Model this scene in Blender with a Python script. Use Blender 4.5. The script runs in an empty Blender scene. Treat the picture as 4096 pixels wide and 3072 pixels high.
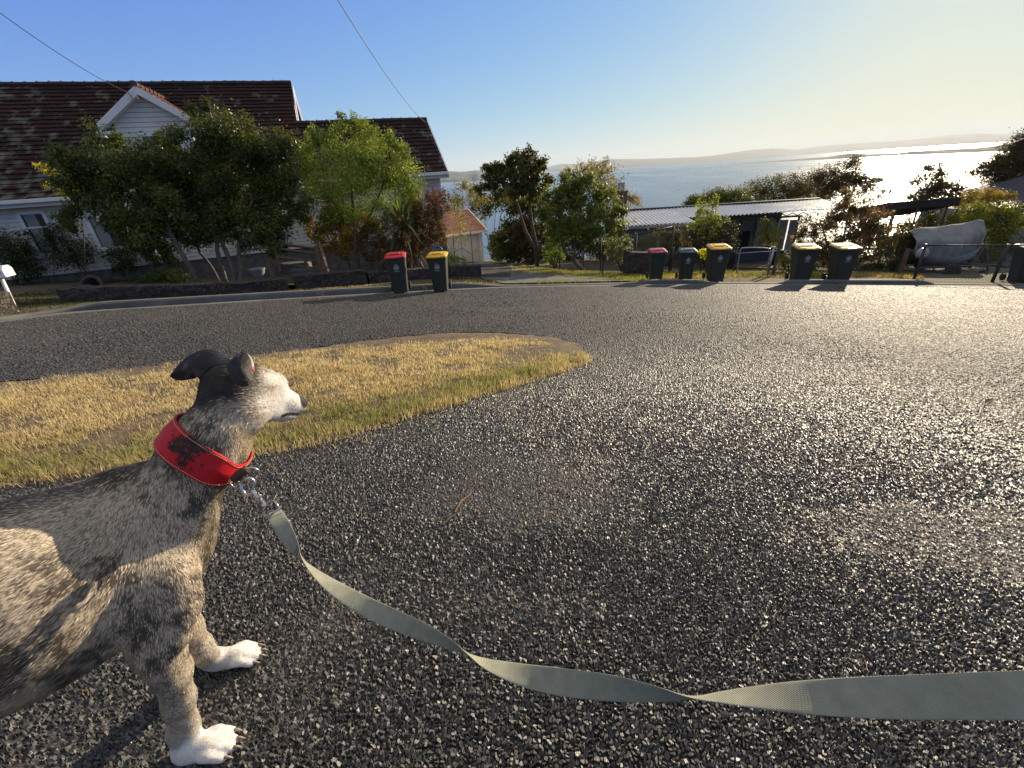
import bpy, bmesh, math, random
import numpy as np
from mathutils import Vector, Matrix, noise as mnoise
rng = np.random.default_rng(7)
random.seed(7)
C = bpy.context.scene.collection
SC = bpy.context.scene

# ------------------------------------------------------------------ camera
F = 1710.0                       # focal length in photo pixels (4096 wide)
PITCH, ROLL, CAMH = math.radians(26.4), math.radians(3.95), 1.28
_fw = np.array([0, math.cos(PITCH), -math.sin(PITCH)])
_r0 = np.array([1.0, 0, 0]); _u0 = np.cross(_r0, _fw)
RT = math.cos(ROLL) * _r0 - math.sin(ROLL) * _u0
UP = math.sin(ROLL) * _r0 + math.cos(ROLL) * _u0
CAM = np.array([0, 0, CAMH])
cam_d = bpy.data.cameras.new("camera")
cam_o = bpy.data.objects.new("camera", cam_d); C.objects.link(cam_o)
cam_o.matrix_world = Matrix(((RT[0], UP[0], -_fw[0], 0), (RT[1], UP[1], -_fw[1], 0), (RT[2], UP[2], -_fw[2], CAMH), (0, 0, 0, 1)))
cam_d.sensor_width = 36.0; cam_d.sensor_fit = 'HORIZONTAL'; cam_d.lens = 36.0 * F / 4096
cam_d.clip_start = 0.02; cam_d.clip_end = 60000
SC.camera = cam_o

# ------------------------------------------------------------------ sky, sun, exposure
SUN_AZ, SUN_EL = math.radians(42.0), math.radians(15.0)
w = bpy.data.worlds.new("World"); SC.world = w; w.use_nodes = True
nt = w.node_tree; nt.nodes.clear()
sky = nt.nodes.new('ShaderNodeTexSky'); sky.sky_type = 'NISHITA'; sky.sun_disc = False
sky.sun_elevation = SUN_EL; sky.sun_rotation = SUN_AZ
sky.air_density = 0.7; sky.dust_density = 0.22; sky.ozone_density = 3.0; sky.altitude = 50
# the camera's own soft shoulder on a very bright sky: 1 - exp(-k * sky) per channel keeps the sunward side from clipping
sp = nt.nodes.new('ShaderNodeSeparateColor'); cb = nt.nodes.new('ShaderNodeCombineColor'); nt.links.new(sky.outputs[0], sp.inputs[0])
for ch, (k_, top) in enumerate(((.155, .58), (.225, .545), (.72, .515))):
    m1 = nt.nodes.new('ShaderNodeMath'); m1.operation = 'MULTIPLY'; m1.inputs[1].default_value = -k_; nt.links.new(sp.outputs[ch], m1.inputs[0])
    m2 = nt.nodes.new('ShaderNodeMath'); m2.operation = 'EXPONENT'; nt.links.new(m1.outputs[0], m2.inputs[0])
    m3 = nt.nodes.new('ShaderNodeMath'); m3.operation = 'SUBTRACT'; m3.inputs[0].default_value = 1.0; nt.links.new(m2.outputs[0], m3.inputs[1])
    m4 = nt.nodes.new('ShaderNodeMath'); m4.operation = 'MULTIPLY'; m4.inputs[1].default_value = top; nt.links.new(m3.outputs[0], m4.inputs[0])
    if ch == 0: red_ = m4.outputs[0]
    if ch == 2:                                    # the glow round the sun turns from white to cream
        m5 = nt.nodes.new('ShaderNodeMath'); m5.operation = 'POWER'; m5.inputs[1].default_value = 3.0; nt.links.new(red_, m5.inputs[0])
        m6 = nt.nodes.new('ShaderNodeMath'); m6.operation = 'MULTIPLY_ADD'; m6.inputs[1].default_value = -1.25; m6.inputs[2].default_value = 1.0; nt.links.new(m5.outputs[0], m6.inputs[0])
        m7 = nt.nodes.new('ShaderNodeMath'); m7.operation = 'MULTIPLY'; nt.links.new(m4.outputs[0], m7.inputs[0]); nt.links.new(m6.outputs[0], m7.inputs[1]); m4 = m7
    nt.links.new(m4.outputs[0], cb.inputs[ch])
bg = nt.nodes.new('ShaderNodeBackground'); bg.inputs['Strength'].default_value = 1.0
wo = nt.nodes.new('ShaderNodeOutputWorld')
# an added neutral patch of overhead sky, out of view, takes the blue edge off the fill light
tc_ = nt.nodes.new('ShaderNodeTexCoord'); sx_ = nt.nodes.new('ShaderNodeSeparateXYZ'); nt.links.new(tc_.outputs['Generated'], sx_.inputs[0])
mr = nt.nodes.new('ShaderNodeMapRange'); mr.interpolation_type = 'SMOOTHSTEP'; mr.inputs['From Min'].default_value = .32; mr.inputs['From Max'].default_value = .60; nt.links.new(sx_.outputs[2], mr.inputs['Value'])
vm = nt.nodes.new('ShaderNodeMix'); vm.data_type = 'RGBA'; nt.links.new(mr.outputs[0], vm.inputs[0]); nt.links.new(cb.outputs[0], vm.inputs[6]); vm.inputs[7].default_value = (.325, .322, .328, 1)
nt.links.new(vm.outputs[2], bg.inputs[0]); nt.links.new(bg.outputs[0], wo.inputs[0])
sd = bpy.data.lights.new("sun", 'SUN'); sd.energy = 5.0; sd.angle = math.radians(0.6); sd.color = (1.0, 0.83, 0.60)
so = bpy.data.objects.new("sun", sd); C.objects.link(so)
SUNV = Vector((math.sin(SUN_AZ) * math.cos(SUN_EL), math.cos(SUN_AZ) * math.cos(SUN_EL), math.sin(SUN_EL)))
so.rotation_euler = SUNV.to_track_quat('Z', 'Y').to_euler(); so.location = (6, 8, 12)
vs = SC.view_settings; vs.view_transform = 'Standard'; vs.look = 'None'; vs.exposure = 0.68; vs.gamma = 1.0
SC.cycles.use_denoising = True
SC.cycles.max_bounces = 6; SC.cycles.transparent_max_bounces = 12
SC.cycles.volume_bounces = 0
SC.cycles.sample_clamp_indirect = 6.0

# ------------------------------------------------------------------ pixel <-> place helpers
def ray(px, py):
    return RT * (px - 2048) / F - UP * (py - 1536) / F + _fw
A_, B_ = -0.06, -0.134
def plane(x, y): return A_ * x + B_ * y
def gp(px, py):                                   # the road plane under a pixel
    r = ray(px, py); t = -CAMH / (r[2] - A_ * r[0] - B_ * r[1])
    return CAM + r * t
def pd(px, py, d): return CAM + ray(px, py) * d   # at a depth along the lens axis
def py_at(px, py, Y):                             # at a world Y
    r = ray(px, py); return CAM + r * (Y / r[1])
def depth(p): return float((np.asarray(p) - CAM) @ _fw)
def G(x, y):                                      # height of the ground everywhere
    x = np.asarray(x, float); y = np.asarray(y, float)
    z = A_ * x + B_ * y
    e = np.clip(y - 28, 0, None)
    z = z - np.where(e < 45, 0.005 * e * e, 0.005 * 45 * 45 + 0.45 * (e - 45))
    dip = np.clip((-3.5 - x) / 4, 0, 1) * np.clip((y - (11.2 + 0.33 * np.minimum(x + 4, 0))) / 2.5, 0, 1)
    return z - 0.22 * dip
def gg(px, py, iters=60):                         # pixel on the bent ground
    r = ray(px, py); lo, hi = 0.2, 150.0
    ts = np.geomspace(0.3, 200, 4000)
    pts = CAM[None] + r[None] * ts[:, None]
    below = pts[:, 2] < G(pts[:, 0], pts[:, 1])
    i = int(np.argmax(below)) if below.any() else len(ts) - 1
    p = pts[i].copy(); p[2] = float(G(p[0], p[1])); return p

# ------------------------------------------------------------------ object helpers
def props(o, label=None, cat=None, group=None, kind=None):
    if label: o['label'] = label
    if cat: o['category'] = cat
    if group: o['group'] = group
    if kind: o['kind'] = kind
    return o
def thing(name, label, cat, loc=(0, 0, 0), rotz=0.0, group=None):
    o = bpy.data.objects.new(name, None); C.objects.link(o)
    o.empty_display_size = 0.1
    o.location = tuple(float(v) for v in loc); o.rotation_euler = (0, 0, rotz)
    return props(o, label, cat, group)
def link(name, me, m=None, parent=None, world=False):
    o = bpy.data.objects.new(name, me); C.objects.link(o)
    if m is not None:
        for mm in (m if isinstance(m, (list, tuple)) else [m]): me.materials.append(mm)
    if parent is not None:
        o.parent = parent
        if world: o.matrix_parent_inverse = pm(parent).inverted()
    return o
def pm(o):
    M = Matrix.Translation(o.location) @ o.rotation_euler.to_matrix().to_4x4()
    return pm(o.parent) @ o.matrix_parent_inverse @ M if o.parent else M
def mesh_np(name, V, Fc, m=None, parent=None, col=None, smooth=False, world=False, uvw=None):
    """V (n,3); Fc int array (k,3|4) or list of such arrays"""
    V = np.asarray(V, np.float32)
    FL = Fc if isinstance(Fc, list) else [Fc]
    FL = [np.asarray(f, np.int32) for f in FL if len(f)]
    me = bpy.data.meshes.new(name)
    me.vertices.add(len(V)); me.vertices.foreach_set('co', V.ravel())
    li = np.concatenate([f.ravel() for f in FL]); me.loops.add(len(li)); me.loops.foreach_set('vertex_index', li)
    tot = np.concatenate([np.full(len(f), f.shape[1], np.int32) for f in FL])
    st = np.concatenate([[0], np.cumsum(tot)[:-1]]).astype(np.int32)
    me.polygons.add(len(tot)); me.polygons.foreach_set('loop_start', st)
    try: me.polygons.foreach_set('loop_total', tot)
    except Exception: pass
    me.polygons.foreach_set('use_smooth', np.full(len(tot), smooth, bool))
    me.update(calc_edges=True)
    if col is not None:
        a = me.color_attributes.new('Col', 'FLOAT_COLOR', 'POINT')
        c = np.ones((len(V), 4), np.float32); c[:, :np.asarray(col).shape[1]] = col
        a.data.foreach_set('color', c.ravel())
    me.validate(clean_customdata=False)
    return link(name, me, m, parent, world)

class MB:                                          # collects shapes of ONE mesh
    def __init__(s): s.v = []; s.f = []
    def add(s, V, Fs):
        n = len(s.v); s.v += [tuple(map(float, v)) for v in V]; s.f += [tuple(n + i for i in f) for f in Fs]; return s
    def hexa(s, P):                                # 8 corners, bottom ring then top ring
        return s.add(P, [(0, 3, 2, 1), (4, 5, 6, 7), (0, 1, 5, 4), (1, 2, 6, 5), (2, 3, 7, 6), (3, 0, 4, 7)])
    def box(s, c, d, M=None):
        P = [(c[0] + i * d[0] / 2, c[1] + j * d[1] / 2, c[2] + k * d[2] / 2) for k in (-1, 1) for i, j in ((-1, -1), (1, -1), (1, 1), (-1, 1))]
        if M is not None: P = [tuple(M @ Vector(p)) for p in P]
        return s.hexa(P)
    def tube(s, pts, r, n=6, cap=True):
        pts = [np.asarray(p, float) for p in pts]; R_ = r if hasattr(r, '__len__') else [r] * len(pts)
        V = []; Fs = []; up = None
        for i, p in enumerate(pts):
            t = pts[min(i + 1, len(pts) - 1)] - pts[max(i - 1, 0)]; t = t / (np.linalg.norm(t) + 1e-9)
            if up is None: up = np.array([0, 0, 1.0]) if abs(t[2]) < .9 else np.array([1.0, 0, 0])
            a = np.cross(t, up); a /= np.linalg.norm(a) + 1e-9; b = np.cross(a, t); up = b
            for k in range(n):
                q = 2 * math.pi * k / n; V.append(p + R_[i] * (math.cos(q) * a + math.sin(q) * b))
        for i in range(len(pts) - 1):
            for k in range(n):
                Fs.append((i * n + k, i * n + (k + 1) % n, (i + 1) * n + (k + 1) % n, (i + 1) * n + k))
        if cap: Fs += [tuple(range(n))[::-1], tuple((len(pts) - 1) * n + k for k in range(n))]
        return s.add(V, Fs)
    def ring(s, c, ax, R_, r, n=20, m=8, sq=1.0, upv=None):
        c = np.asarray(c, float); ax = np.asarray(ax, float); ax /= np.linalg.norm(ax)
        u = np.cross(ax, upv if upv is not None else ([0, 0, 1] if abs(ax[2]) < .9 else [1, 0, 0])); u /= np.linalg.norm(u); v = np.cross(ax, u)
        V = []; Fs = []
        for i in range(n):
            q = 2 * math.pi * i / n; rd = math.cos(q) * u + sq * math.sin(q) * v; cc = c + R_ * rd; rd /= np.linalg.norm(rd)
            for k in range(m):
                w_ = 2 * math.pi * k / m; V.append(cc + r * (math.cos(w_) * rd + math.sin(w_) * ax))
        for i in range(n):
            for k in range(m):
                Fs.append((i * m + k, ((i + 1) % n) * m + k, ((i + 1) % n) * m + (k + 1) % m, i * m + (k + 1) % m))
        return s.add(V, Fs)
    def build(s, name, m, parent=None, smooth=False, bevel=0.0, world=False):
        me = bpy.data.meshes.new(name); me.from_pydata(s.v, [], s.f); me.update()
        bm = bmesh.new(); bm.from_mesh(me); bmesh.ops.recalc_face_normals(bm, faces=bm.faces)
        if bevel: bmesh.ops.bevel(bm, geom=[e for e in bm.edges if e.calc_face_angle(0) > 0.5], offset=bevel, segments=2, affect='EDGES', profile=.6, clamp_overlap=True)
        bm.to_mesh(me); bm.free()
        if smooth:
            me.polygons.foreach_set('use_smooth', np.ones(len(me.polygons), bool))
        return link(name, me, m, parent, world)

# ------------------------------------------------------------------ materials
class NT:
    def __init__(s, name):
        s.m = bpy.data.materials.new(name); s.m.use_nodes = True; s.t = s.m.node_tree
        s.b = s.t.nodes['Principled BSDF']; s.out = s.t.nodes['Material Output']
    def n(s, typ, **kw):
        x = s.t.nodes.new('ShaderNode' + typ)
        for k, v in kw.items():
            if k in x.inputs: 
                if hasattr(v, 'is_output'): s.t.links.new(v, x.inputs[k])
                else: x.inputs[k].default_value = v
            else: setattr(x, k, v)
        return x
    def l(s, a, b): s.t.links.new(a, b)
    def pos(s): return s.n('TexCoord').outputs['Object']
    def noise(s, scale, detail=4, rough=.55, vec=None, out='Fac', dist=0.0):
        x = s.n('TexNoise'); x.inputs['Scale'].default_value = scale; x.inputs['Detail'].default_value = detail
        x.inputs['Roughness'].default_value = rough; x.inputs['Distortion'].default_value = dist
        s.l(vec if vec is not None else s.pos(), x.inputs['Vector']); return x.outputs[out]
    def ramp(s, fac, stops):
        x = s.n('ValToRGB'); s.l(fac, x.inputs[0]); e = x.color_ramp.elements
        while len(e) < len(stops): e.new(.5)
        for k, (p, c) in enumerate(stops):
            e[k].position = p; e[k].color = (c if hasattr(c, '__len__') else (c, c, c)) + ((1,) if not hasattr(c, '__len__') or len(c) == 3 else ())
        return x.outputs[0]
    def mix(s, fac, a, b, mode='MIX'):
        x = s.n('Mix'); x.data_type = 'RGBA'; x.blend_type = mode
        for sock, v in ((x.inputs[0], fac), (x.inputs[6], a), (x.inputs[7], b)):
            if hasattr(v, 'is_output'): s.l(v, sock)
            elif hasattr(v, '__len__'): sock.default_value = tuple(v) + (1,) * (4 - len(v))
            else: sock.default_value = v
        return x.outputs[2]
    def math(s, op, a, b=0.0, cl=False):
        x = s.n('Math'); x.operation = op; x.use_clamp = cl
        for k, v in enumerate((a, b)):
            if hasattr(v, 'is_output'): s.l(v, x.inputs[k])
            else: x.inputs[k].default_value = v
        return x.outputs[0]
    def sep(s, v): 
        x = s.n('SeparateXYZ'); s.l(v, x.inputs[0]); return x.outputs
    def scale(s, v, sc):
        x = s.n('Mapping'); x.inputs['Scale'].default_value = sc; s.l(v, x.inputs[0]); return x.outputs[0]
    def col(s, v):
        if hasattr(v, 'is_output'): s.l(v, s.b.inputs['Base Color'])
        else: s.b.inputs['Base Color'].default_value = tuple(v) + (1,)
        return s
    def rough(s, v):
        if hasattr(v, 'is_output'): s.l(v, s.b.inputs['Roughness'])
        else: s.b.inputs['Roughness'].default_value = v
        return s
    def set(s, **kw):
        for k, v in kw.items(): s.b.inputs[k.replace('_', ' ')].default_value = v
        return s
    def bump(s, h, strength=.5, dist=.02):
        x = s.n('Bump'); x.inputs['Strength'].default_value = strength; x.inputs['Distance'].default_value = dist
        s.l(h, x.inputs['Height']); s.l(x.outputs[0], s.b.inputs['Normal']); return s
    def attr(s, name='Col'):
        x = s.n('Attribute'); x.attribute_name = name; return x.outputs['Color']
def mottled(name, c1, c2, scale=6, rough=.8, bump=.3, bscale=None, bdist=.01, spec=.3, metal=0.0, detail=6):
    k = NT(name); n = k.noise(scale, detail); k.col(k.ramp(n, [(.3, tuple(c1)), (.7, tuple(c2))])).rough(rough).set(Metallic=metal)
    k.b.inputs['Specular IOR Level'].default_value = spec
    if bump: k.bump(k.noise(bscale or scale * 6, 5), bump, bdist)
    return k.m
def leafmat(name, trans=.35, rough=.45, spec=.4, tint=(1.0, 1.0, .55)):
    k = NT(name); c = k.attr(); k.col(c).rough(rough); k.b.inputs['Specular IOR Level'].default_value = spec
    tr = k.n('BsdfTranslucent'); k.l(k.mix(1.0, c, tint, 'MULTIPLY'), tr.inputs[0])
    mx = k.n('MixShader'); mx.inputs[0].default_value = trans
    k.l(k.b.outputs[0], mx.inputs[1]); k.l(tr.outputs[0], mx.inputs[2]); k.l(mx.outputs[0], k.out.inputs[0]); return k.m
LEAF = leafmat('leaf', .48, .5, .2); GLOSSLEAF = leafmat('glossy_leaf', .38, .36, .32); GRASS = leafmat('grass_blade', .55, .6, .12, (1, .98, .82))
# ------------------------------------------------------------------ ground, road, kerb, island
def hash2(i, j, k=0):
    h = (i.astype(np.int64) * 374761393 + j.astype(np.int64) * 668265263 + k * 1442695041) & 0xffffffff
    h = ((h ^ (h >> 13)) * 1274126177) & 0xffffffff; h = h ^ (h >> 16)
    return (h & 0xffffff) / float(0x1000000)
def vnoise(x, y, k=0):
    i = np.floor(x).astype(np.int64); j = np.floor(y).astype(np.int64); u = x - i; v = y - j
    u = u * u * (3 - 2 * u); v = v * v * (3 - 2 * v)
    a = hash2(i, j, k); b = hash2(i + 1, j, k); c = hash2(i, j + 1, k); d = hash2(i + 1, j + 1, k)
    return (a * (1 - u) + b * u) * (1 - v) + (c * (1 - u) + d * u) * v
def fbm(x, y, k=0, o=4):
    s = 0; a = .5; t = 0
    for q in range(o): s = s + a * vnoise(x * 2 ** q + 17.3 * q, y * 2 ** q - 9.1 * q, k + q); t += a; a *= .5
    return s / t
def smooth(a, b, x): t = np.clip((x - a) / (b - a), 0, 1); return t * t * (3 - 2 * t)
def inpoly(x, y, P):
    ins = np.zeros(np.shape(x), bool); n = len(P)
    for i in range(n):
        x0, y0 = P[i][:2]; x1, y1 = P[(i + 1) % n][:2]
        ins ^= ((y0 > y) != (y1 > y)) & (x < (x1 - x0) * (y - y0) / (y1 - y0 + 1e-12) + x0)
    return ins
def dist_poly(x, y, P, closed=True):
    d = np.full(np.shape(x), 1e9); n = len(P)
    for i in range(n if closed else n - 1):
        ax, ay = P[i][:2]; bx, by = P[(i + 1) % n][:2]; ex, ey = bx - ax, by - ay
        t = np.clip(((x - ax) * ex + (y - ay) * ey) / (ex * ex + ey * ey + 1e-12), 0, 1)
        d = np.minimum(d, np.hypot(x - ax - t * ex, y - ay - t * ey))
    return d
def catmull(P, n=8):
    P = [np.asarray(p, float) for p in P]; Q = [2 * P[0] - P[1]] + P + [2 * P[-1] - P[-2]]; out = []
    for i in range(1, len(Q) - 2):
        for k in range(n):
            t = k / n; a, b, c, d = Q[i - 1:i + 3]
            out.append(.5 * (2 * b + (c - a) * t + (2 * a - 5 * b + 4 * c - d) * t * t + (3 * b - a - 3 * c + d) * t ** 3))
    return np.array(out + [P[-1]])

# edge of the asphalt along the gutter, left to right
EDGE_PX = [(-900, 1420), (-400, 1335), (0, 1290), (300, 1253), (700, 1226), (1000, 1207), (1300, 1189), (1600, 1172), (1900, 1156), (2200, 1147), (2700, 1140), (3200, 1141), (3700, 1144), (4096, 1148), (4700, 1165)]
EDGE = catmull([gp(*p)[:2] for p in EDGE_PX], 6)
ISL = catmull([gp(*p)[:2] for p in [(2365, 1400), (2360, 1450), (2200, 1510), (1950, 1590), (1700, 1665), (1400, 1755), (1080, 1830), (700, 1880), (300, 1925), (0, 1965), (-700, 2040), (-1400, 2060), (-2000, 1800), (-1200, 1640), (-500, 1560), (0, 1520), (500, 1470), (1000, 1415), (1400, 1365), (1650, 1335), (1900, 1322), (2150, 1335), (2300, 1360), (2365, 1400)]], 4)
ROAD_OUT = [tuple(p) for p in EDGE] + [(40, 12), (40, -12), (-40, -12), (-40, 2)]

def asphalt_mat(near):
    k = NT('asphalt_near' if near else 'asphalt_far'); c = k.attr()
    k.col(c); 
    p = k.pos()
    at = k.n('Attribute'); at.attribute_name = 'Col'; al = at.outputs['Alpha']         # grit filling the seal, plus a rise with distance added against far glare
    k.rough(k.math('ADD', k.math('MULTIPLY', al, .42), k.math('MULTIPLY', k.noise(90, 3, vec=p), .8)))
    k.l(k.math('SUBTRACT', .36, k.math('MULTIPLY', al, .22)), k.b.inputs['Specular IOR Level'])
    k.bump(k.noise(420, 3, vec=p), .35, .002)
    return k.m
ASPH = asphalt_mat(True)
GROOVES = [(gp(a, b)[:2], gp(c, d)[:2]) for a, b, c, d in ((3826, 1775, 4140, 1809), (3802, 1804, 4140, 1860), (3778, 1731, 4140, 1781), (3560, 1640, 3700, 1652))]
def asphalt_field(x, y, amp=1.0):
    """height and colour of the chip seal: tilted, faceted stones in a dark binder"""
    s = .0120
    qx = x / s + .35 * (vnoise(x * 40, y * 40, 3) - .5); qy = y / s + .35 * (vnoise(x * 40, y * 40, 4) - .5)
    ci = np.floor(qx).astype(np.int64); cj = np.floor(qy).astype(np.int64)
    f1 = np.full(x.shape, 9.); f2 = np.full(x.shape, 9.); h = np.zeros(x.shape); tone = np.zeros(x.shape)
    for di in (-1, 0, 1):
        for dj in (-1, 0, 1):
            i = ci + di; j = cj + dj
            sx = i + .1 + .8 * hash2(i, j, 1); sy = j + .1 + .8 * hash2(i, j, 2)
            dx = qx - sx; dy = qy - sy; wgt = .8 + .5 * hash2(i, j, 7)
            an = 6.283 * hash2(i, j, 8); ca, sa = np.cos(an), np.sin(an)
            d = np.hypot((dx * ca + dy * sa) * .8, (-dx * sa + dy * ca) * 1.2) * wgt
            nr = d < f1
            f2 = np.where(nr, f1, np.minimum(f2, d)); f1 = np.where(nr, d, f1)
            hh = .35 + .65 * hash2(i, j, 5) + (hash2(i, j, 9) - .5) * 2.3 * dx + (hash2(i, j, 10) - .5) * 2.3 * dy
            h = np.where(nr, hh, h); tone = np.where(nr, hash2(i, j, 6), tone)
    edge = smooth(.0, .17, f2 - f1)
    H = edge * np.clip(h + .08 * (vnoise(x * 420, y * 420, 77) - .5), 0.05, 1.15)
    worn = smooth(.46, .76, fbm(x * 1.1 + 3.1, y * 1.5, 21, 4) + .22 * np.exp(-((x + .1 + .35 * (y - 2)) ** 2 / .35 + (y - 1.75) ** 2 / .22)) - .10 * smooth(1.6, .6, y))
    worn = np.maximum(worn * (1 - .3 * smooth(2.2, 4, np.hypot(x, y))), .60 * smooth(1.6, 5.5, np.hypot(x, y)) * smooth(.2, .6, fbm(x * .9, y * .9, 25, 3)))  # second term adds grit colour with distance, painting the far road lighter
    fill = worn * (.50 + .35 * fbm(x * 9, y * 9, 35, 2)) + .75 * (vnoise(x * 170, y * 170, 31) - .5) * worn
    Hf = np.maximum(H, fill)
    for (x0, y0), (x1, y1) in GROOVES:             # gouges scraped in the seal
        dg = dist_poly(x, y, [(x0, y0), (x1, y1)], False); Hf = np.where(dg < .012, Hf * .1, Hf)
    cover = smooth(-.05, .25, fill - H) * worn
    z = Hf * .0105 * amp
    g = .042 + .105 * tone ** 2.5; g = g * (.2 + .8 * edge)
    base = np.stack([g * 1.04, g * 1.0, g * .94], -1)
    dn = .065 + .035 * fbm(x * 25, y * 25, 41, 3)
    dust = np.stack([dn * 1.12, dn, dn * .88], -1)
    big = .85 + .3 * fbm(x * .45, y * .45, 51, 3)
    ga = np.clip(cover + .75 * smooth(2.0, 6.5, np.hypot(x, y)), 0, 1)[..., None]
    return z, np.concatenate([(base * (1 - cover[..., None] * .55) + dust * (.5 + vnoise(x * 230, y * 230, 37))[..., None] * cover[..., None] * .55) * big[..., None], ga], -1)

def make_road():
    az = np.radians(np.linspace(-74, 74, 1750)); rr = np.geomspace(.28, 22, 1000)
    # rings spread as the lens sees them: fine near, coarser with distance
    Rg, Ag = np.meshgrid(rr, az, indexing='ij'); x = Rg * np.sin(Ag); y = Rg * np.cos(Ag) * 1.0
    keep = inpoly(x, y, ROAD_OUT)
    de = dist_poly(x, y, ISL); ins = inpoly(x, y, ISL)
    keep &= ~(ins & (de > .12))
    xf, yf = x.ravel(), y.ravel(); z, c = asphalt_field(xf, yf)
    z = z * (1 - .1 * smooth(2.5, 8, np.hypot(xf, yf))) + plane(xf, yf) - .002
    undul = .012 * (fbm(xf * .8, yf * .8, 61, 3) - .5); z = z + undul
    n = len(az); idx = np.arange(x.size).reshape(x.shape)
    kf = keep[:-1, :-1] & keep[1:, :-1] & keep[:-1, 1:] & keep[1:, 1:]
    Fq = np.stack([idx[:-1, :-1], idx[:-1, 1:], idx[1:, 1:], idx[1:, :-1]], -1)[kf]
    used = np.zeros(x.size, bool); used[Fq.ravel()] = True; mp = np.cumsum(used) - 1
    V = np.stack([xf, yf, z], -1)[used]
    o = mesh_np('road', V, mp[Fq][:, ::-1], ASPH, col=c[used], smooth=False)
    props(o, kind='structure')
    # the rest of the street surface, outside what the fine sheet covers
    g = np.linspace(-36, 36, 145); X, Y = np.meshgrid(g, np.linspace(-14, 30, 89), indexing='ij')
    kp = inpoly(X, Y, ROAD_OUT); idx = np.arange(X.size).reshape(X.shape)
    far = ~((np.hypot(X, Y) > .9) & (np.hypot(X, Y) < 21) & (np.abs(np.arctan2(X, Y)) < math.radians(70)))
    kf = (kp[:-1, :-1] & kp[1:, :-1] & kp[:-1, 1:] & kp[1:, 1:]) & (far[:-1, :-1] | far[1:, 1:])
    Fq = np.stack([idx[:-1, :-1], idx[1:, :-1], idx[1:, 1:], idx[:-1, 1:]], -1)[kf]
    c2 = np.full((X.size, 4), .055); c2[:, 3] = .9
    o = mesh_np('street', np.stack([X.ravel(), Y.ravel(), plane(X.ravel(), Y.ravel()) - .012], -1), Fq, ASPH, col=c2)
    props(o, kind='structure')
make_road()

# the hillside under everything, as one sheet: road bed, gardens, and the slope down to the water
SOIL = NT('soil_and_turf')
_n = SOIL.noise(1.2, 6); _n2 = SOIL.noise(14, 5)
SOIL.col(SOIL.mix(_n2, SOIL.ramp(_n, [(.35, (.075, .065, .025)), (.6, (.05, .06, .018))]), (.10, .075, .045))).rough(.95).bump(SOIL.noise(60, 4), .6, .03)
def make_ground():
    xs = np.concatenate([np.linspace(-900, -42, 14), np.linspace(-40, 40, 161), np.linspace(42, 900, 14)])
    ys = np.concatenate([np.linspace(-300, -12, 8), np.linspace(-10, 40, 101), np.linspace(41, 230, 40)])
    X, Y = np.meshgrid(xs, ys, indexing='ij')
    Z = G(X, Y); road = inpoly(X, Y, ROAD_OUT)
    dE = dist_poly(X, Y, EDGE, False)
    Z = Z + np.where(road, -.09, .0) + np.where(~road, -.05 * smooth(.9, .0, dE), 0) + np.where(road, 0, .05 * (fbm(X * .7, Y * .7, 5) - .5))
    Z = np.maximum(Z, -64)
    idx = np.arange(X.size).reshape(X.shape)
    Fq = np.stack([idx[:-1, :-1], idx[1:, :-1], idx[1:, 1:], idx[:-1, 1:]], -1).reshape(-1, 4)
    props(mesh_np('ground', np.stack([X, Y, Z], -1).reshape(-1, 3), Fq, SOIL.m, smooth=True), kind='structure')
make_ground()

# gutter tray and kerb swept along the edge; the kerb drops at the crossings
CONC = mottled('concrete', (.095, .093, .088), (.16, .157, .15), 2.2, .85, .35, 60, .006)
def pxs(p):                                        # photo column of a point on the ground
    q = np.array([p[0], p[1], plane(p[0], p[1])]) - CAM; return 2048 + F * (q @ RT) / (q @ _fw)
def ramp_h(px):
    K = [(-3000, .03), (230, .03), (420, .13), (1850, .135), (2010, .02), (2540, .02), (2610, .11), (2770, .11), (2860, .02), (3115, .02), (3180, .11), (3700, .12), (3745, .02), (9000, .02)]
    return float(np.interp(px, [k[0] for k in K], [k[1] for k in K]))
def make_kerb():
    Pp = catmull([np.array(p) for p in EDGE[::2]], 5); T = np.gradient(Pp, axis=0); T /= np.linalg.norm(T, axis=1)[:, None]
    Nn = np.stack([-T[:, 1], T[:, 0]], -1)         # away from the road
    Vg, Vk = [], []
    for i, p in enumerate(Pp):
        px = pxs(p + Nn[i] * .3) if p[1] > 3 else -2000; h = ramp_h(px)
        wob = .01 * math.sin(i * 1.7)
        for off, dz in ((-.06, -.05), (-.02, .004), (.33 + wob, .0), (.34, -.09)):
            q = p + Nn[i] * off; Vg.append((q[0], q[1], plane(*q) + dz))
        for off, dz in ((.335, -.08), (.337, .012), (.345, h * .72 + .004), (.375, h * .96 + .006), (.41, h + .008), (.50, h + .008), (.53, h - .02), (.54, -.12)):
            q = p + Nn[i] * off; Vk.append((q[0], q[1], plane(*q) + dz))
    for nm, VV, k in (('gutter', Vg, 4), ('kerb', Vk, 8)):
        n = len(Pp); Fq = [(i * k + j, i * k + j + 1, (i + 1) * k + j + 1, (i + 1) * k + j) for i in range(n - 1) for j in range(k - 1)]
        props(mesh_np(nm, VV, np.array(Fq)[:, ::-1], CONC), kind='structure')
make_kerb()

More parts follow.
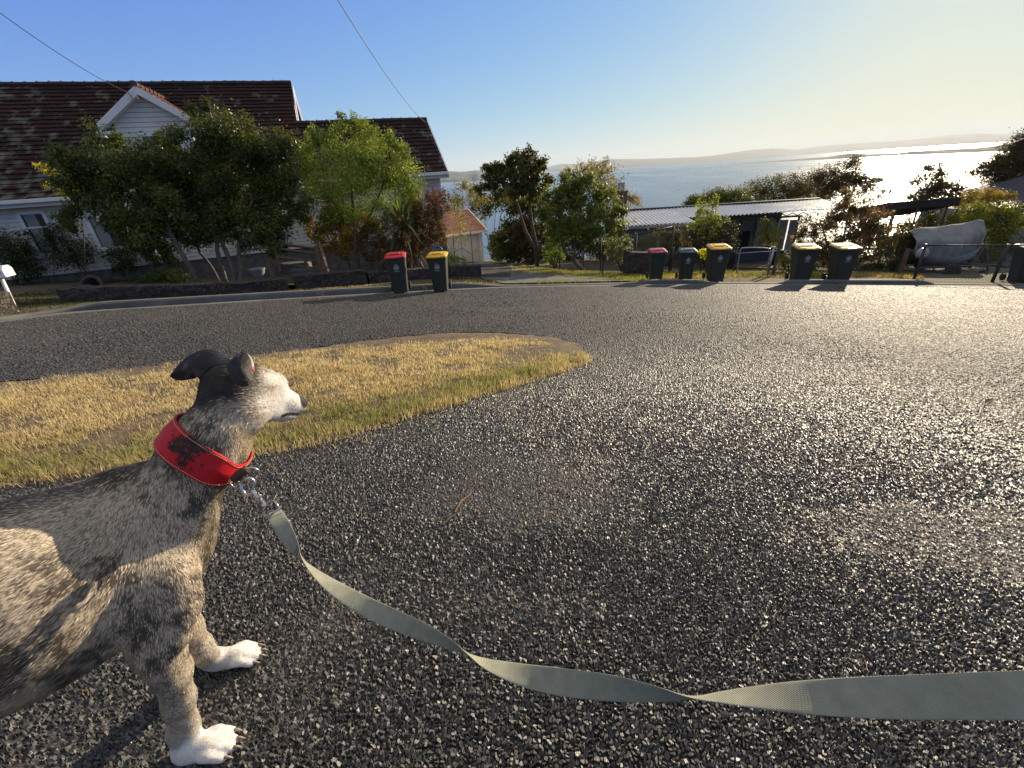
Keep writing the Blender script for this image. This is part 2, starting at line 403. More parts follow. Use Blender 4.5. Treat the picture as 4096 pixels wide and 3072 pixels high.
# driveway running down to the garage
DRIVE_L = [gg(*p) for p in [(2020, 1138), (1930, 1118), (1878, 1100), (1800, 1085), (1790, 1068), (1840, 1052), (1930, 1040), (2010, 1032)]]
DRIVE_R = [gg(*p) for p in [(2540, 1126), (2330, 1108), (2130, 1088), (2045, 1075), (2035, 1060), (2045, 1048), (2056, 1038), (2070, 1028)]]
def strip(name, Lp, Rp, m, lift=.02, n=10, sub=6, **kw):
    Lc, Rc = catmull(Lp, n), catmull(Rp, n); V = []
    for a, b in zip(Lc, Rc):
        for k in range(sub + 1):
            q = a + (b - a) * k / sub; V.append((q[0], q[1], float(G(q[0], q[1])) + lift))
    Fq = [(i * (sub + 1) + k, i * (sub + 1) + k + 1, (i + 1) * (sub + 1) + k + 1, (i + 1) * (sub + 1) + k) for i in range(len(Lc) - 1) for k in range(sub)]
    return mesh_np(name, V, np.array(Fq), m, **kw)
DRV = mottled('driveway_seal', (.09, .088, .085), (.15, .145, .14), 3, .9, .5, 160, .01)
props(strip('driveway', DRIVE_L, DRIVE_R, DRV, .035), kind='structure')

# ------------------------------------------------------------------ dry grass island
DIRT = NT('dry_dirt'); _d = DIRT.noise(9, 7); DIRT.col(DIRT.ramp(_d, [(.3, (.075, .05, .03)), (.55, (.14, .10, .06)), (.75, (.22, .165, .10))])).rough(.95).bump(DIRT.noise(70, 6), .8, .02)
def isl_h(x, y):
    d = dist_poly(x, y, ISL); ins = inpoly(x, y, ISL)
    return plane(x, y) + np.where(ins, .035 * smooth(0, .5, d) + .028 * (fbm(x * 3, y * 3, 71) - .5) - .004, -.02), d, ins
def make_island():
    X, Y = np.meshgrid(np.arange(-9, 1.3, .035), np.arange(1.0, 6.6, .035), indexing='ij')
    Z, d, ins = isl_h(X, Y); keep = ins | (d < .09)
    Z = Z + .012 * (fbm(X * 18, Y * 18, 73, 3) - .5)
    idx = np.arange(X.size).reshape(X.shape); kf = keep[:-1, :-1] & keep[1:, :-1] & keep[:-1, 1:] & keep[1:, 1:]
    Fq = np.stack([idx[:-1, :-1], idx[1:, :-1], idx[1:, 1:], idx[:-1, 1:]], -1)[kf]
    props(mesh_np('verge', np.stack([X, Y, Z], -1).reshape(-1, 3), Fq, DIRT.m, smooth=True), kind='structure')
make_island()
def blades(name, x, y, z, hgt, wid, col, lean=.5, parent=None):
    n = len(x); an = rng.uniform(0, 6.283, n); la = rng.uniform(0, 6.283, n); ln = lean * rng.uniform(.1, 1, n)
    ax, ay = np.cos(an) * wid / 2, np.sin(an) * wid / 2
    lx, ly = np.cos(la) * ln * hgt, np.sin(la) * ln * hgt
    P = np.stack([x, y, z], -1)
    v0 = P + np.stack([-ax, -ay, -.004 + 0 * x], -1); v1 = P + np.stack([ax, ay, -.004 + 0 * x], -1)
    m_ = P + np.stack([lx * .35, ly * .35, hgt * .62], -1)
    v2 = m_ + np.stack([ax * .75, ay * .75, 0 * x], -1); v3 = m_ - np.stack([ax * .75, ay * .75, 0 * x], -1)
    v4 = P + np.stack([lx, ly, hgt * (1 - .35 * ln)], -1)
    V = np.stack([v0, v1, v2, v3, v4], 1).reshape(-1, 3); b = np.arange(n)[:, None] * 5
    cc = np.repeat(col, 5, 0)
    return mesh_np(name, V, [b + np.array([[0, 1, 2, 3]]), b + np.array([[3, 2, 4]])], GRASS, col=cc, parent=parent)
def island_grass():
    n = 330000; x = rng.uniform(-7.5, 1.2, n); y = rng.uniform(1.1, 6.4, n)
    z, d, ins = isl_h(x, y)
    # far rim is bare dirt, near rim greener
    nearrim = dist_poly(x, y, [gp(*p)[:2] for p in [(2365, 1440), (1700, 1665), (1080, 1830), (0, 1965), (-900, 2045)]], False)
    farrim = dist_poly(x, y, [gp(*p)[:2] for p in [(2365, 1400), (2150, 1335), (1900, 1322), (1400, 1365), (1000, 1415), (0, 1520), (-500, 1560)]], False)
    p = smooth(.20, .80, farrim - .18 * smooth(-1.6, .2, x) + 1.1 * (fbm(x * 2.2, y * 2.2, 81) - .5)) * smooth(-.05, .08, d + .1 * (fbm(x * 5, y * 5, 83) - .4)) * np.maximum(.18 + .82 * smooth(.32, .55, fbm(x * 4, y * 4, 82)), .85 * smooth(.55, .2, nearrim))
    k = np.where(ins, rng.random(n) < p, (rng.random(n) < .045) & (d < .30) & (nearrim < .35)); x, y, z, d, nearrim = x[k], y[k], z[k], d[k], nearrim[k]; n = len(x)
    green = np.clip(smooth(1.15, .15, nearrim) * .68 + 1.2 * (fbm(x * 2.1, y * 2.1, 91) - .53) + .25 * (rng.random(n) - .5), 0, 1)
    green *= smooth(-.06, .2, d)
    straw = np.array([.82, .63, .36]) * rng.uniform(.5, 1.3, (n, 1)); gr = np.array([.25, .29, .08]) * rng.uniform(.6, 1.3, (n, 1))
    col = np.clip(straw * (1 - green[:, None]) + gr * green[:, None], 0, .8)
    o = blades('grass', x, y, z, rng.uniform(.012, .044, n) * (1 + .5 * green) * (.55 + 1.0 * fbm(x * 6, y * 6, 85, 2)) * (1 + .7 * smooth(.35, .08, nearrim)), rng.uniform(.0025, .006, n), col, .9)
    props(o, 'dry straw coloured grass with green patches on the road island', 'grass', kind='stuff')
island_grass()
# ------------------------------------------------------------------ the estuary, its far shores
WATER_Z = -60.0
def wp(px, py, z=WATER_Z):
    r = ray(px, py); t = (z - CAMH) / r[2]; return CAM + r * t
W = NT('estuary_water'); W.col((.07, .115, .16)); W.b.inputs['Specular IOR Level'].default_value = .7
_p = W.pos()
W.rough(W.ramp(W.noise(1, 5, vec=W.scale(_p, (.0035, .0011, 1))), [(.35, .20), (.65, .34)]))
W.bump(W.noise(1, 6, .6, vec=W.scale(_p, (.05, .12, 1))), .55, 3.0)
props(mesh_np('water', [(-40000, 90, WATER_Z), (40000, 90, WATER_Z), (40000, 45000, WATER_Z), (-40000, 45000, WATER_Z)], np.array([[0, 1, 2, 3]]), W.m), kind='structure')
HILL = NT('far_hills')
_a = HILL.noise(1, 6, vec=HILL.scale(HILL.pos(), (.002, .002, .004)))
HILL.col(HILL.ramp(_a, [(.35, (.035, .048, .05)), (.6, (.06, .068, .062)), (.78, (.16, .155, .14))])).rough(.95)
def hills(name, shore, top, depth_, back, seed):
    """a ridge: shoreline pixels on the water, skyline pixels carried back by depth_ metres"""
    xs = np.linspace(shore[0][0], shore[-1][0], 90)
    sy = np.interp(xs, [p[0] for p in shore], [p[1] for p in shore]); ty = np.interp(xs, [p[0] for p in top], [p[1] for p in top])
    rows = 12; V = []
    for i, x in enumerate(xs):
        s = wp(x, sy[i]); r = ray(x, ty[i]); hd = np.hypot(s[0], s[1]); t = (hd + depth_) / np.hypot(r[0], r[1]); e = CAM + r * t
        n = mnoise.noise(Vector((x * .02, seed, 0))) + .5 * mnoise.noise(Vector((x * .06, seed, 2)))
        for k in range(rows):
            u = k / (rows - 1); q = s + (e - s) * u
            q[2] = WATER_Z - 3 + (e[2] - WATER_Z + 3) * (u ** (.8 + .25 * n)) * (1 + (.10 * math.sin(u * 9 + x * .03 + seed) + .12 * mnoise.noise(Vector((x * .05, u * 4, seed)))) * u * (1 - u) * 4)
            V.append(q)
        dirn = np.array([e[0], e[1], 0]); dirn /= np.linalg.norm(dirn)
        V.append(e + dirn * back + np.array([0, 0, WATER_Z - 10 - e[2]]))
    k = rows + 1; n = len(xs)
    Fq = np.array([(i * k + j, (i + 1) * k + j, (i + 1) * k + j + 1, i * k + j + 1) for i in range(n - 1) for j in range(k - 1)])
    props(mesh_np(name, np.array(V), Fq, HILL.m, smooth=True), kind='structure')
hills('hill', [(1500, 750), (1750, 731), (1850, 727), (1948, 722), (2090, 700)], [(1500, 690), (1750, 694), (1790, 684), (1850, 687), (1905, 681), (1950, 687), (2020, 690), (2090, 697)], 1500, 2500, 3.0)
hills('hill', [(2100, 697), (2170, 688), (2450, 673), (2870, 647), (3344, 609), (3914, 573), (4300, 549)], [(2100, 694), (2170, 672), (2245, 655), (2300, 656), (2380, 645), (2440, 636), (2560, 636), (2660, 633), (2800, 627), (2868, 620), (3000, 600), (3100, 593), (3190, 598), (3300, 583), (3450, 571), (3600, 562), (3700, 553), (3800, 540), (3920, 533), (3990, 537), (4096, 535), (4300, 528)], 3000, 5000, 8.0)
hills('headland', [(2915, 661), (3000, 655), (3100, 649), (3300, 638), (3520, 625), (3700, 619), (3960, 607), (4300, 588)], [(2915, 659), (2980, 650), (3100, 643), (3300, 628), (3400, 614), (3470, 616), (3600, 610), (3640, 605), (3760, 598), (3900, 592), (3960, 587), (4040, 573), (4300, 552)], 160, 300, 5.0)
hills('headland', [(2170, 703), (2200, 700), (2215, 698)], [(2170, 692), (2195, 694), (2215, 697)], 200, 300, 6.0)

# air between here and the far shore
def make_haze():
    k = NT('air'); k.t.nodes.remove(k.b)
    v = k.n('VolumePrincipled'); v.inputs['Color'].default_value = (.80, .90, 1, 1); v.inputs['Density'].default_value = HAZE; v.inputs['Anisotropy'].default_value = .15
    k.l(v.outputs[0], k.out.inputs['Volume'])
    V = [(x, y, z) for z in (-76, 420) for x, y in ((-16000, -320), (22000, -320), (22000, 19000), (-16000, 19000))]
    o = MB().hexa(V).build('haze', k.m); props(o, 'thin pale sea haze fading the far shore', 'haze', kind='stuff')
HAZE = .000052
make_haze()
# ------------------------------------------------------------------ weatherboard house on the left
HO = np.array([-18.5, 17.0]); _a = math.radians(18.3)
E1 = np.array([math.cos(_a), math.sin(_a)]); E2 = np.array([-math.sin(_a), math.cos(_a)])
def HP(s, t, z): q = HO + E1 * s + E2 * t; return np.array([q[0], q[1], z])
def fac(px, py, T=0.0):                            # pixel on a plane parallel to the facade -> (s, z)
    r = ray(px, py); o = CAM[:2] - HO; k = (T - o @ E2) / (r[:2] @ E2); q = CAM + r * k
    return float((q[:2] - HO) @ E1), float(q[2])
WHITE = mottled('white_paint', (.62, .62, .63), (.72, .72, .72), 3, .55, .12, 40, .004)
BOARD = mottled('weatherboard_paint', (.68, .65, .61), (.76, .73, .69), 2.2, .6, .15, 30, .004)
TRIM = mottled('trim_paint', (.74, .74, .75), (.80, .80, .80), 3, .45, .08)
DARKM = mottled('dark_interior', (.012, .012, .014), (.02, .02, .02), 4, .9, 0)
GLASS = NT('window_glass'); GLASS.col((.02, .024, .028)).rough(.06); GLASS.b.inputs['Specular IOR Level'].default_value = .8; GLASS = GLASS.m
CURT = NT('curtain'); _w = CURT.n('TexWave'); _w.inputs['Scale'].default_value = 9; _w.inputs['Distortion'].default_value = 1.5; CURT.col(CURT.ramp(_w.outputs[0], [(.2, (.16, .18, .17)), (.8, (.34, .36, .34))])).rough(.9); CURT = CURT.m
METAL = mottled('galvanised', (.30, .31, .32), (.45, .46, .47), 12, .42, .1, metal=.7)
BLACKM = mottled('black_wire', (.012, .012, .012), (.03, .03, .03), 30, .5, 0)
def board_wall(mb, P, s0, s1, z0, z1, t=0.0, exp=.15, clip=None):
    """overlapping boards; clip(z) -> (s0,s1) narrows a board (gables)"""
    z = z0
    while z < z1 - .01:
        zt = min(z + exp, z1); a0, a1, b0, b1 = s0, s1, s0, s1
        if clip: a0, a1 = clip(z); b0, b1 = clip(zt)
        if a1 - a0 > .02:
            g_ = zt - .016; V = [P(a0, t - .024, z), P(a1, t - .024, z), P(b1, t - .010, g_), P(b0, t - .010, g_), P(a0, t + .05, z), P(a1, t + .05, z), P(b1, t + .05, g_), P(b0, t + .05, g_), P(b1, t + .05, zt), P(b0, t + .05, zt)]
            mb.add(V, [(0, 1, 2, 3), (4, 5, 1, 0), (3, 2, 6, 7), (7, 6, 8, 9)])
        z += exp
def bxP(mb, P, s0, s1, t0, t1, z0, z1):
    return mb.hexa([P(s0, t0, z0), P(s1, t0, z0), P(s1, t1, z0), P(s0, t1, z0), P(s0, t0, z1), P(s1, t0, z1), P(s1, t1, z1), P(s0, t1, z1)])
def tile_roof(P, outline, t0, m, z0, name, parent, lich=.5, tone=1.0, seed=0, ds=.07, mat=None):
    """tiles laid in courses on a slope z = z0 + m (t - t0); outline: s0(t), s1(t), t1"""
    L = math.hypot(1, m); s0f, s1f, t1 = outline; course = .30
    n = int(math.ceil((t1 - t0) * L / course)); smin = min(s0f(t0), s0f(t1)); smax = max(s1f(t0), s1f(t1))
    ss = np.arange(smin, smax + ds, ds); rows = []
    for c in range(n):
        for fr in (0.0, .02, .5, .985): rows.append((c, fr))
    R = np.array([(c + f) * course for c, f in rows]); Fr = np.array([f for c, f in rows]); Cn = np.array([c for c, f in rows])
    T = np.minimum(t0 + R / L, t1); S0 = np.array([s0f(t) for t in T]); S1 = np.array([s1f(t) for t in T])
    SS, TT = np.meshgrid(ss, T); FF = np.repeat(Fr[:, None], len(ss), 1); CC = np.repeat(Cn[:, None], len(ss), 1)
    SS = np.clip(SS, S0[:, None], S1[:, None])
    ti = np.floor(SS / .21 + .5 * (CC % 2)).astype(np.int64); tf = SS / .21 + .5 * (CC % 2) - ti
    jit = hash2(ti, CC.astype(np.int64), seed)
    off = .042 * (1 - FF) + np.where(FF == 0, -.045, 0) + .016 * np.abs(np.sin(np.pi * tf)) + .014 * (jit - .5)
    nz = 1 / L; nt_ = -m / L
    ZZ = z0 + m * (TT - t0) + off * nz; T2 = TT + off * nt_
    X = HO[0] + E1[0] * SS + E2[0] * T2 if P is HP else None
    if P is HP: V = np.stack([HO[0] + E1[0] * SS + E2[0] * T2, HO[1] + E1[1] * SS + E2[1] * T2, ZZ], -1).reshape(-1, 3)
    else: V = np.array([P(a, b, c) for a, b, c in zip(SS.ravel(), T2.ravel(), ZZ.ravel())])
    base = np.array([.048, .019, .018]); dk = np.array([.019, .013, .012])
    mixv = np.clip(.30 + .40 * jit + .8 * (fbm(SS * .5, TT * .8, 7 + seed) - .5), 0, 1)[..., None]
    col = (dk * (1 - mixv) + base * mixv) * tone
    lm = lich(SS, TT) if callable(lich) else lich
    lf = fbm(SS * 2.6, TT * 3.2, 13 + seed, 4) + .18 * (vnoise(SS * 13, TT * 16, 3) - .5)
    li = smooth(.70 - .30 * lm, .84 - .26 * lm, lf)[..., None]
    col = col * (1 - li) + np.array([.15, .15, .115]) * (.55 + .6 * vnoise(SS * 9, TT * 9, 4))[..., None] * li
    moss = smooth(.5, .72, fbm(SS * 1.4, TT * 2.2, 23 + seed, 3))[..., None] * .5 * np.asarray(lm)[..., None] if hasattr(lm, 'shape') else 0
    col = col * (1 - moss) + np.array([.018, .02, .012]) * moss
    N = len(ss); idx = np.arange(SS.size).reshape(SS.shape)
    Fq = np.stack([idx[:-1, :-1], idx[:-1, 1:], idx[1:, 1:], idx[1:, :-1]], -1)
    wide = (SS[:-1, 1:] - SS[:-1, :-1] > 1e-4) | (SS[1:, 1:] - SS[1:, :-1] > 1e-4)
    return mesh_np(name, V, Fq[wide].reshape(-1, 4), mat or TILE, parent, col=col.reshape(-1, 3), world=True)
_k = NT('roof_tile'); _k.col(_k.attr()).rough(.82).bump(_k.noise(22, 5), .5, .02); _k.b.inputs['Specular IOR Level'].default_value = .1; TILE = _k.m
def ridge_caps(P, a, b, name, parent, rad=.10, tone=(.045, .03, .028)):
    """half-round caps laid in a row; each overlaps the next with a lump of mortar"""
    a, b = np.array(a), np.array(b); L = np.linalg.norm(b - a); n = max(2, int(L / .42)); pts = []; rr = []
    for i in range(n):
        for f, r in ((.0, rad * 1.28), (.12, rad * 1.22), (.14, rad), (.98, rad * .95)):
            pts.append(P(*(a + (b - a) * (i + f) / n))); rr.append(r * (1 + .06 * math.sin(i * 5.1)))
    return MB().tube(pts, rr, 8).build(name, mottled(name + '_clay', tuple(c * .8 for c in tone), tuple(c * 1.5 for c in tone), 5, .8, .4, 30), parent, world=True)

house = thing('weatherboard_house', 'long white weatherboard house with lichen covered tile roof and gabled dormer', 'house', HP(4, 0, -1.4))
ZE = 1.30; T_M, T_W = 6.0, 3.0
_s, ZR = fac(570, 341, T_M); M_ = (ZR - 1.45) / (T_M + .5)
S_L, S_R = -9.0, fac(1752, 700)[0]; S_C = fac(1172, 480, 2.6)[0]
ZRW = 1.45 + M_ * (T_W + .5)
w_ = MB(); board_wall(w_, HP, S_L, S_R, -1.22, ZE, 0.0); w_.build('wall', BOARD, house, world=True)
w_ = MB(); bxP(w_, HP, S_L, S_R, .03, .25, -3.9, -1.22); w_.build('foundation', mottled('stone_base', (.10, .09, .075), (.20, .185, .16), 5, .9, .6), house, world=True)
# side walls and gables
w_ = MB()
def side_wall(mb, s, tmax, zr, sgn):
    z = -3.0
    while z < zr - .05:
        zt = z + .15
        def te(zz):
            return (0.0, tmax * 2) if zz <= ZE else (max(0, (zz - 1.45) / M_ - .35), tmax * 2 - max(0, (zz - 1.45) / M_ - .35))
        a0, a1 = te(z); b0, b1 = te(zt)
        if a1 > a0 and b1 > b0: mb.add([HP(s + .022 * sgn, a0, z), HP(s + .022 * sgn, a1, z), HP(s + .004 * sgn, b1, zt), HP(s + .004 * sgn, b0, zt), HP(s - .02 * sgn, a0, z), HP(s - .02 * sgn, a1, z)], [(0, 1, 2, 3), (4, 5, 1, 0)])
        z += .15
for a_ in ((S_R, T_W, ZRW, 1), (S_C, T_M, ZR, 1), (S_L, T_M, ZR, -1)):
    w_ = MB(); side_wall(w_, *a_); w_.build('gable_wall', BOARD, house, world=True)
lichf = lambda s, t: np.clip(1.45 - (s + 2) / 6.5 - .13 * t, .05, 1)
rf = tile_roof(HP, (lambda t: S_L - .3, lambda t: S_C + .12, T_M), -.5, M_, 1.45, 'roof', house, lich=lichf, seed=1)
tile_roof(HP, (lambda t: S_C + .12, lambda t: S_R + .35, T_W), -.5, M_, 1.45, 'wing_roof', house, lich=lambda s, t: np.full(s.shape, .22), tone=1.15, seed=2)
# back slopes
b_ = MB(); b_.add([HP(S_L - .3, T_M, ZR), HP(S_C + .12, T_M, ZR), HP(S_C + .12, T_M * 2 + .5, 1.45), HP(S_L - .3, T_M * 2 + .5, 1.45)], [(0, 1, 2, 3)])
b_.add([HP(S_C + .12, T_W, ZRW), HP(S_R + .35, T_W, ZRW), HP(S_R + .35, T_W * 2 + .5, 1.45), HP(S_C + .12, T_W * 2 + .5, 1.45)], [(0, 1, 2, 3)])
b_.build('back_roof', mottled('old_tile', (.03, .02, .02), (.07, .035, .03), 3, .85, .4), house, world=True)
ridge_caps(HP, (S_L - .3, T_M, ZR + .06), (S_C + .15, T_M, ZR + .06), 'ridge_tiles', rf)
ridge_caps(HP, (S_C + .1, T_W, ZRW + .05), (S_R + .38, T_W, ZRW + .05), 'wing_ridge_tiles', house)
# bargeboards at the right ends
for nm, s, tm, zr in (('bargeboard', S_C + .16, T_M, ZR), ('bargeboard', S_R + .38, T_W, ZRW)):
    b_ = MB()
    for sg in (0, 1):
        tt = (lambda t: t) if sg == 0 else (lambda t: 2 * tm - t)
        P0, P1 = (tt(-.52), 1.43), (tt(tm), zr + .02)
        b_.hexa([HP(s - .02, P0[0], P0[1] - .24), HP(s + .03, P0[0], P0[1] - .24), HP(s + .03, P1[0], P1[1] - .26), HP(s - .02, P1[0], P1[1] - .26), HP(s - .02, P0[0], P0[1]), HP(s + .03, P0[0], P0[1]), HP(s + .03, P1[0], P1[1]), HP(s - .02, P1[0], P1[1])])
    b_.build(nm, TRIM, house, world=True)
b_ = MB(); bxP(b_, HP, S_L, S_R + .36, -.47, -.44, 1.20, 1.40); bxP(b_, HP, S_L, S_R + .36, -.438, .0, 1.21, 1.235); b_.build('fascia', WHITE, house, world=True)
b_ = MB(); bxP(b_, HP, S_L, S_R + .40, -.60, -.472, 1.33, 1.46); b_.build('gutter', TRIM, house, bevel=.02, world=True)
b_ = MB()
for s in (S_R - .02,): bxP(b_, HP, s, s + .09, -.03, .06, -1.3, ZE)
b_.build('corner_board', TRIM, house, world=True)
def window(P, s0, s1, z0, z1, t, parent, mull=(), rail=None, curtain=True, fw=.11):
    f = MB(); bxP(f, P, s0 - fw, s0, t - .06, t + .06, z0 - .05, z1 + fw); bxP(f, P, s1, s1 + fw, t - .06, t + .06, z0 - .05, z1 + fw)
    bxP(f, P, s0, s1, t - .058, t + .06, z1, z1 + fw); bxP(f, P, s0 - fw - .04, s1 + fw + .04, t - .10, t + .05, z0 - .13, z0 - .05)
    bxP(f, P, s0, s1, t - .05, t + .05, z0 - .05, z0 + .015)
    for s in mull: bxP(f, P, s - .045, s + .045, t - .052, t + .05, z0 + .015, z1)
    wo_ = f.build('window', TRIM, parent, world=True)
    if rail is not None:
        f = MB(); bxP(f, P, s0, s1, t - .03, t + .03, rail - .03, rail + .03); f.build('sash_rail', TRIM, wo_, world=True)
    f = MB(); f.add([P(s0, t + .0, z0), P(s1, t + .0, z0), P(s1, t + .0, z1), P(s0, t + .0, z1)], [(0, 1, 2, 3)]); f.build('pane', GLASS, wo_, world=True)
    if curtain:
        f = MB()
        for a, b in curtain:
            n = 10; V = []
            for i in range(n + 1):
                s = a + (b - a) * i / n
                for z in (z0, z1): V.append(P(s, t - .004 - .006 * (i % 2), z))
            f.add(V, [(2 * i, 2 * i + 2, 2 * i + 3, 2 * i + 1) for i in range(n)])
        f.build('curtain', CURT, wo_, world=True)
    return wo_
s0, zt = fac(85, 860); s1 = fac(152, 857)[0]; zb = fac(172, 1018)[1]
window(HP, s0, s0 + .62, zb, zt, -.03, house, rail=fac(120, 912)[1], curtain=[(s0 + .05, s0 + .40)])
s0 = fac(385, 935)[0]; s1 = fac(600, 975)[0]
window(HP, s0, s1, fac(420, 990)[1], fac(345, 870)[1], -.03, house, mull=(fac(510, 960)[0],), curtain=[(s0 + .03, s0 + .42)])
window(HP, s1 + 3.5, s1 + 4.6, -.2, .95, -.03, house, curtain=[(s1 + 3.5, s1 + 3.8)])
# dormer with its own gable roof
TD = 1.5
dl, dr = fac(471, 535, TD)[0], fac(770, 545, TD)[0]
sa, za = fac(535, 350, TD - .3); sel, zel = fac(405, 500, TD - .3); ser, zer = fac(790, 492, TD - .3)
ze_d = (zel + zer) / 2; mid = (dl + dr) / 2; half = (dr - dl) / 2; ov = .42
za = max(za, ze_d + 1.2); md = (za - ze_d) / (half + ov)
t_base = lambda z: (z - 1.45) / M_ - .5
dm = MB(); board_wall(dm, HP, dl, dr, 1.6, za - .18, TD, exp=.165, clip=lambda z: (max(dl, mid - (za - .15 - z) / md), min(dr, mid + (za - .15 - z) / md)))
for s, sg in ((dl, -1), (dr, 1)):
    for z in np.arange(1.6, ze_d, .165):
        dm.add([HP(s + .01 * sg, TD, z), HP(s + .01 * sg, t_base(z) + .2, z), HP(s, t_base(z + .165) + .2, z + .165), HP(s, TD, z + .165)], [(0, 1, 2, 3)])
dorm = dm.build('dormer', BOARD, house, world=True)
def dormer_slope(sg, name):
    """slope of the dormer roof, running back until it dies into the main roof"""
    L = math.hypot(1, md); V = []; n = 11; cols = []
    us = []
    for i in range(n):
        us += [i / n, (i + .95) / n]
    for j, u in enumerate(us):                     # u from eave (0) to ridge (1)
        z = ze_d + (za - ze_d) * u; s = mid + sg * (half + ov) * (1 - u)
        lift = .05 if j % 2 == 0 else .0
        tb = t_base(z) + .25; K = 10
        for q in range(K + 1):
            t = (TD - .34) + (max(tb, TD) - (TD - .34)) * q / K
            V.append(HP(s, t, z + lift + .03)); cols.append(np.array([.085, .036, .026]) * (.6 + .8 * random.random()))
    K = 11; m = len(us)
    Fq = [(i * K + q, i * K + q + 1, (i + 1) * K + q + 1, (i + 1) * K + q) for i in range(m - 1) for q in range(K - 1)]
    mesh_np(name, V, np.array(Fq), TILE, dorm, col=np.array(cols), world=True)
dormer_slope(-1, 'dormer_roof'); dormer_slope(1, 'dormer_roof')
ridge_caps(HP, (mid, TD - .36, za + .1), (mid, t_base(za) + .3, za + .1), 'dormer_ridge_tiles', dorm, .09, (.09, .04, .03))
for sg in (-1, 1):
    b_ = MB(); sE = mid + sg * (half + ov)
    b_.hexa([HP(sE, TD - .36, ze_d - .20), HP(mid, TD - .36, za - .24), HP(mid, TD - .31, za - .24), HP(sE, TD - .31, ze_d - .20), HP(sE, TD - .36, ze_d + .06), HP(mid, TD - .36, za + .05), HP(mid, TD - .31, za + .05), HP(sE, TD - .31, ze_d + .06)])
    b_.hexa([HP(sE - sg * .02, TD - .31, ze_d - .19), HP(mid, TD - .31, za - .23), HP(mid, TD, za - .23), HP(sE - sg * .02, TD, ze_d - .19), HP(sE - sg * .02, TD - .31, ze_d - .165), HP(mid, TD - .31, za - .205), HP(mid, TD, za - .205), HP(sE - sg * .02, TD, ze_d - .165)])
    b_.build('dormer_bargeboard', TRIM, dorm, world=True)
    b_ = MB(); a, b = sorted((sE + sg * .12, sE - sg * .42))
    bxP(b_, HP, a, b, TD - .42, TD + .1, ze_d - .30, ze_d - .20); a, b = sorted((sE + sg * .04, sE - sg * .40)); bxP(b_, HP, a, b, TD - .36, TD + .06, ze_d - .42, ze_d - .302)
    b_.build('eave_return', TRIM, dorm, world=True)
dws = fac(560, 560, TD)[0]; dwz = fac(570, 540, TD)[1]
window(HP, dws + .12, dws + 1.35, dwz - 1.0, dwz - .06, TD - .02, dorm, curtain=[(dws + .15, dws + .4)])
# flue on a square flashing
sv, zv = fac(995, 488, 2.3); 
b_ = MB(); pv = HP(sv, 2.3, 1.45 + M_ * 2.8); Mx = Matrix.Translation(pv) @ Matrix.Rotation(_a, 4, 'Z') @ Matrix.Rotation(math.atan(M_), 4, 'X')
b_.box((0, 0, .07), (.55, .5, .04), Mx); b_.tube([pv + np.array([0, 0, .0]), pv + np.array([-.03, -.05, .45])], .07, 10); b_.tube([pv + np.array([-.03, -.05, .43]), pv + np.array([-.1, -.07, .5])], .09, 10)
b_.build('flue', mottled('zinc', (.3, .31, .33), (.5, .5, .52), 14, .5, .2, metal=.4), house, world=True)
# service bracket and lead-in on the dormer
b_ = MB(); br = HP(mid - .18, TD - .42, za - .45); b_.tube([br, br + np.array([0, -.12, .25])], .015); b_.ring(br + np.array([0, -.12, .1]), (1, 0, .3), .13, .008, 16, 5); b_.ring(br + np.array([.15, -.1, .02]), (.4, 1, .3), .17, .007, 16, 5)
b_.build('service_bracket', METAL, dorm, world=True)
LEAD = br + np.array([0, -.12, .25])
# ------------------------------------------------------------------ trees, shrubs, flowers
BARK = mottled('bark', (.045, .036, .028), (.12, .095, .07), 14, .9, .7, 60, .02)
PALEBARK = mottled('pale_bark', (.075, .062, .05), (.15, .125, .10), 12, .85, .5, 50, .015)
def leaves(P, N, size, col, name, parent, mat, asp=.5, droop=0.0):
    n = len(P); up = rng.normal(0, 1, (n, 3)); nn = N * 1.0 + up * .75; nn /= np.linalg.norm(nn, axis=1)[:, None]
    r = rng.normal(0, 1, (n, 3)); r[:, 2] -= droop; a = np.cross(nn, r); a = np.cross(a, nn); a /= np.linalg.norm(a, axis=1)[:, None] + 1e-9; b = np.cross(nn, a)
    L = (size * rng.uniform(.6, 1.35, n))[:, None]; W_ = L * asp
    tip = P + a * L; mid_ = P + a * L * .45 - nn * L * .05
    V = np.stack([P, mid_ + b * W_ * .5, tip - nn * L * .08, mid_ - b * W_ * .5], 1).reshape(-1, 3)
    i = np.arange(n)[:, None] * 4
    Vc = np.clip(np.repeat(col, 4, 0) * np.array([2.02, 1.92, 1.3]), 0, .8)
    return mesh_np(name, V, i + np.array([[0, 1, 2, 3]]), mat, parent, col=Vc, world=True)
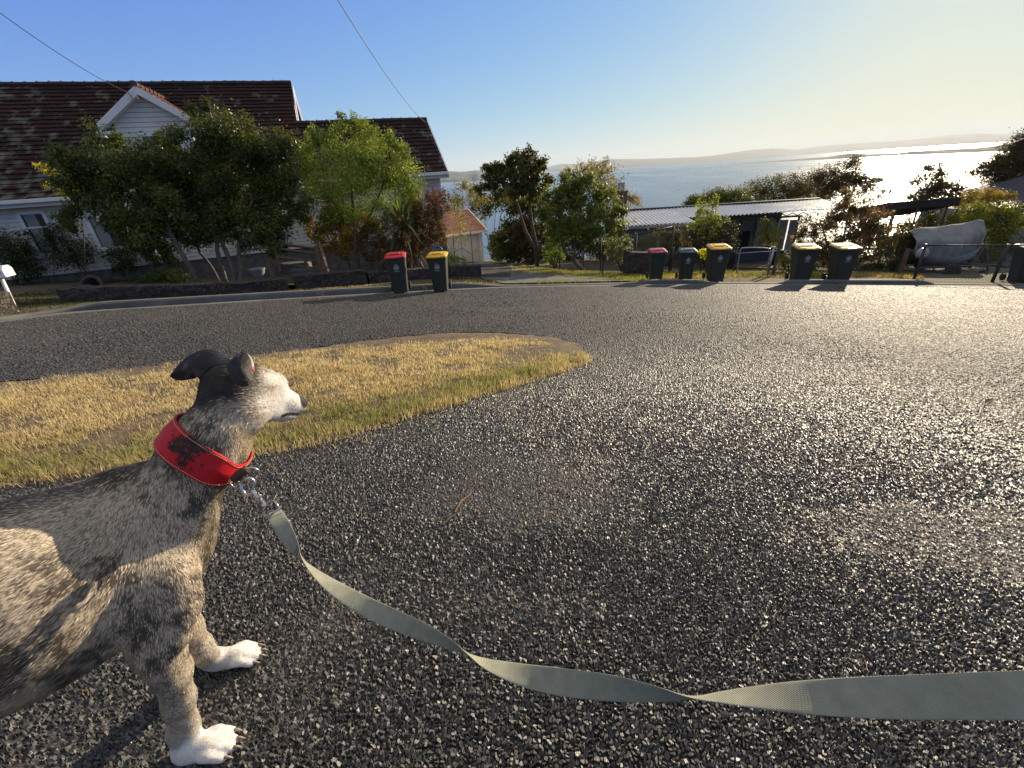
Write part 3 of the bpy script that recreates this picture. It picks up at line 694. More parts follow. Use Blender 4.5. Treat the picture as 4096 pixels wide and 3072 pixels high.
def crown(blobs, n, c1, c2, clump=.33, seed=0, hollow=.45, tipc=None, dens=1.0):
    """points, outward normals, colours for leaves gathered in clumps round the blobs (centre, radii)"""
    rs = np.random.default_rng(seed + 100); P, N, Cc, tips = [], [], [], []
    vol = np.array([b[1][0] * b[1][2] for b in blobs]); vol = vol / vol.sum()
    for (c, R), f in zip(blobs, vol):
        c = np.array(c); R = np.array(R); k = max(6, int(9 + 60 * f)); m = int(n * f / k) + 1
        for _ in range(k):
            d = rs.normal(0, 1, 3); d /= np.linalg.norm(d); rr = rs.uniform(hollow, 1.0) ** .7; q = c + d * R * rr
            tips.append(q); cs = clump * R * rs.uniform(.55, 1.25)
            pp = q + rs.normal(0, .62, (m, 3)) * cs; P.append(pp)
            nn = (pp - c) / R; nn = nn / (np.linalg.norm(nn, axis=1)[:, None] + 1e-6) + np.array([0, -.1, .35]); N.append(nn)
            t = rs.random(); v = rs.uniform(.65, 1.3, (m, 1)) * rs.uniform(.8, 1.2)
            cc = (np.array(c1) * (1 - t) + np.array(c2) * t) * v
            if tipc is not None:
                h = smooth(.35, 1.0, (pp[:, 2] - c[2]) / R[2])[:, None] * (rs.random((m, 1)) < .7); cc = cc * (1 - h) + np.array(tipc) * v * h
            Cc.append(cc)
    return np.concatenate(P), np.concatenate(N), np.clip(np.concatenate(Cc), 0, 1), tips
def B(px, py, rpx, d, ry=None, deep=.9, jit=.25):
    """a foliage mass seen at a pixel, rpx photo pixels wide, d metres along the lens"""
    r = rpx * d / F; rz = (ry or rpx) * d / F
    return (pd(px, py, d + rng.uniform(-jit, jit) * r * 2), (r, r * deep, rz))
def plant(name, label, cat, base, trunks, blobs, n, size, c1, c2, mat=None, bark=None, group=None, twigs=24, tr=.012, clump=.33, hollow=.45, tipc=None, asp=.5, seed=None, droop=0.0, flowers=None):
    seed = seed if seed is not None else len(bpy.data.objects)
    t = thing(name, label, cat, base, 0, group)
    P, N, cc, tips = crown(blobs, n, c1, c2, clump, seed, hollow, tipc)
    g0 = G(P[:, 0], P[:, 1]) + .02; ok = P[:, 2] > g0
    P, N, cc = P[ok], N[ok], cc[ok]; SZ = np.full(len(P), size)
    if flowers:                                    # the blossom is part of the crown's own mesh
        fn, fsz, fcol, fnm = flowers; k = np.random.default_rng(seed + 5).choice(len(P), fn, replace=False)
        Q = P[k] + N[k] / np.linalg.norm(N[k], axis=1)[:, None] * .05
        PP = np.repeat(Q, 7, 0) + rng.normal(0, fsz * .28, (fn * 7, 3))
        P = np.concatenate([P, PP]); N = np.concatenate([N, np.repeat(N[k], 7, 0) + np.array([0, -.8, .3])])
        cc = np.concatenate([cc, np.array(fcol) * rng.uniform(.7, 1.15, (fn * 7, 1))]); SZ = np.concatenate([SZ, np.full(fn * 7, fsz)])
    leaves(P, N, SZ, cc, 'crown', t, mat or LEAF, asp, droop)
    mb = MB(); ends = []
    for pts, r0, r1 in trunks:
        pts = [np.asarray(p, float) for p in pts]; q = catmull(pts, 5) if len(pts) > 2 else np.array(pts)
        q = q + np.array([[.012 * math.sin(i * 1.9 + seed), .012 * math.cos(i * 2.3), 0] for i in range(len(q))]) * min(1, r0 * 18)
        mb.tube(list(q), list(np.linspace(r0, r1, len(q))), 8 if r0 > .03 else 5); ends += list(q[len(q) // 2:])
    rs = random.Random(seed); tips = rs.sample(tips, min(twigs, len(tips)))
    for tip in tips:
        e = min(ends, key=lambda p: np.linalg.norm(p - tip) + .6 * max(0, p[2] - tip[2])); m_ = (e + tip) / 2 + np.array([rs.uniform(-.06, .06), rs.uniform(-.06, .06), .08]) * np.linalg.norm(tip - e)
        mb.tube([e, m_, tip], [tr, tr * .7, tr * .3], 4)
    mb.build('trunk', bark or BARK, t, smooth=True, world=True)
    return t
def down(p, extra=.05): q = np.array(p, float).copy(); q[2] = float(G(q[0], q[1])) - extra; return q
DKG1, DKG2 = (.028, .042, .011), (.062, .080, .019)
# two camellias by the stone wall
d1 = depth(gp(804, 1150)); b1 = down(gp(804, 1150))
plant('camellia_tree', 'dark glossy camellia on one leaning dark trunk before the dormer and windows', 'tree', b1,
      [([b1, pd(770, 1085, d1), pd(705, 980, d1), pd(672, 900, d1), pd(640, 800, d1)], .075, .04), ([pd(690, 950, d1), pd(560, 840, d1), pd(450, 760, d1)], .04, .02)],
      [B(*b) for b in [(330, 640, 95, d1), (450, 640, 105, d1), (560, 690, 110, d1), (395, 750, 115, d1), (540, 800, 125, d1), (630, 890, 95, d1), (430, 845, 70, d1), (600, 975, 70, d1), (660, 1010, 45, d1), (300, 730, 70, d1), (520, 900, 50, d1), (640, 700, 80, d1 + .4), (255, 890, 45, d1), (280, 845, 40, d1), (500, 945, 55, d1), (560, 930, 70, d1), (620, 820, 90, d1)]],
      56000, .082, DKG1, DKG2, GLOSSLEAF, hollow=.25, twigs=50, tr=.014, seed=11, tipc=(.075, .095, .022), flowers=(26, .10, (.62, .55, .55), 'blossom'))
by = down(gp(300, 1110) + np.array([0, 0, 0]))
plant('yellow_shoots_shrub', 'thin shrub of bright yellow green shoots against the lichen roof', 'shrub', down(pd(300, 1080, d1 + 1)),
      [([down(pd(300, 1080, d1 + 1)), pd(330, 900, d1 + 1), pd(280, 720, d1 + 1), pd(190, 665, d1 + 1)], .02, .008)],
      [B(*b) for b in [(165, 662, 32, d1 + 1, 10), (215, 680, 40, d1 + 1, 14), (250, 700, 30, d1 + 1, 20), (220, 738, 45, d1 + 1, 12), (270, 760, 40, d1 + 1, 25)]],
      1300, .07, (.22, .20, .03), (.32, .27, .05), twigs=20, tr=.008, seed=12)
d2 = depth(gp(925, 1132)); b2 = down(gp(925, 1132))
tk = lambda *pp: [pd(x, y, d2 + dz) for x, y, dz in pp]
plant('camellia_tree', 'largest dark camellia with several pale twisted trunks left of the timber rails', 'tree', b2,
      [([down(gp(905, 1130))] + tk((880, 1050, 0), (868, 985, 0), (860, 860, 0), (800, 700, 0)), .075, .04), ([down(gp(935, 1133))] + tk((925, 1060, 0), (890, 960, .1), (900, 820, 0), (930, 650, 0)), .09, .04),
       ([down(gp(955, 1135))] + tk((962, 1080, .1), (955, 1010, .1), (962, 940, 0), (1010, 800, 0)), .085, .04), ([down(gp(886, 1130))] + tk((840, 1060, .2), (795, 1000, .2), (750, 880, .1), (728, 832, .1)), .05, .03)],
      [B(*b) for b in [(800, 560, 105, d2), (775, 452, 30, d2, 45), (825, 430, 35, d2, 40), (900, 600, 130, d2), (1000, 570, 95, d2), (1080, 640, 110, d2), (715, 620, 90, d2), (800, 740, 150, d2), (950, 780, 140, d2), (1080, 760, 120, d2), (1150, 820, 80, d2), (1020, 890, 105, d2), (900, 890, 120, d2), (745, 850, 90, d2), (650, 590, 50, d2), (1200, 800, 40, d2), (1090, 930, 60, d2), (770, 950, 60, d2), (960, 500, 60, d2), (650, 545, 40, d2, 25), (700, 900, 70, d2), (850, 930, 60, d2), (1000, 960, 60, d2 + .4), (680, 760, 90, d2), (1110, 990, 40, d2), (740, 700, 100, d2)]],
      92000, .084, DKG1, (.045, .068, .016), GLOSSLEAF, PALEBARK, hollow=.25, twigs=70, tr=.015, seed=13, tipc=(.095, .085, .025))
# light green tree before the wing
d3 = 14.6; b3 = down(pd(1430, 1090, d3))
plant('ornamental_pear_tree', 'pale lime green tree in front of the right wing roof', 'tree', b3,
      [([b3, pd(1425, 1000, d3), pd(1415, 860, d3), pd(1400, 700, d3), pd(1385, 560, d3)], .09, .02), ([pd(1425, 960, d3), pd(1500, 820, d3), pd(1560, 660, d3)], .05, .015), ([pd(1420, 940, d3), pd(1330, 800, d3), pd(1280, 640, d3)], .05, .015)],
      [B(*b) for b in [(1235, 560, 40, d3, 65), (1310, 560, 60, d3), (1395, 560, 85, d3), (1480, 570, 80, d3), (1365, 470, 22, d3, 45), (1430, 490, 30, d3, 40), (1275, 680, 100, d3), (1420, 680, 130, d3), (1550, 660, 95, d3), (1590, 740, 100, d3), (1450, 800, 140, d3), (1290, 800, 100, d3), (1640, 730, 50, d3), (1500, 870, 90, d3), (1490, 500, 30, d3, 40), (1570, 580, 35, d3, 50), (1650, 800, 50, d3), (1620, 620, 30, d3, 40)]],
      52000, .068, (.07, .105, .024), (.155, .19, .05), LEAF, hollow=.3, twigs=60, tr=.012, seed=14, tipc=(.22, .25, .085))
d4 = depth(gp(1405, 1112)); b4 = down(gp(1405, 1108))
plant('smoke_bush', 'small staked tree with orange and lime leaves right of the timber rails', 'tree', b4, [([b4, pd(1398, 1060, d4), pd(1380, 985, d4), pd(1350, 920, d4)], .03, .015), ([pd(1390, 1030, d4), pd(1350, 1015, d4), pd(1320, 960, d4)], .018, .01)],
      [B(*b) for b in [(1262, 905, 48, d4), (1350, 880, 55, d4), (1420, 925, 50, d4), (1300, 955, 55, d4), (1390, 975, 50, d4), (1445, 965, 30, d4), (1310, 860, 35, d4), (1375, 1020, 25, d4)]],
      6500, .075, (.13, .115, .02), (.22, .125, .035), twigs=26, tr=.008, seed=15, asp=.8, tipc=(.27, .14, .05))
d5 = depth(gp(1545, 1125)); b5 = down(gp(1545, 1118))
plant('rose_shrub', 'dark burgundy rose shrub with scattered red blooms left of the red lidded bin', 'shrub', b5, [([b5, pd(1538, 1050, d5), pd(1500, 960, d5)], .03, .012), ([b5, pd(1555, 1040, d5), pd(1580, 940, d5)], .03, .012), ([b5, pd(1530, 1060, d5), pd(1560, 980, d5)], .025, .012)],
      [B(*b) for b in [(1485, 920, 55, d5), (1545, 960, 70, d5), (1480, 1000, 55, d5), (1570, 890, 45, d5), (1590, 1020, 45, d5), (1520, 1040, 60, d5), (1600, 950, 40, d5)]],
      6000, .06, (.035, .018, .012), (.075, .05, .02), twigs=40, tr=.007, seed=16, hollow=.3, flowers=(9, .09, (.55, .06, .045), 'bloom'))
d7 = depth(gp(1665, 1115)) + .3; b7 = down(pd(1672, 1090, d7))
plant('photinia_shrub', 'tall burgundy tipped shrub on a pale curved stem behind the bins', 'shrub', b7, [([b7, pd(1655, 1070, d7), pd(1680, 1010, d7), pd(1690, 920, d7)], .035, .02), ([pd(1672, 1030, d7), pd(1640, 950, d7)], .02, .01), ([pd(1678, 1010, d7), pd(1730, 920, d7)], .02, .01)],
      [B(*b) for b in [(1640, 900, 45, d7, 80), (1680, 880, 40, d7, 85), (1720, 880, 40, d7, 80), (1760, 870, 32, d7, 75), (1650, 970, 50, d7), (1710, 970, 50, d7), (1755, 950, 32, d7)] + [(x, y, 14, d7, 45) for x, y in ((1622, 815), (1650, 800), (1680, 812), (1712, 802), (1740, 800), (1765, 790), (1785, 805))]],
      19000, .055, (.06, .05, .018), (.105, .05, .024), LEAF, PALEBARK, twigs=60, tr=.007, seed=17, tipc=(.19, .026, .040), hollow=.3)
# cordyline with long swords
def cordyline():
    d = depth(gp(1640, 1118)); b = down(gp(1640, 1112)); t = thing('cordyline', 'spiky cordyline with long sword leaves and a dead leaf skirt behind the red lidded bin', 'palm', b)
    top = pd(1612, 905, d); MB().tube([b, pd(1635, 1020, d), top], [.10, .085, .06], 9).build('trunk', mottled('fibrous_bark', (.06, .04, .025), (.15, .10, .06), 20, .95, .8, 90, .03), t, world=True)
    rs = random.Random(3); V = []; Fs = []; cols = []
    for i in range(230):
        skirt = i > 165; az = rs.uniform(0, 6.283); el = rs.uniform(-.1, 1.5) if not skirt else rs.uniform(-1.2, -.3)
        L = rs.uniform(.9, 1.55) if not skirt else rs.uniform(.6, 1.1); w0 = .028; o = top + np.array([0, 0, rs.uniform(-.15, .1) if not skirt else rs.uniform(-.5, 0)])
        dv = np.array([math.cos(az) * math.cos(el), math.sin(az) * math.cos(el), math.sin(el)]); sd_ = np.cross(dv, [0, 0, 1.0]); sd_ /= np.linalg.norm(sd_) + 1e-6
        n0 = len(V); K = 6; col = np.array([.10, .13, .035]) * rs.uniform(.6, 1.5) if not skirt else np.array([.17, .09, .045]) * rs.uniform(.5, 1.2)
        if not skirt and rs.random() < .3: col = np.array([.24, .26, .10])
        for k in range(K + 1):
            u = k / K; p = o + dv * L * u + np.array([0, 0, -1]) * (.55 * u * u * L * (1 - .6 * max(0, math.sin(el)))); w_ = w0 * (1 - u ** 2.5) * (.6 + .8 * min(1, u * 3)) + .001
            V += [p - sd_ * w_, p + sd_ * w_]; cols += [col, col]
        Fs += [(n0 + 2 * k, n0 + 2 * k + 1, n0 + 2 * k + 3, n0 + 2 * k + 2) for k in range(K)]
    mesh_np('crown', np.array(V), np.array(Fs), LEAF, t, col=np.array(cols), world=True)
cordyline()
# shrubs along the house wall
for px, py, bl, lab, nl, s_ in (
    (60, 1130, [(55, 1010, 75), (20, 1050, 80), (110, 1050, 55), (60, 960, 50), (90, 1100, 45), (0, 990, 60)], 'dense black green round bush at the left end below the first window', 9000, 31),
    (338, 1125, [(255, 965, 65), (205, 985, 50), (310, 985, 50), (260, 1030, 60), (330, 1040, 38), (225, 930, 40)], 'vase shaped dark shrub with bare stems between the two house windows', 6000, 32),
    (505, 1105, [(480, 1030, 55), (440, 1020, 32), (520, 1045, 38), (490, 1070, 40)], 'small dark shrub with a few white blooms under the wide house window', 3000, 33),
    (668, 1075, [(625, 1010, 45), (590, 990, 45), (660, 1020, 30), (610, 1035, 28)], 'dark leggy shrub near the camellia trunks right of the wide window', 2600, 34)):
    r_ = ray(px, py); k_ = (-1.0 - (CAM[:2] - HO) @ E2) / (r_[:2] @ E2); b = down(CAM + r_ * k_); d = depth(CAM + r_ * k_)
    st = [([b, pd(px + dx * .3, py - 50, d), pd(bl[i % len(bl)][0], bl[i % len(bl)][1], d)], .022, .01) for i, dx in enumerate((-60, -20, 10, 40))]
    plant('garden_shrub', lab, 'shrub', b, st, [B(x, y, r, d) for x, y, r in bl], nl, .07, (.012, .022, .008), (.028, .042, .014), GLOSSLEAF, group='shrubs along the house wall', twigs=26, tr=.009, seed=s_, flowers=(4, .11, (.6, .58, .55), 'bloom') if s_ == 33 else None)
b = down(gp(650, 1140)); d = depth(b)
plant('juniper', 'low spreading dark juniper on the lawn behind the stone wall', 'shrub', b, [([b, pd(650, 1120, d)], .03, .02)], [B(x, y, r, d, r * .6) for x, y, r in ((600, 1110, 45), (650, 1095, 55), (700, 1105, 50), (740, 1125, 30))], 5000, .06, (.015, .03, .008), (.035, .05, .012), seed=35, asp=.25)
# sapling tied between stakes
ds = depth(gp(1852, 1075)) + .2; bs = down(pd(1852, 1062, ds))
plant('staked_sapling', 'thin yellow green sapling standing between two timber stakes by the garage', 'tree', bs, [([bs, pd(1846, 990, ds), pd(1838, 900, ds), pd(1830, 830, ds)], .014, .006)],
      [B(*b) for b in [(1830, 850, 40, ds), (1860, 900, 40, ds), (1815, 930, 35, ds), (1900, 870, 30, ds, 15), (1925, 895, 22, ds, 12), (1800, 1000, 22, ds), (1905, 1000, 28, ds, 12), (1850, 960, 30, ds), (1820, 810, 20, ds)]], 1300, .06, (.20, .17, .035), (.17, .20, .05), twigs=40, tr=.005, seed=36, hollow=.2)
WOODP = mottled('weathered_wood', (.11, .085, .06), (.22, .175, .13), 9, .9, .5, 40)
for lab, a, bb in (('grey timber stake left of the sapling stem', (1822, 1068), (1811, 938)), ('taller grey timber stake right of the sapling stem', (1893, 1064), (1882, 926))):
    p0, p1 = pd(*a, ds), pd(*bb, ds); p0 = down(p0)
    props(MB().tube([p0, p1], .022, 6).build('stake', WOODP), lab, 'stake', 'stakes holding the sapling')
props(MB().tube([pd(1812, 1010, ds), pd(1848, 992, ds - .02), pd(1890, 1018, ds)], .012, 5).build('tree_tie', BLACKM), 'dark rubber tie joining the two stakes to the sapling', 'tie')
b = down(pd(1800, 1060, ds + .2))
plant('leafy_seedling', 'bright green leafy clump at the foot of the left stake', 'plant', b, [([b, pd(1805, 1030, ds + .2)], .01, .005)], [B(x, y, r, ds + .2) for x, y, r in ((1800, 1030, 22), (1825, 1040, 20), (1860, 1045, 14))], 500, .08, (.14, .22, .04), (.20, .28, .06), seed=37)

# middle ground, either side of the driveway
dI = depth(gg(2150, 1068)); bI = down(gg(2150, 1066))
plant('pittosporum_tree', 'tall open tree with three thin dark trunks on the verge beside the driveway', 'tree', bI,
      [([bI, pd(2142, 1000, dI), pd(2105, 930, dI), pd(2080, 850, dI), pd(2055, 760, dI), pd(2040, 700, dI)], .10, .025), ([bI, pd(2145, 980, dI), pd(2130, 900, dI), pd(2118, 800, dI), pd(2105, 680, dI)], .09, .02), ([bI, pd(2158, 990, dI), pd(2185, 900, dI), pd(2200, 860, dI)], .07, .03)],
      [B(*b) for b in [(2060, 655, 42, dI), (2115, 622, 30, dI), (2000, 690, 45, dI, 35), (1955, 690, 30, dI, 28), (2090, 710, 60, dI), (2140, 730, 42, dI), (2162, 655, 28, dI), (1925, 755, 28, dI, 20), (2050, 760, 40, dI, 30), (2185, 725, 24, dI), (2120, 770, 35, dI), (1990, 730, 35, dI, 25), (1965, 745, 25, dI, 20), (2135, 670, 35, dI)]],
      11500, .15, (.032, .042, .015), (.06, .06, .022), twigs=55, tr=.02, seed=41, clump=.36, tipc=(.085, .07, .03))
dJ = depth(gg(2330, 1083)); bJ = down(gg(2340, 1084))
plant('hawthorn_tree', 'broad olive green tree on a crooked trunk right of the tall open tree', 'tree', bJ,
      [([bJ, pd(2310, 1060, dJ), pd(2290, 1030, dJ), pd(2265, 1010, dJ), pd(2240, 930, dJ), pd(2230, 800, dJ)], .10, .03), ([pd(2300, 1045, dJ), pd(2300, 950, dJ), pd(2320, 820, dJ)], .05, .02), ([pd(2295, 1040, dJ), pd(2340, 960, dJ), pd(2400, 840, dJ)], .05, .02), ([pd(2270, 1010, dJ), pd(2215, 900, dJ)], .04, .02)],
      [B(*b) for b in [(2290, 730, 55, dJ), (2230, 780, 60, dJ), (2360, 790, 80, dJ), (2280, 850, 85, dJ), (2410, 860, 75, dJ), (2340, 910, 65, dJ), (2475, 845, 40, dJ, 25), (2200, 860, 45, dJ), (2420, 770, 40, dJ), (2250, 920, 60, dJ), (2460, 900, 45, dJ, 30), (2350, 720, 30, dJ)]],
      21000, .12, (.05, .07, .018), (.10, .115, .03), twigs=60, tr=.016, seed=42, tipc=(.135, .14, .04))
def bush(name, label, px, py, blobs, n, size, c1, c2, seed, d=None, **kw):
    b = down(gg(px, py)) if d is None else down(pd(px, py, d)); dd = depth(b) if d is None else d
    st = [([b, pd(x, y, dd)], .04, .015) for x, y, *_ in blobs[:4]]
    return plant(name, label, kw.pop('cat', 'shrub'), b, st, [B(x[0], x[1], x[2], dd, x[3] if len(x) > 3 else None) for x in blobs], n, size, c1, c2, seed=seed, **kw)
bush('bare_tree', 'sparse brown seeded tree behind the chimney and olive tree', 2440, 960, [(2400, 700, 65), (2460, 750, 65), (2330, 690, 55), (2520, 790, 45), (2430, 660, 35), (2370, 660, 30), (2545, 820, 30)], 2600, .17, (.12, .105, .065), (.19, .165, .105), 43, d=32, cat='tree', twigs=150, tr=.022, bark=PALEBARK, hollow=.15)
bush('bare_shrub', 'grey twiggy shrub above the garage roof beside the house', 1850, 1010, [(1830, 800, 50), (1880, 765, 45), (1920, 790, 45), (1850, 740, 30), (1800, 840, 40)], 2400, .14, (.11, .10, .05), (.17, .15, .08), 44, d=31, cat='tree', twigs=110, tr=.018, bark=PALEBARK, hollow=.15)
for lab, px, py, bl, c1, c2, sd_ in (
    ('deep green hedge bush right behind the garage wall', 1990, 1030, [(1960, 860, 60), (2000, 880, 70), (1960, 940, 50), (2030, 830, 50), (1940, 830, 40)], (.018, .026, .01), (.04, .05, .016), 45),
    ('brighter green bush at the bend of the driveway', 2040, 1055, [(2030, 960, 55), (2000, 1000, 45), (2060, 1000, 45), (2040, 920, 40), (1985, 960, 35)], (.035, .055, .014), (.075, .09, .022), 46),
    ('russet brown bush behind the three trunked tree', 2120, 1058, [(2100, 970, 55), (2130, 1010, 45), (2075, 930, 45), (2150, 940, 45), (2110, 900, 40)], (.035, .03, .016), (.065, .045, .024), 47),
    ('dark tall bush filling the gap between the two verge trees', 2200, 1052, [(2180, 880, 60), (2150, 820, 55), (2210, 940, 50), (2090, 850, 60), (2060, 810, 50)], (.022, .028, .011), (.05, .055, .02), 48),
    ('pale green young shrub by the fence foot left of the crooked trunk', 2220, 1078, [(2215, 960, 28), (2200, 1000, 30), (2235, 1020, 26), (2205, 1040, 20)], (.09, .13, .03), (.15, .19, .05), 49)):
    bush('hedge_bush', lab, px, py, bl, 6500 if sd_ != 49 else 1500, .15 if sd_ != 49 else .10, c1, c2, sd_, group='bushes beyond the driveway', twigs=16)
for lab, px, py, bl, c1, c2, sd_ in (
    ('olive scrub behind the fence between the crooked trunk and the block wall', 2420, 1062, [(2380, 960, 50), (2440, 980, 45), (2340, 970, 45), (2400, 1010, 50), (2480, 1000, 40)], (.04, .045, .016), (.08, .08, .026), 71),
    ('shaded scrub behind the crooked trunk tree', 2290, 1058, [(2260, 950, 50), (2320, 960, 45), (2230, 990, 45), (2290, 1010, 50), (2180, 1000, 40)], (.03, .034, .014), (.065, .06, .022), 72)):
    bush('hedge_bush', lab, px, py, bl, 5500, .14, c1, c2, sd_, d=26.0, group='bushes beyond the driveway', twigs=16)
bush('far_bush', 'dark mass of trees beyond the garage roof ridge', 1960, 960, [(1930, 830, 45), (1985, 800, 40), (2020, 780, 35), (2070, 790, 45)], 4200, .22, (.025, .03, .014), (.055, .06, .022), 50, d=36, cat='tree')
bush('flowering_shrub', 'small shrub dotted with white blossom left of the stone block wall', 2490, 1092, [(2480, 990, 40), (2450, 1000, 28), (2500, 960, 25), (2470, 1030, 28), (2440, 970, 20), (2510, 1000, 22)], 2800, .065, (.06, .08, .03), (.12, .14, .05), 51, flowers=(60, .05, (.7, .68, .55), 'blossom'), twigs=30, tr=.006)
bush('yellow_green_shrub', 'bright lime shrub at the end of the hut roof', 2490, 960, [(2500, 910, 30), (2470, 930, 28), (2525, 900, 20)], 1500, .10, (.12, .15, .025), (.2, .22, .04), 52, d=21)
dO = depth(gg(2620, 1075)) + 1.2
bush('heath_bush', 'rounded olive heath bush with pink tips behind the tall fence panel', 2660, 1060, [(2600, 970, 55), (2660, 960, 60), (2720, 970, 50), (2750, 975, 30), (2640, 1010, 60), (2720, 1010, 50), (2570, 1000, 40)], 9000, .06, (.06, .06, .022), (.13, .12, .04), 53, d=dO, tipc=(.2, .12, .08), twigs=10)
bush('lime_tree', 'upright lime green young tree before the corrugated hut roof', 2830, 1000, [(2800, 840, 22, 45), (2850, 835, 25, 50), (2830, 880, 45), (2790, 905, 35), (2880, 880, 30), (2840, 930, 40), (2860, 800, 16, 25)], 3600, .085, (.12, .15, .04), (.22, .24, .08), 54, d=19.0, cat='tree')
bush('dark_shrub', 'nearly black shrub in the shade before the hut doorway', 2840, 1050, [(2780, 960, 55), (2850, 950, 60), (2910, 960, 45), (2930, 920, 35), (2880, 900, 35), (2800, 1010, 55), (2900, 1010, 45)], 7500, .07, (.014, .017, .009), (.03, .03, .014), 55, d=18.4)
dR = depth(gg(3078, 1065)) + .6
plant('lemon_tree', 'little round lemon tree with a bare stem before the pale hut panels', 'tree', down(pd(3078, 1060, dR)), [([down(pd(3078, 1060, dR)), pd(3076, 1010, dR), pd(3072, 960, dR)], .02, .012)], [B(*b) for b in [(3070, 920, 38, dR), (3040, 945, 28, dR), (3100, 950, 32, dR), (3070, 965, 34, dR), (3060, 895, 22, dR), (3120, 930, 14, dR)]], 2600, .075, (.07, .10, .02), (.17, .17, .035), seed=56)
dS = depth(gg(3360, 1088)) + .8
bush('climbing_rose', 'large tangled rose shrub with pink blooms between the two right bins and hut', 3350, 1075, [(3400, 830, 55), (3340, 860, 60), (3280, 890, 60), (3220, 910, 40), (3450, 850, 60), (3510, 860, 40), (3250, 960, 60), (3350, 950, 75), (3440, 930, 70), (3500, 930, 50), (3300, 1020, 60), (3420, 1010, 60), (3200, 950, 35), (3380, 780, 30, 40), (3530, 870, 25), (3200, 1010, 50), (3260, 1050, 50), (3360, 1060, 60), (3460, 1050, 60), (3540, 1000, 45), (3540, 1060, 40), (3480, 900, 60)], 42000, .062, (.04, .034, .016), (.08, .056, .025), 57, d=dS, hollow=.2, twigs=70, tr=.009, tipc=(.19, .085, .06), flowers=(110, .07, (.62, .36, .36), 'bloom'))
bush('low_rose', 'low leafy rose with pale blooms left of the right hand bins', 3160, 1090, [(3150, 1040, 32), (3180, 1060, 26), (3130, 1060, 22), (3195, 1035, 18)], 1700, .06, (.06, .07, .02), (.12, .12, .035), 58, flowers=(16, .07, (.7, .5, .42), 'bloom'), twigs=24, tr=.006)
dT = depth(gg(3580, 1092)) + .4
bush('tree_lucerne', 'wiry grey shrub leaning beside the dark post near the boat', 3570, 1085, [(3560, 970, 45), (3610, 960, 45), (3540, 1020, 50), (3620, 1010, 40), (3660, 960, 30), (3520, 930, 30), (3580, 1060, 45)], 5200, .06, (.035, .035, .022), (.075, .07, .04), 59, d=dT, hollow=.2, twigs=70, tr=.008)
def echium():
    """flower candles of the pride-of-madeira"""
    t = thing('echium', 'shrub of bristly brown flower candles rising before the covered boat', 'shrub', down(pd(3610, 1080, dT + .2)))
    st = MB(); P = []; N = []
    rs = random.Random(5)
    for (x0, y0), (x1, y1) in [((3520, 945), (3515, 905)), ((3545, 935), (3545, 895)), ((3562, 930), (3570, 890)), ((3590, 930), (3592, 895)), ((3610, 925), (3622, 885)), ((3632, 920), (3640, 880)), ((3650, 930), (3668, 885)), ((3660, 950), (3680, 905)), ((3665, 980), (3708, 930)), ((3680, 1000), (3705, 950)), ((3700, 1000), (3725, 970)), ((3580, 945), (3605, 910)), ((3535, 950), (3528, 915))]:
        a, b = pd(x0, y0, dT + .2), pd(x1, y1, dT + .2); root = pd(3610 + rs.uniform(-30, 30), 1070, dT + .2)
        st.tube([root, (root + a) / 2 + np.array([0, 0, .05]), a, b], [.012, .01, .008, .004], 5)
        for _ in range(170):
            u = rs.random(); an = rs.uniform(0, 6.28); r = .045 * (1 - .55 * u); dv = np.array([math.cos(an), math.sin(an), .3]); P.append(a + (b - a) * u + dv * r * rs.uniform(.3, 1)); N.append(dv)
    leaves(np.array(P), np.array(N), .045, np.array([.16, .13, .09]) * rng.uniform(.6, 1.5, (len(P), 1)), 'flower_candles', t, LEAF, .5); st.build('stem', BARK, t, world=True)
echium()
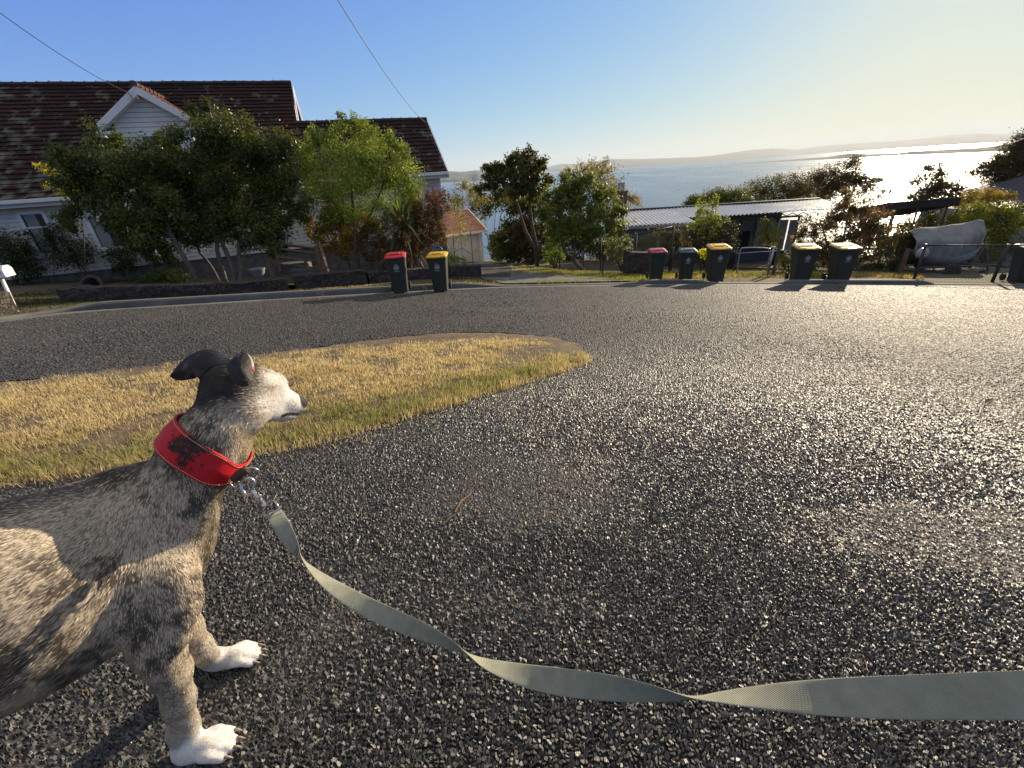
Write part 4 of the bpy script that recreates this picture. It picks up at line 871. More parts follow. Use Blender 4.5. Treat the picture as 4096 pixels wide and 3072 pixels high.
for lab, px, py, bl, n, sz, c1, c2, d, sd_, kw in (
    ('round dark tree tops showing over the hut ridge', 2860, 1000, [(2790, 815, 50, 30), (2860, 800, 50, 38), (2930, 795, 55, 40), (2760, 830, 35, 20), (2980, 820, 30, 25)], 14000, .12, (.035, .045, .014), (.085, .095, .025), 30, 61, {}),
    ('low feathery gum trees left of the sun glint', 3050, 980, [(3060, 745, 50, 35), (3020, 760, 40, 35), (3130, 745, 50, 40), (3190, 735, 50, 45), (3090, 790, 60, 30), (3180, 790, 60, 35), (3240, 740, 50, 50), (3280, 780, 60, 40), (3010, 800, 50, 25)], 17000, .13, (.045, .045, .022), (.085, .075, .035), 36, 62, dict(twigs=60, tr=.03)),
    ('wind bent gum tree with open branches before the sun glint', 3370, 980, [(3330, 690, 55, 35), (3390, 670, 50, 30), (3270, 710, 45, 35), (3420, 720, 50, 35), (3360, 750, 70, 40), (3500, 720, 35, 20), (3430, 650, 30, 25), (3540, 770, 45, 30), (3460, 780, 60, 30), (3300, 760, 60, 50), (3390, 720, 60, 50), (3480, 740, 40, 30)], 17000, .12, (.035, .032, .018), (.07, .055, .03), 33, 63, dict(twigs=140, tr=.028, hollow=.2)),
    ('dark open tree standing inside the bright glint over the carport roof', 3740, 960, [(3700, 670, 45, 22), (3755, 690, 45, 25), (3680, 720, 45, 25), (3720, 760, 55, 28), (3790, 740, 50, 25), (3660, 790, 50, 25), (3760, 800, 70, 25), (3840, 760, 40, 20), (3770, 655, 22, 14), (3730, 730, 60, 40), (3800, 780, 60, 30), (3700, 800, 60, 30)], 13000, .115, (.03, .028, .017), (.06, .05, .028), 29, 64, dict(twigs=130, tr=.026, hollow=.2)),
    ('tallest dark gum leaning in at the right edge', 4080, 960, [(4060, 590, 45, 45), (4010, 640, 50, 35), (4090, 650, 50, 50), (3960, 660, 45, 25), (3920, 690, 50, 22), (4050, 700, 55, 35), (4110, 560, 40, 40), (3990, 720, 45, 25), (4120, 620, 60, 60), (4060, 650, 60, 50), (4000, 690, 50, 30)], 20000, .11, (.026, .024, .016), (.055, .045, .026), 27, 65, dict(twigs=120, tr=.028, hollow=.2))):
    bush('gum_tree' if sd_ != 61 else 'hill_tree', lab, px, py, bl, n, sz, c1, c2, sd_, d=d, cat='tree', group='trees between the houses and the water', clump=.5, **kw)
dY = 19.0
bush('yellow_hedge', 'bright yellow green hedge bush right of the covered boat', 3960, 1030, [(3870, 860, 50), (3930, 850, 50), (3990, 860, 55), (3850, 910, 45), (3960, 920, 60), (4030, 900, 60), (4080, 870, 50), (4000, 980, 60), (4070, 960, 60), (3950, 1020, 50)], 13000, .09, (.05, .065, .014), (.15, .155, .028), 66, d=dY)
bush('russet_hedge', 'russet seeded shrub below the tiled roof at the right', 3900, 1000, [(3900, 800, 50, 35), (3960, 780, 45, 30), (3850, 810, 35, 25), (4010, 790, 35, 25)], 3600, .10, (.13, .095, .035), (.22, .16, .06), 67, d=dY + 1.5)
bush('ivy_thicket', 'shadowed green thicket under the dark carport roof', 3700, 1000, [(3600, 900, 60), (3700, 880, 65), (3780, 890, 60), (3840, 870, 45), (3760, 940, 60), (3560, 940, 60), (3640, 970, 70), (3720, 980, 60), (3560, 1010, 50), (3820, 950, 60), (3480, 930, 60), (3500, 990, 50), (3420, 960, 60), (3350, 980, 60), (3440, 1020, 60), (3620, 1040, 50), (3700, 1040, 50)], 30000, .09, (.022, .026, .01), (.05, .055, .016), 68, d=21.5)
bush('marigold_clump', 'clump of bright yellow flowers behind the fence between green and yellow bins', 2832, 1065, [(2820, 1010, 20, 14), (2845, 1005, 20, 14), (2832, 1022, 22, 12)], 1500, .06, (.62, .40, .012), (.75, .50, .02), 69, d=15.6, cat='flowers', twigs=6, tipc=(.75, .5, .02))
# ------------------------------------------------------------------ garden walls, rails, small garden things
STONE = NT('rubble_stone'); _v = STONE.n('TexVoronoi'); _v.inputs['Scale'].default_value = 13; STONE.l(STONE.pos(), _v.inputs['Vector'])
_v2 = STONE.n('TexVoronoi', feature='DISTANCE_TO_EDGE'); _v2.inputs['Scale'].default_value = 13; STONE.l(STONE.pos(), _v2.inputs['Vector'])
_e = STONE.ramp(_v2.outputs['Distance'], [(.0, 0.0), (.12, 1.0)])
STONE.col(STONE.mix(_e, (.045, .038, .033), STONE.mix(STONE.noise(40, 5), STONE.ramp(STONE.sep(_v.outputs['Color'])[0], [(.1, (.04, .028, .024)), (.55, (.075, .053, .044)), (.9, (.15, .12, .10))]), (.045, .035, .03)))).rough(.9).bump(_e, .9, .03)
STONE = STONE.m
def stone_wall(name, label, path, h, th=.35, seed=0, cap=True):
    """rubble wall: a swept block whose faces bulge stone by stone"""
    Pp = catmull(path, 40); Ld = np.r_[0, np.cumsum(np.linalg.norm(np.diff(Pp[:, :2], axis=0), axis=1))]; n = max(8, int(Ld[-1] / .05)); s = np.linspace(0, Ld[-1], n)
    X = np.interp(s, Ld, Pp[:, 0]); Y = np.interp(s, Ld, Pp[:, 1]); tx, ty = np.gradient(X), np.gradient(Y); L = np.hypot(tx, ty); nx, ny = -ty / L, tx / L
    k = max(3, int(h / .05)); prof = [(0, z) for z in np.linspace(-.15, h, k)] + [(th * .5, h + .03)] + [(th, z) for z in np.linspace(h, -.15, k)]
    V = []
    for i in range(n):
        for off, z in prof:
            b = .05 * (float(fbm(np.array(s[i] * 6 + off * 30), np.array(z * 7), seed, 3)) - .5) * 2
            top = .05 * (float(vnoise(np.array(s[i] * 4.), np.array(0.), seed + 3)) - .5) if z > h - .02 else 0
            o = off + (-b if off < th * .4 else b if off > th * .6 else 0)
            V.append((X[i] + nx[i] * o, Y[i] + ny[i] * o, float(G(X[i], Y[i])) + z + top))
    m = len(prof); Fs = [(i * m + j, (i + 1) * m + j, (i + 1) * m + j + 1, i * m + j + 1) for i in range(n - 1) for j in range(m - 1)] + [tuple(range(m)), tuple((n - 1) * m + j for j in range(m))[::-1]]
    o = MB().add(V, Fs).build(name, STONE); return props(o, label, 'stone wall')
stone_wall('stone_wall', 'long low rubble stone wall behind the left kerb', [gp(*p) for p in [(235, 1188), (420, 1186), (640, 1176), (880, 1163), (1155, 1148)]], .32, seed=1)
stone_wall('stone_wall', 'rubble stone wall under the orange leaved tree and timber rails', [gp(*p) for p in [(1182, 1148), (1300, 1142), (1472, 1133)]], .42, seed=2)
stone_wall('stone_wall', 'low stone wall running behind the red and yellow lidded bins', [gp(*p) for p in [(1480, 1131), (1600, 1124), (1800, 1112)]], .34, seed=3)
stone_wall('stone_wall', 'stone wall end by the driveway below the staked sapling', [gp(*p) for p in [(1806, 1115), (1870, 1112), (1928, 1110)]], .40, seed=4)
p0, p1 = gg(2508, 1098), gg(2612, 1096)
stone_wall('block_wall', 'taller dark red stone block wall left of the pink lidded bin', [p0, p1], .78, .4, seed=5)
# raised beds held by the walls
def bed(name, path, up, back):
    Pp = catmull(path, 8); V = []; K = 10
    for p in Pp:
        for k in range(K + 1):
            q = np.array([p[0], p[1]]) + np.array([-.12, 1.0]) * (.22 + back * k / K); V.append((q[0], q[1], float(G(*q)) + up * (1 - .5 * k / K) + .05 * (float(fbm(np.array(q[0] * 2), np.array(q[1] * 2), 9)) - .5)))
    V0 = len(V); Fs = [(i * (K + 1) + k, (i + 1) * (K + 1) + k, (i + 1) * (K + 1) + k + 1, i * (K + 1) + k + 1) for i in range(len(Pp) - 1) for k in range(K)]
    props(mesh_np(name, np.array(V), np.array(Fs)[:, ::-1], SOIL.m, smooth=True), kind='structure')
bed('garden_bed', [gp(*p) for p in [(640, 1176), (880, 1163), (1155, 1148)]], .20, 3.5)
bed('garden_bed', [gp(*p) for p in [(1182, 1148), (1300, 1142), (1472, 1133), (1600, 1124), (1800, 1112), (1925, 1110)]], .26, 4.5)
TIMB = mottled('brown_timber', (.075, .042, .028), (.16, .10, .065), 7, .85, .5, 40)
def timber_rails():
    d = depth(gp(1265, 1135)) + .3; t = thing('timber_railing', 'rustic brown timber railing of four sloping rails beside the garden steps', 'railing', down(pd(1240, 1110, d)))
    for (a, b, r) in (((1098, 1125), (1070, 1035), .045), ((1292, 1120), (1262, 985), .055), ((1318, 1112), (1272, 965), .055), ((1240, 1105), (1222, 1045), .04), ((1116, 1075), (1100, 1000), .04)):
        M1 = pd(*a, d); M2 = pd(*b, d); M1[2] -= .1; MB().tube([M1, M2], r * 1.2, 4).build('post', TIMB, t, world=True)
    for (a, b, r) in (((1058, 968), (1272, 995), .04), ((1078, 991), (1290, 1018), .04), ((1112, 1030), (1272, 1046), .03), ((1080, 1052), (1282, 1074), .03)):
        MB().tube([pd(*a, d + .06), pd(*b, d + .06)], r, 4).build('rail', TIMB, t, world=True)
timber_rails()
for k, (px, py, lab) in enumerate(((1215, 1125, 'lower grey concrete garden step beside the timber railing'), (1160, 1110, 'upper grey concrete garden step beside the timber railing'))):
    p = gp(px, py); b = MB().box((0, 0, 0), (1.1, .5, .34)).build('garden_step', CONC, bevel=.02); b.location = (p[0] + .1, p[1] + .35, p[2] + .17 + .12 * k); b.rotation_euler = (0, 0, .15); props(b, lab, 'step', 'garden steps')
def urn():
    d = depth(gp(1030, 1130)) + 1.2; b = down(pd(1030, 1085, d), 0); t = thing('garden_urn', 'pale stone garden urn in the shade behind the big camellia', 'urn', b)
    pr = [(.0, .02), (.17, .02), (.17, .07), (.09, .10), (.07, .18), (.11, .24), (.2, .38), (.24, .52), (.27, .54), (.25, .58), (.2, .56), (.0, .5)]
    n = 16; V = [(b[0] + r * math.cos(6.283 * k / n), b[1] + r * math.sin(6.283 * k / n), b[2] + z) for r, z in pr for k in range(n)]
    MB().add(V, [(i * n + k, i * n + (k + 1) % n, (i + 1) * n + (k + 1) % n, (i + 1) * n + k) for i in range(len(pr) - 1) for k in range(n)]).build('bowl', mottled('cast_stone', (.3, .3, .3), (.42, .42, .41), 6, .8), t, smooth=True, world=True)
urn()
def barrel():
    d = depth(gp(352, 1178)); p = pd(352, 1158, d); t = thing('garden_pot', 'large terracotta pot lying tipped on its side at the wall end', 'pot', p)
    ax = np.array([.1, -.9, .45]); ax /= np.linalg.norm(ax); pr = [(-.5, .17), (-.3, .24), (-.05, .29), (0, .33), (.06, .33), (.06, .27), (-.06, .25), (-.45, .13)]
    u = np.cross(ax, [0, 0, 1.0]); u /= np.linalg.norm(u); v = np.cross(ax, u); n = 22; c = p + np.array([0, .15, .05])
    V = [c + ax * a * .75 + r * .75 * (math.cos(6.283 * k / n) * u + math.sin(6.283 * k / n) * v) for a, r in pr for k in range(n)]
    MB().add(V, [(i * n + k, i * n + (k + 1) % n, (i + 1) * n + (k + 1) % n, (i + 1) * n + k) for i in range(len(pr) - 1) for k in range(n)] + [tuple(range(n)), tuple((len(pr) - 1) * n + k for k in range(n))]).build('body', mottled('terracotta', (.035, .02, .015), (.07, .04, .03), 8, .85, .3), t, smooth=True, world=True)
    r2 = MB(); r2.ring(c + ax * .022, ax, .25, .022, 26, 6); r2.build('rim', mottled('terracotta_rim', (.08, .055, .04), (.13, .095, .07), 8, .85), t, smooth=True, world=True)
barrel()
def mailbox():
    d = depth(gp(60, 1255)); p = pd(-18, 1090, d); b = down(pd(50, 1240, d)); t = thing('mailbox', 'white metal mailbox on a white post at the left edge', 'mailbox', b)
    Mx = Matrix.Translation(p) @ Matrix.Rotation(.25, 4, 'Z'); pr = [(-.13, -.09), (.13, -.09), (.13, .05), (.07, .11), (-.07, .11), (-.13, .05)]; V = []
    for x in (-.26, .20): V += [tuple(Mx @ Vector((x, y, z))) for y, z in pr]
    MB().add(V, [(0, 1, 2, 3, 4, 5)[::-1], (6, 7, 8, 9, 10, 11)] + [(i, (i + 1) % 6, 6 + (i + 1) % 6, 6 + i) for i in range(6)]).build('box', TRIM, t, bevel=.008, world=True)
    MB().box((.05, -.136, .0), (.2, .008, .03), Mx).build('slot', DARKM, t, world=True)
    MB().tube([p + np.array([.05, 0, -.08]), down(pd(38, 1200, d))], .03, 8).build('post', TRIM, t, smooth=True, world=True)
mailbox()
pc = gp(20, 1268)
stone_wall('stone_pillar', 'rough dark stone pillar under the white mailbox', [pc + np.array([-.85, .10, 0]), pc + np.array([-.26, .14, 0])], .34, .4, seed=8)
def hose():
    d = depth(gp(1750, 1120)) + .1; p = pd(1748, 1010, d); t = thing('hose_reel', 'coiled blue garden hose on a stand behind the yellow lidded bin', 'hose', down(pd(1750, 1100, d)))
    h = MB(); pts = []
    for i in range(140):
        a = i * .30; r = .20 + .012 * math.sin(i * .7); pts.append(p + np.array([r * math.cos(a), -.10 + .10 * i / 140, r * math.sin(a) * 1.1]))
    h.tube(pts, .011, 6); h.build('coil', mottled('blue_hose', (.02, .10, .28), (.03, .14, .36), 10, .4, 0), t, smooth=True, world=True)
    MB().tube([down(pd(1750, 1100, d)), p + np.array([0, .03, .1])], .03, 6).tube([p + np.array([-.18, .02, .1]), p + np.array([.18, .02, .1])], .02, 6).build('stand', METAL, t, world=True)
hose()
# ------------------------------------------------------------------ wheelie bins
BIN = NT('bin_plastic'); BIN.col(BIN.ramp(BIN.noise(3, 5), [(.3, (.020, .024, .017)), (.7, (.032, .037, .026))])).rough(BIN.ramp(BIN.noise(18, 4), [(.3, .42), (.7, .6)])).bump(BIN.noise(300, 2), .08, .002); BIN = BIN.m
RUBB = mottled('rubber', (.012, .012, .012), (.03, .028, .026), 20, .75, .2)
def lidmat(nm, c): return mottled(nm, tuple(v * .85 for v in c), c, 4, .5, .05, spec=.3)
STK = NT('crest_sticker'); STK.col(STK.ramp(STK.noise(55, 2), [(.40, (.08, .09, .085)), (.60, (.34, .35, .34))])).rough(.5); STK = STK.m
STKW = mottled('crest_white', (.26, .27, .265), (.36, .37, .36), 20, .5, 0)
def rrect(w, d, r, n=5):
    P = []
    for cx, cy, a0 in ((w / 2 - r, d / 2 - r, 0), (-w / 2 + r, d / 2 - r, 90), (-w / 2 + r, -d / 2 + r, 180), (w / 2 - r, -d / 2 + r, 270)):
        for k in range(n + 1): a = math.radians(a0 + 90 * k / n); P.append((cx + r * math.cos(a), cy + r * math.sin(a)))
    return P
def loft(mb, secs, m=None, caps=True):
    n = len(secs[0]); V = [v for s in secs for v in s]
    Fs = [(i * n + k, i * n + (k + 1) % n, (i + 1) * n + (k + 1) % n, (i + 1) * n + k) for i in range(len(secs) - 1) for k in range(n)]
    if caps: Fs += [tuple(range(n))[::-1], tuple((len(secs) - 1) * n + k for k in range(n))]
    return mb.add(V, Fs)
def wheelie_bin(label, p, W, D, H, lid, rot, tilt=0.0, crest=1.0):
    t = thing('wheelie_bin', label, 'wheelie bin', p, rot, 'wheelie bins put out along the kerb'); t.rotation_euler = (0, tilt, rot)
    z0, zr = .035, H * .885; sec = []
    for u, z in ((0, z0), (.012, z0 - .02), (.05, .06), (.06, .14), (1, zr - .055)):
        w = W * (.70 + .215 * u); d = D * (.60 + .24 * u); y = D * (-.09 + .075 * u) if u > .02 else D * -.09
        sec.append([(a, b + y, z) for a, b in rrect(w, d, .05)])
    for z, k in ((zr - .055, 1.03), (zr - .05, 1.055), (zr - .006, 1.06), (zr, 1.04)):
        sec.append([(a * k, b * k + D * -.015, z) for a, b in rrect(W * .915, D * .84, .05)])
    loft(MB(), sec).build('body', BIN, t, bevel=0)
    for z in (.25,): pass
    # recessed front panel ribs
    r_ = MB(); 
    for sx in (-1, 1): r_.box((sx * W * .26, -D * .5 * .84 - D * .008, zr - .16), (.035, .03, .16))
    r_.box((0, -D * .44, zr - .085), (W * .6, .05, .03)); r_.build('front_rib', BIN, t, bevel=.006)
    L = MB(); ls = []
    for k, z, fy in ((1.10, zr + .003, 0), (1.11, zr + .022, 0), (1.08, zr + .034, 0), (.98, zr + .046, .01), (.80, zr + .058, .02)):
        ls.append([(a * k, b * k - D * .012 + fy, z + (b / D + .4) * .035) for a, b in rrect(W * .92, D * .84, .06)])
    loft(L, ls); L.box((0, D * .03, zr + .078), (W * .46, D * .40, .02)); L.box((0, -D * .46, zr + .02), (W * .40, .07, .03))
    for sx in (-1, 1): L.box((sx * W * .33, D * .02, zr + .066), (.06, D * .5, .022))
    L.build('lid', lid, t, bevel=.006)
    h = MB(); yb = D * .47; h.tube([(-W * .36, yb, zr + .075), (W * .36, yb, zr + .075)], .017, 8)
    for sx in (-1, 1): h.box((sx * W * .36, yb - .02, zr + .045), (.035, .11, .075))
    h.build('handle', BIN, t, smooth=False)
    for sx in (-1, 1):
        wl = MB(); c = (sx * (W * .43), D * .32, .10); n = 18; secs = []
        for dx, r in ((-.025, .07), (-.022, .098), (.022, .098), (.025, .07)): secs.append([(c[0] + dx, c[1] + r * math.cos(6.283 * k / n), c[2] + r * math.sin(6.283 * k / n)) for k in range(n)])
        loft(wl, secs); wo = wl.build('wheel', RUBB, t); hb = MB(); secs = [[(c[0] + sx * dx, c[1] + r * math.cos(6.283 * k / 12), c[2] + r * math.sin(6.283 * k / 12)) for k in range(12)] for dx, r in ((.024, .055), (.030, .05), (.034, .02))]
        loft(hb, secs).build('hub', BIN, wo)
    a = MB(); a.tube([(-W * .40, D * .32, .10), (W * .40, D * .32, .10)], .012, 6); a.build('axle', METAL, t)
    if crest:
        yc = lambda z: D * (-.09 + .075 * ((z - .1) / (zr - .15))) - D * (.60 + .24 * ((z - .1) / (zr - .15))) / 2 - .004
        zc = H * .66; rc = .066; s_ = MB(); n = 24
        V = [(rc * math.cos(6.283 * k / n) + .0, yc(zc + rc * math.sin(6.283 * k / n)), zc + rc * math.sin(6.283 * k / n)) for k in range(n)]; V2 = [(x, y + .003, z) for x, y, z in V]
        s_.add(V + V2, [tuple(range(n))] + [(k, (k + 1) % n, n + (k + 1) % n, n + k) for k in range(n)]); so_ = s_.build('crest', STK, t)
        s_ = MB(); z2 = zc; y2 = yc(z2)
        s_.ring((0, y2 - .002, z2), (0, 1, .17), rc * .98, .005, 24, 4)
        s_.add([(-.03, y2 - .004, z2 - .02), (0, y2 - .004, z2 - .042), (.03, y2 - .004, z2 - .02), (.034, y2 - .004, z2 + .022), (-.034, y2 - .004, z2 + .022)], [(0, 1, 2, 3, 4)])
        s_.add([(-.02, yc(z2 + .08) - .003, z2 + .072), (.02, yc(z2 + .08) - .003, z2 + .072), (.025, yc(z2 + .1) - .003, z2 + .092), (0, yc(z2 + .1) - .003, z2 + .082), (-.025, yc(z2 + .1) - .003, z2 + .092)], [(0, 1, 2, 3, 4)])
        for x in (-.056, -.022, .012, .046): s_.box((x, yc(z2 - .092) - .002, z2 - .092), (.026, .003, .018))
        s_.build('crest_mark', STKW, so_)
    return t
LR, LY, LP, LT = lidmat('red_lid', (.52, .02, .03)), lidmat('yellow_lid', (.72, .42, .02)), lidmat('pink_lid', (.40, .07, .10)), lidmat('teal_lid', (.045, .11, .12))
LS = lidmat('sunlit_yellow_lid', (.64, .42, .07))  # yellow lid again, with the sun's pale glare mixed into its colour
def bp(px, py, dy): p = gp(px, py); return (p[0], p[1] + dy, p[2])
wheelie_bin('small dark bin with a red lid, leftmost of all the bins', bp(1597, 1176, .28), .50, .55, .95, LR, .13)
wheelie_bin('small dark bin with a clean yellow lid beside the red lidded bin', bp(1762, 1170, .28), .50, .55, .95, LY, -.03)
wheelie_bin('slim bin with a faded pink lid at the end of the block wall', bp(2632, 1126, .28), .50, .55, .95, LP, -.10, crest=0)
wheelie_bin('slim bin with a teal lid between the pink and yellow lidded bins', bp(2752, 1126, .28), .50, .55, .95, LT, -.18)
wheelie_bin('large olive bin with a yellow lid next to the teal lidded bin', bp(2876, 1130, .34), .58, .70, 1.07, LY, -.16)
wheelie_bin('left one of the paired large yellow lidded bins before the rose shrub', bp(3222, 1135, .34), .58, .70, 1.07, LS, -.24)
wheelie_bin('rightmost kerb bin with a yellow lid standing by the wiry grey shrub', bp(3378, 1136, .34), .58, .70, 1.07, LS, -.16)
rb = down(pd(4088, 1092, 12.2), 0); wheelie_bin('bin with a teal lid standing behind the fence at the right edge', rb, .58, .70, 1.07, LT, -.3, crest=0)

# ------------------------------------------------------------------ garage
RED = NT('red_iron'); RED.col(RED.ramp(RED.noise(4, 5), [(.3, (.20, .075, .045)), (.7, (.30, .125, .08))])).rough(.55); RED = RED.m
def corrugated(P, s0, s1, t0, t1, z0, z1, pitch, amp, name, mat, parent, jit=0.0):
    """sheet iron: P(s,t,z); waves across s"""
    ns = int(abs(s1 - s0) / pitch * 6) + 2; S = np.linspace(s0, s1, ns); V = []; nt_ = 6
    for k in range(nt_ + 1):
        u = k / nt_
        for s in S: V.append(P(s, t0 + (t1 - t0) * u, z0 + (z1 - z0) * u + amp * math.sin(2 * math.pi * s / pitch) + jit * math.sin(s * .9 + u * 4)))
    Fs = [(i * ns + k, i * ns + k + 1, (i + 1) * ns + k + 1, (i + 1) * ns + k) for i in range(nt_) for k in range(ns - 1)]
    return mesh_np(name, np.array(V), np.array(Fs), mat, parent, smooth=True, world=True)
def garage():
    c1 = py_at(1936, 1046, 26.5); gx = np.array([math.cos(.42), math.sin(.42)]); gy = np.array([-gx[1], gx[0]]); o = c1[:2]
    def gz(px, py): r = ray(px, py); k = (o - CAM[:2]) @ gy / (r[:2] @ gy); q = CAM + r * k; return float((q[:2] - o) @ gx), float(q[2])
    base = c1[2] - .5; zt = gz(1928, 918)[1]
    t = thing('garage', 'small white garage with a red corrugated roof at the foot of the driveway', 'garage', (c1[0], c1[1], c1[2]))
    x0, x1 = gz(1752, 960)[0], 0.0; P = lambda s, tt, z: np.array([o[0] + gx[0] * s + gy[0] * tt, o[1] + gx[1] * s + gy[1] * tt, z])
    board_wall_ = MB(); bxP(board_wall_, P, x0, x1, 0, 5, base, zt); zr = zt + .95
    board_wall_.add([P(x1, 0, zt), P(x1, 5, zt), P(x1, 2.5, zr)], [(0, 1, 2)]); board_wall_.build('wall', mottled('garage_paint', (.66, .63, .57), (.74, .71, .65), 3, .7, .1), t, world=True)
    d = MB(); bxP(d, P, x0 + .45, x1 - .35, -.05, -.004, base, zt - .22)
    for i in range(5): bxP(d, P, x0 + .45, x1 - .35, -.07, -.052, base + .55 + i * .38, base + .57 + i * .38)
    d.build('door', mottled('garage_door', (.66, .64, .59), (.73, .71, .66), 3, .6, .05), t, world=True)
    corrugated(P, x0 - .2, x1 + .22, -.3, 2.5, zt - .04, zr + .03, .16, .022, 'roof', RED, t); corrugated(P, x0 - .2, x1 + .22, 5.3, 2.5, zt - .04, zr + .03, .13, .014, 'back_roof', RED, t)
    b = MB(); b.hexa([P(x1 + .22, -.32, zt - .16), P(x1 + .26, -.32, zt - .16), P(x1 + .26, 2.5, zr - .1), P(x1 + .22, 2.5, zr - .1), P(x1 + .22, -.32, zt + .02), P(x1 + .26, -.32, zt + .02), P(x1 + .26, 2.5, zr + .08), P(x1 + .22, 2.5, zr + .08)]); b.build('bargeboard', TRIM, t, world=True)
    b = MB(); bxP(b, P, x0 - .2, x1 + .22, -.36, -.31, zt - .13, zt - .02); b.build('gutter', TRIM, t, world=True)
    b = MB(); bxP(b, P, x1 - .16, x1 + .02, -.03, -.005, base, zt - .13); b.build('corner_post', TRIM, t, world=True)
garage()
# ------------------------------------------------------------------ low hut with the corrugated roof on the right
IRON = NT('corrugated_iron'); IRON.col(IRON.ramp(IRON.noise(1.2, 6), [(.3, (.55, .54, .51)), (.7, (.74, .73, .70))])).rough(IRON.ramp(IRON.noise(5, 4), [(.3, .38), (.7, .55)])).set(Metallic=.25); IRON = IRON.m
HWALL = mottled('hut_cladding', (.16, .165, .16), (.24, .245, .235), 2, .8, .2)
def hut():
    ux = np.array([math.cos(-.10), math.sin(-.10)]); uy = np.array([-ux[1], ux[0]]); o = py_at(2473, 893, 21.5)[:2]
    P = lambda s, t, z: np.array([o[0] + ux[0] * s + uy[0] * t, o[1] + ux[1] * s + uy[1] * t, z])
    def sz(px, py, T=0):
        r = ray(px, py); k = (T - (CAM[:2] - o) @ uy) / (r[:2] @ uy); q = CAM + r * k; return float((q[:2] - o) @ ux), float(q[2])
    t = thing('hut', 'low grey hut with a shiny corrugated iron roof and brick chimney', 'house', P(4, 0, -4))
    sL = sz(2475, 893)[0]; sM, zM = sz(2760, 900); s2, z2 = sz(2922, 868); s3, z3 = sz(3290, 836); zE = sz(2600, 897)[1]
    sr0, zr0 = sz(2505, 838, 4.2); sr1, zr1 = sz(3275, 805, 4.2); zR = (zr0 + zr1) / 2
    corrugated(P, sL, sM + .25, -.25, 4.2, zE, zR, .19, .032, 'roof', IRON, t, .012)
    zE2 = (z2 + z3) / 2; k_ = (zE2 - zE) / (zR - zE) * 4.45 - .25
    corrugated(P, sM + .26, 11.3, k_ * .40, 4.2, zE + (zR - zE) * .30, zR, .19, .032, 'porch_roof', IRON, t, .015)
    b = MB(); bxP(b, P, sL + .6, 11.3, 4.15, 4.4, zR - .02, zR + .09); b.build('ridge_flashing', BLACKM, t, world=True)
    b = MB(); bxP(b, P, sL, sM + .25, -.33, -.26, zE - .13, zE - .015); b.build('gutter', mottled('hut_gutter', (.25, .26, .26), (.34, .35, .35), 5, .6), t, world=True)
    zb = -5.2
    w = MB(); bxP(w, P, sL + .2, sM, .0, .15, zb, zE - .03); bxP(w, P, sL + .2, s3 - .3, 4.3, 4.45, zb, zR - .05); bxP(w, P, sM - .12, sM, .152, 3.0, zb, zE); bxP(w, P, sM, s3 - .3, 2.9, 3.05, zb, zR - .14); w.build('wall', HWALL, t, world=True)
    s4, z4 = sz(2960, 925, 2.88); 
    d = MB(); a, bb = sz(2958, 930, 2.86)[0], sz(3000, 930, 2.86)[0]; bxP(d, P, a, bb, 2.82, 2.88, zb, z4); d.build('doorway', DARKM, t, world=True)
    for i, (pa, pb) in enumerate(((3020, 3058), (3066, 3100), (3112, 3142), (3150, 3182))):
        d = MB(); a, bb = sz(pa, 930, 2.8)[0], sz(pb, 930, 2.8)[0]; z1 = sz(pa, 880, 2.8)[1]; bxP(d, P, a, bb, 2.74, 2.80, zb, z1); d.build('panel', mottled('pale_panel', (.24, .24, .235), (.32, .32, .31), 1.5, .6, .05), t, world=True)
    b = MB(); z1 = sz(3000, 872, 1.2)[1]; bxP(b, P, sM + .2, s3 - .2, 1.15, 1.25, z1 - .08, z1); z1b = z1 + .12
    for i in range(12): s = sM + .4 + i * .5; b.tube([P(s, 1.2, z1), P(s + .25, 1.2, z1b), P(s + .5, 1.2, z1)], .02, 4)
    b.build('truss', BLACKM, t, world=True)
    b = MB()
    for px in (2960, 3108, 3190): s = sz(px, 900, 1.2)[0]; b.tube([P(s, 1.2, zb), P(s, 1.2, z1 - .08)], .05, 6)
    for k_i, px in enumerate((2985, 3110, 3200)): pass
    b.build('verandah_post', BLACKM, t, world=True)
    w = MB(); a, bb = sz(2640, 930)[0], sz(2720, 930)[0]; window(P, a, bb, zE - 1.3, zE - .45, -.02, t, curtain=[])
    BR = NT('brick'); _b = BR.n('TexBrick'); _b.inputs['Scale'].default_value = 6; _b.inputs['Color1'].default_value = (.16, .07, .05, 1); _b.inputs['Color2'].default_value = (.10, .05, .04, 1); _b.inputs['Mortar'].default_value = (.2, .18, .16, 1); BR.l(BR.pos(), _b.inputs['Vector']); BR.col(_b.outputs[0]).rough(.9)
    c = MB(); s, z = sz(2482, 812, 5.2); zt = sz(2482, 770, 5.2)[1]; bxP(c, P, s - .33, s + .33, 5.0, 5.6, zb, zt); bxP(c, P, s - .37, s + .37, 4.96, 5.64, zt + .001, zt + .1); ch = c.build('chimney', BR.m, t, world=True)
    zp = sz(2482, 735, 5.2)[1]
    for dx in (-.13, .12): MB().tube([P(s + dx, 5.3, zt + .05), P(s + dx, 5.3, zp)], .11, 10).tube([P(s + dx, 5.3, zp), P(s + dx, 5.3, zp + .06)], .14, 10).build('chimney_pot', METAL, ch, smooth=False, world=True)
    return P, sz
hut()
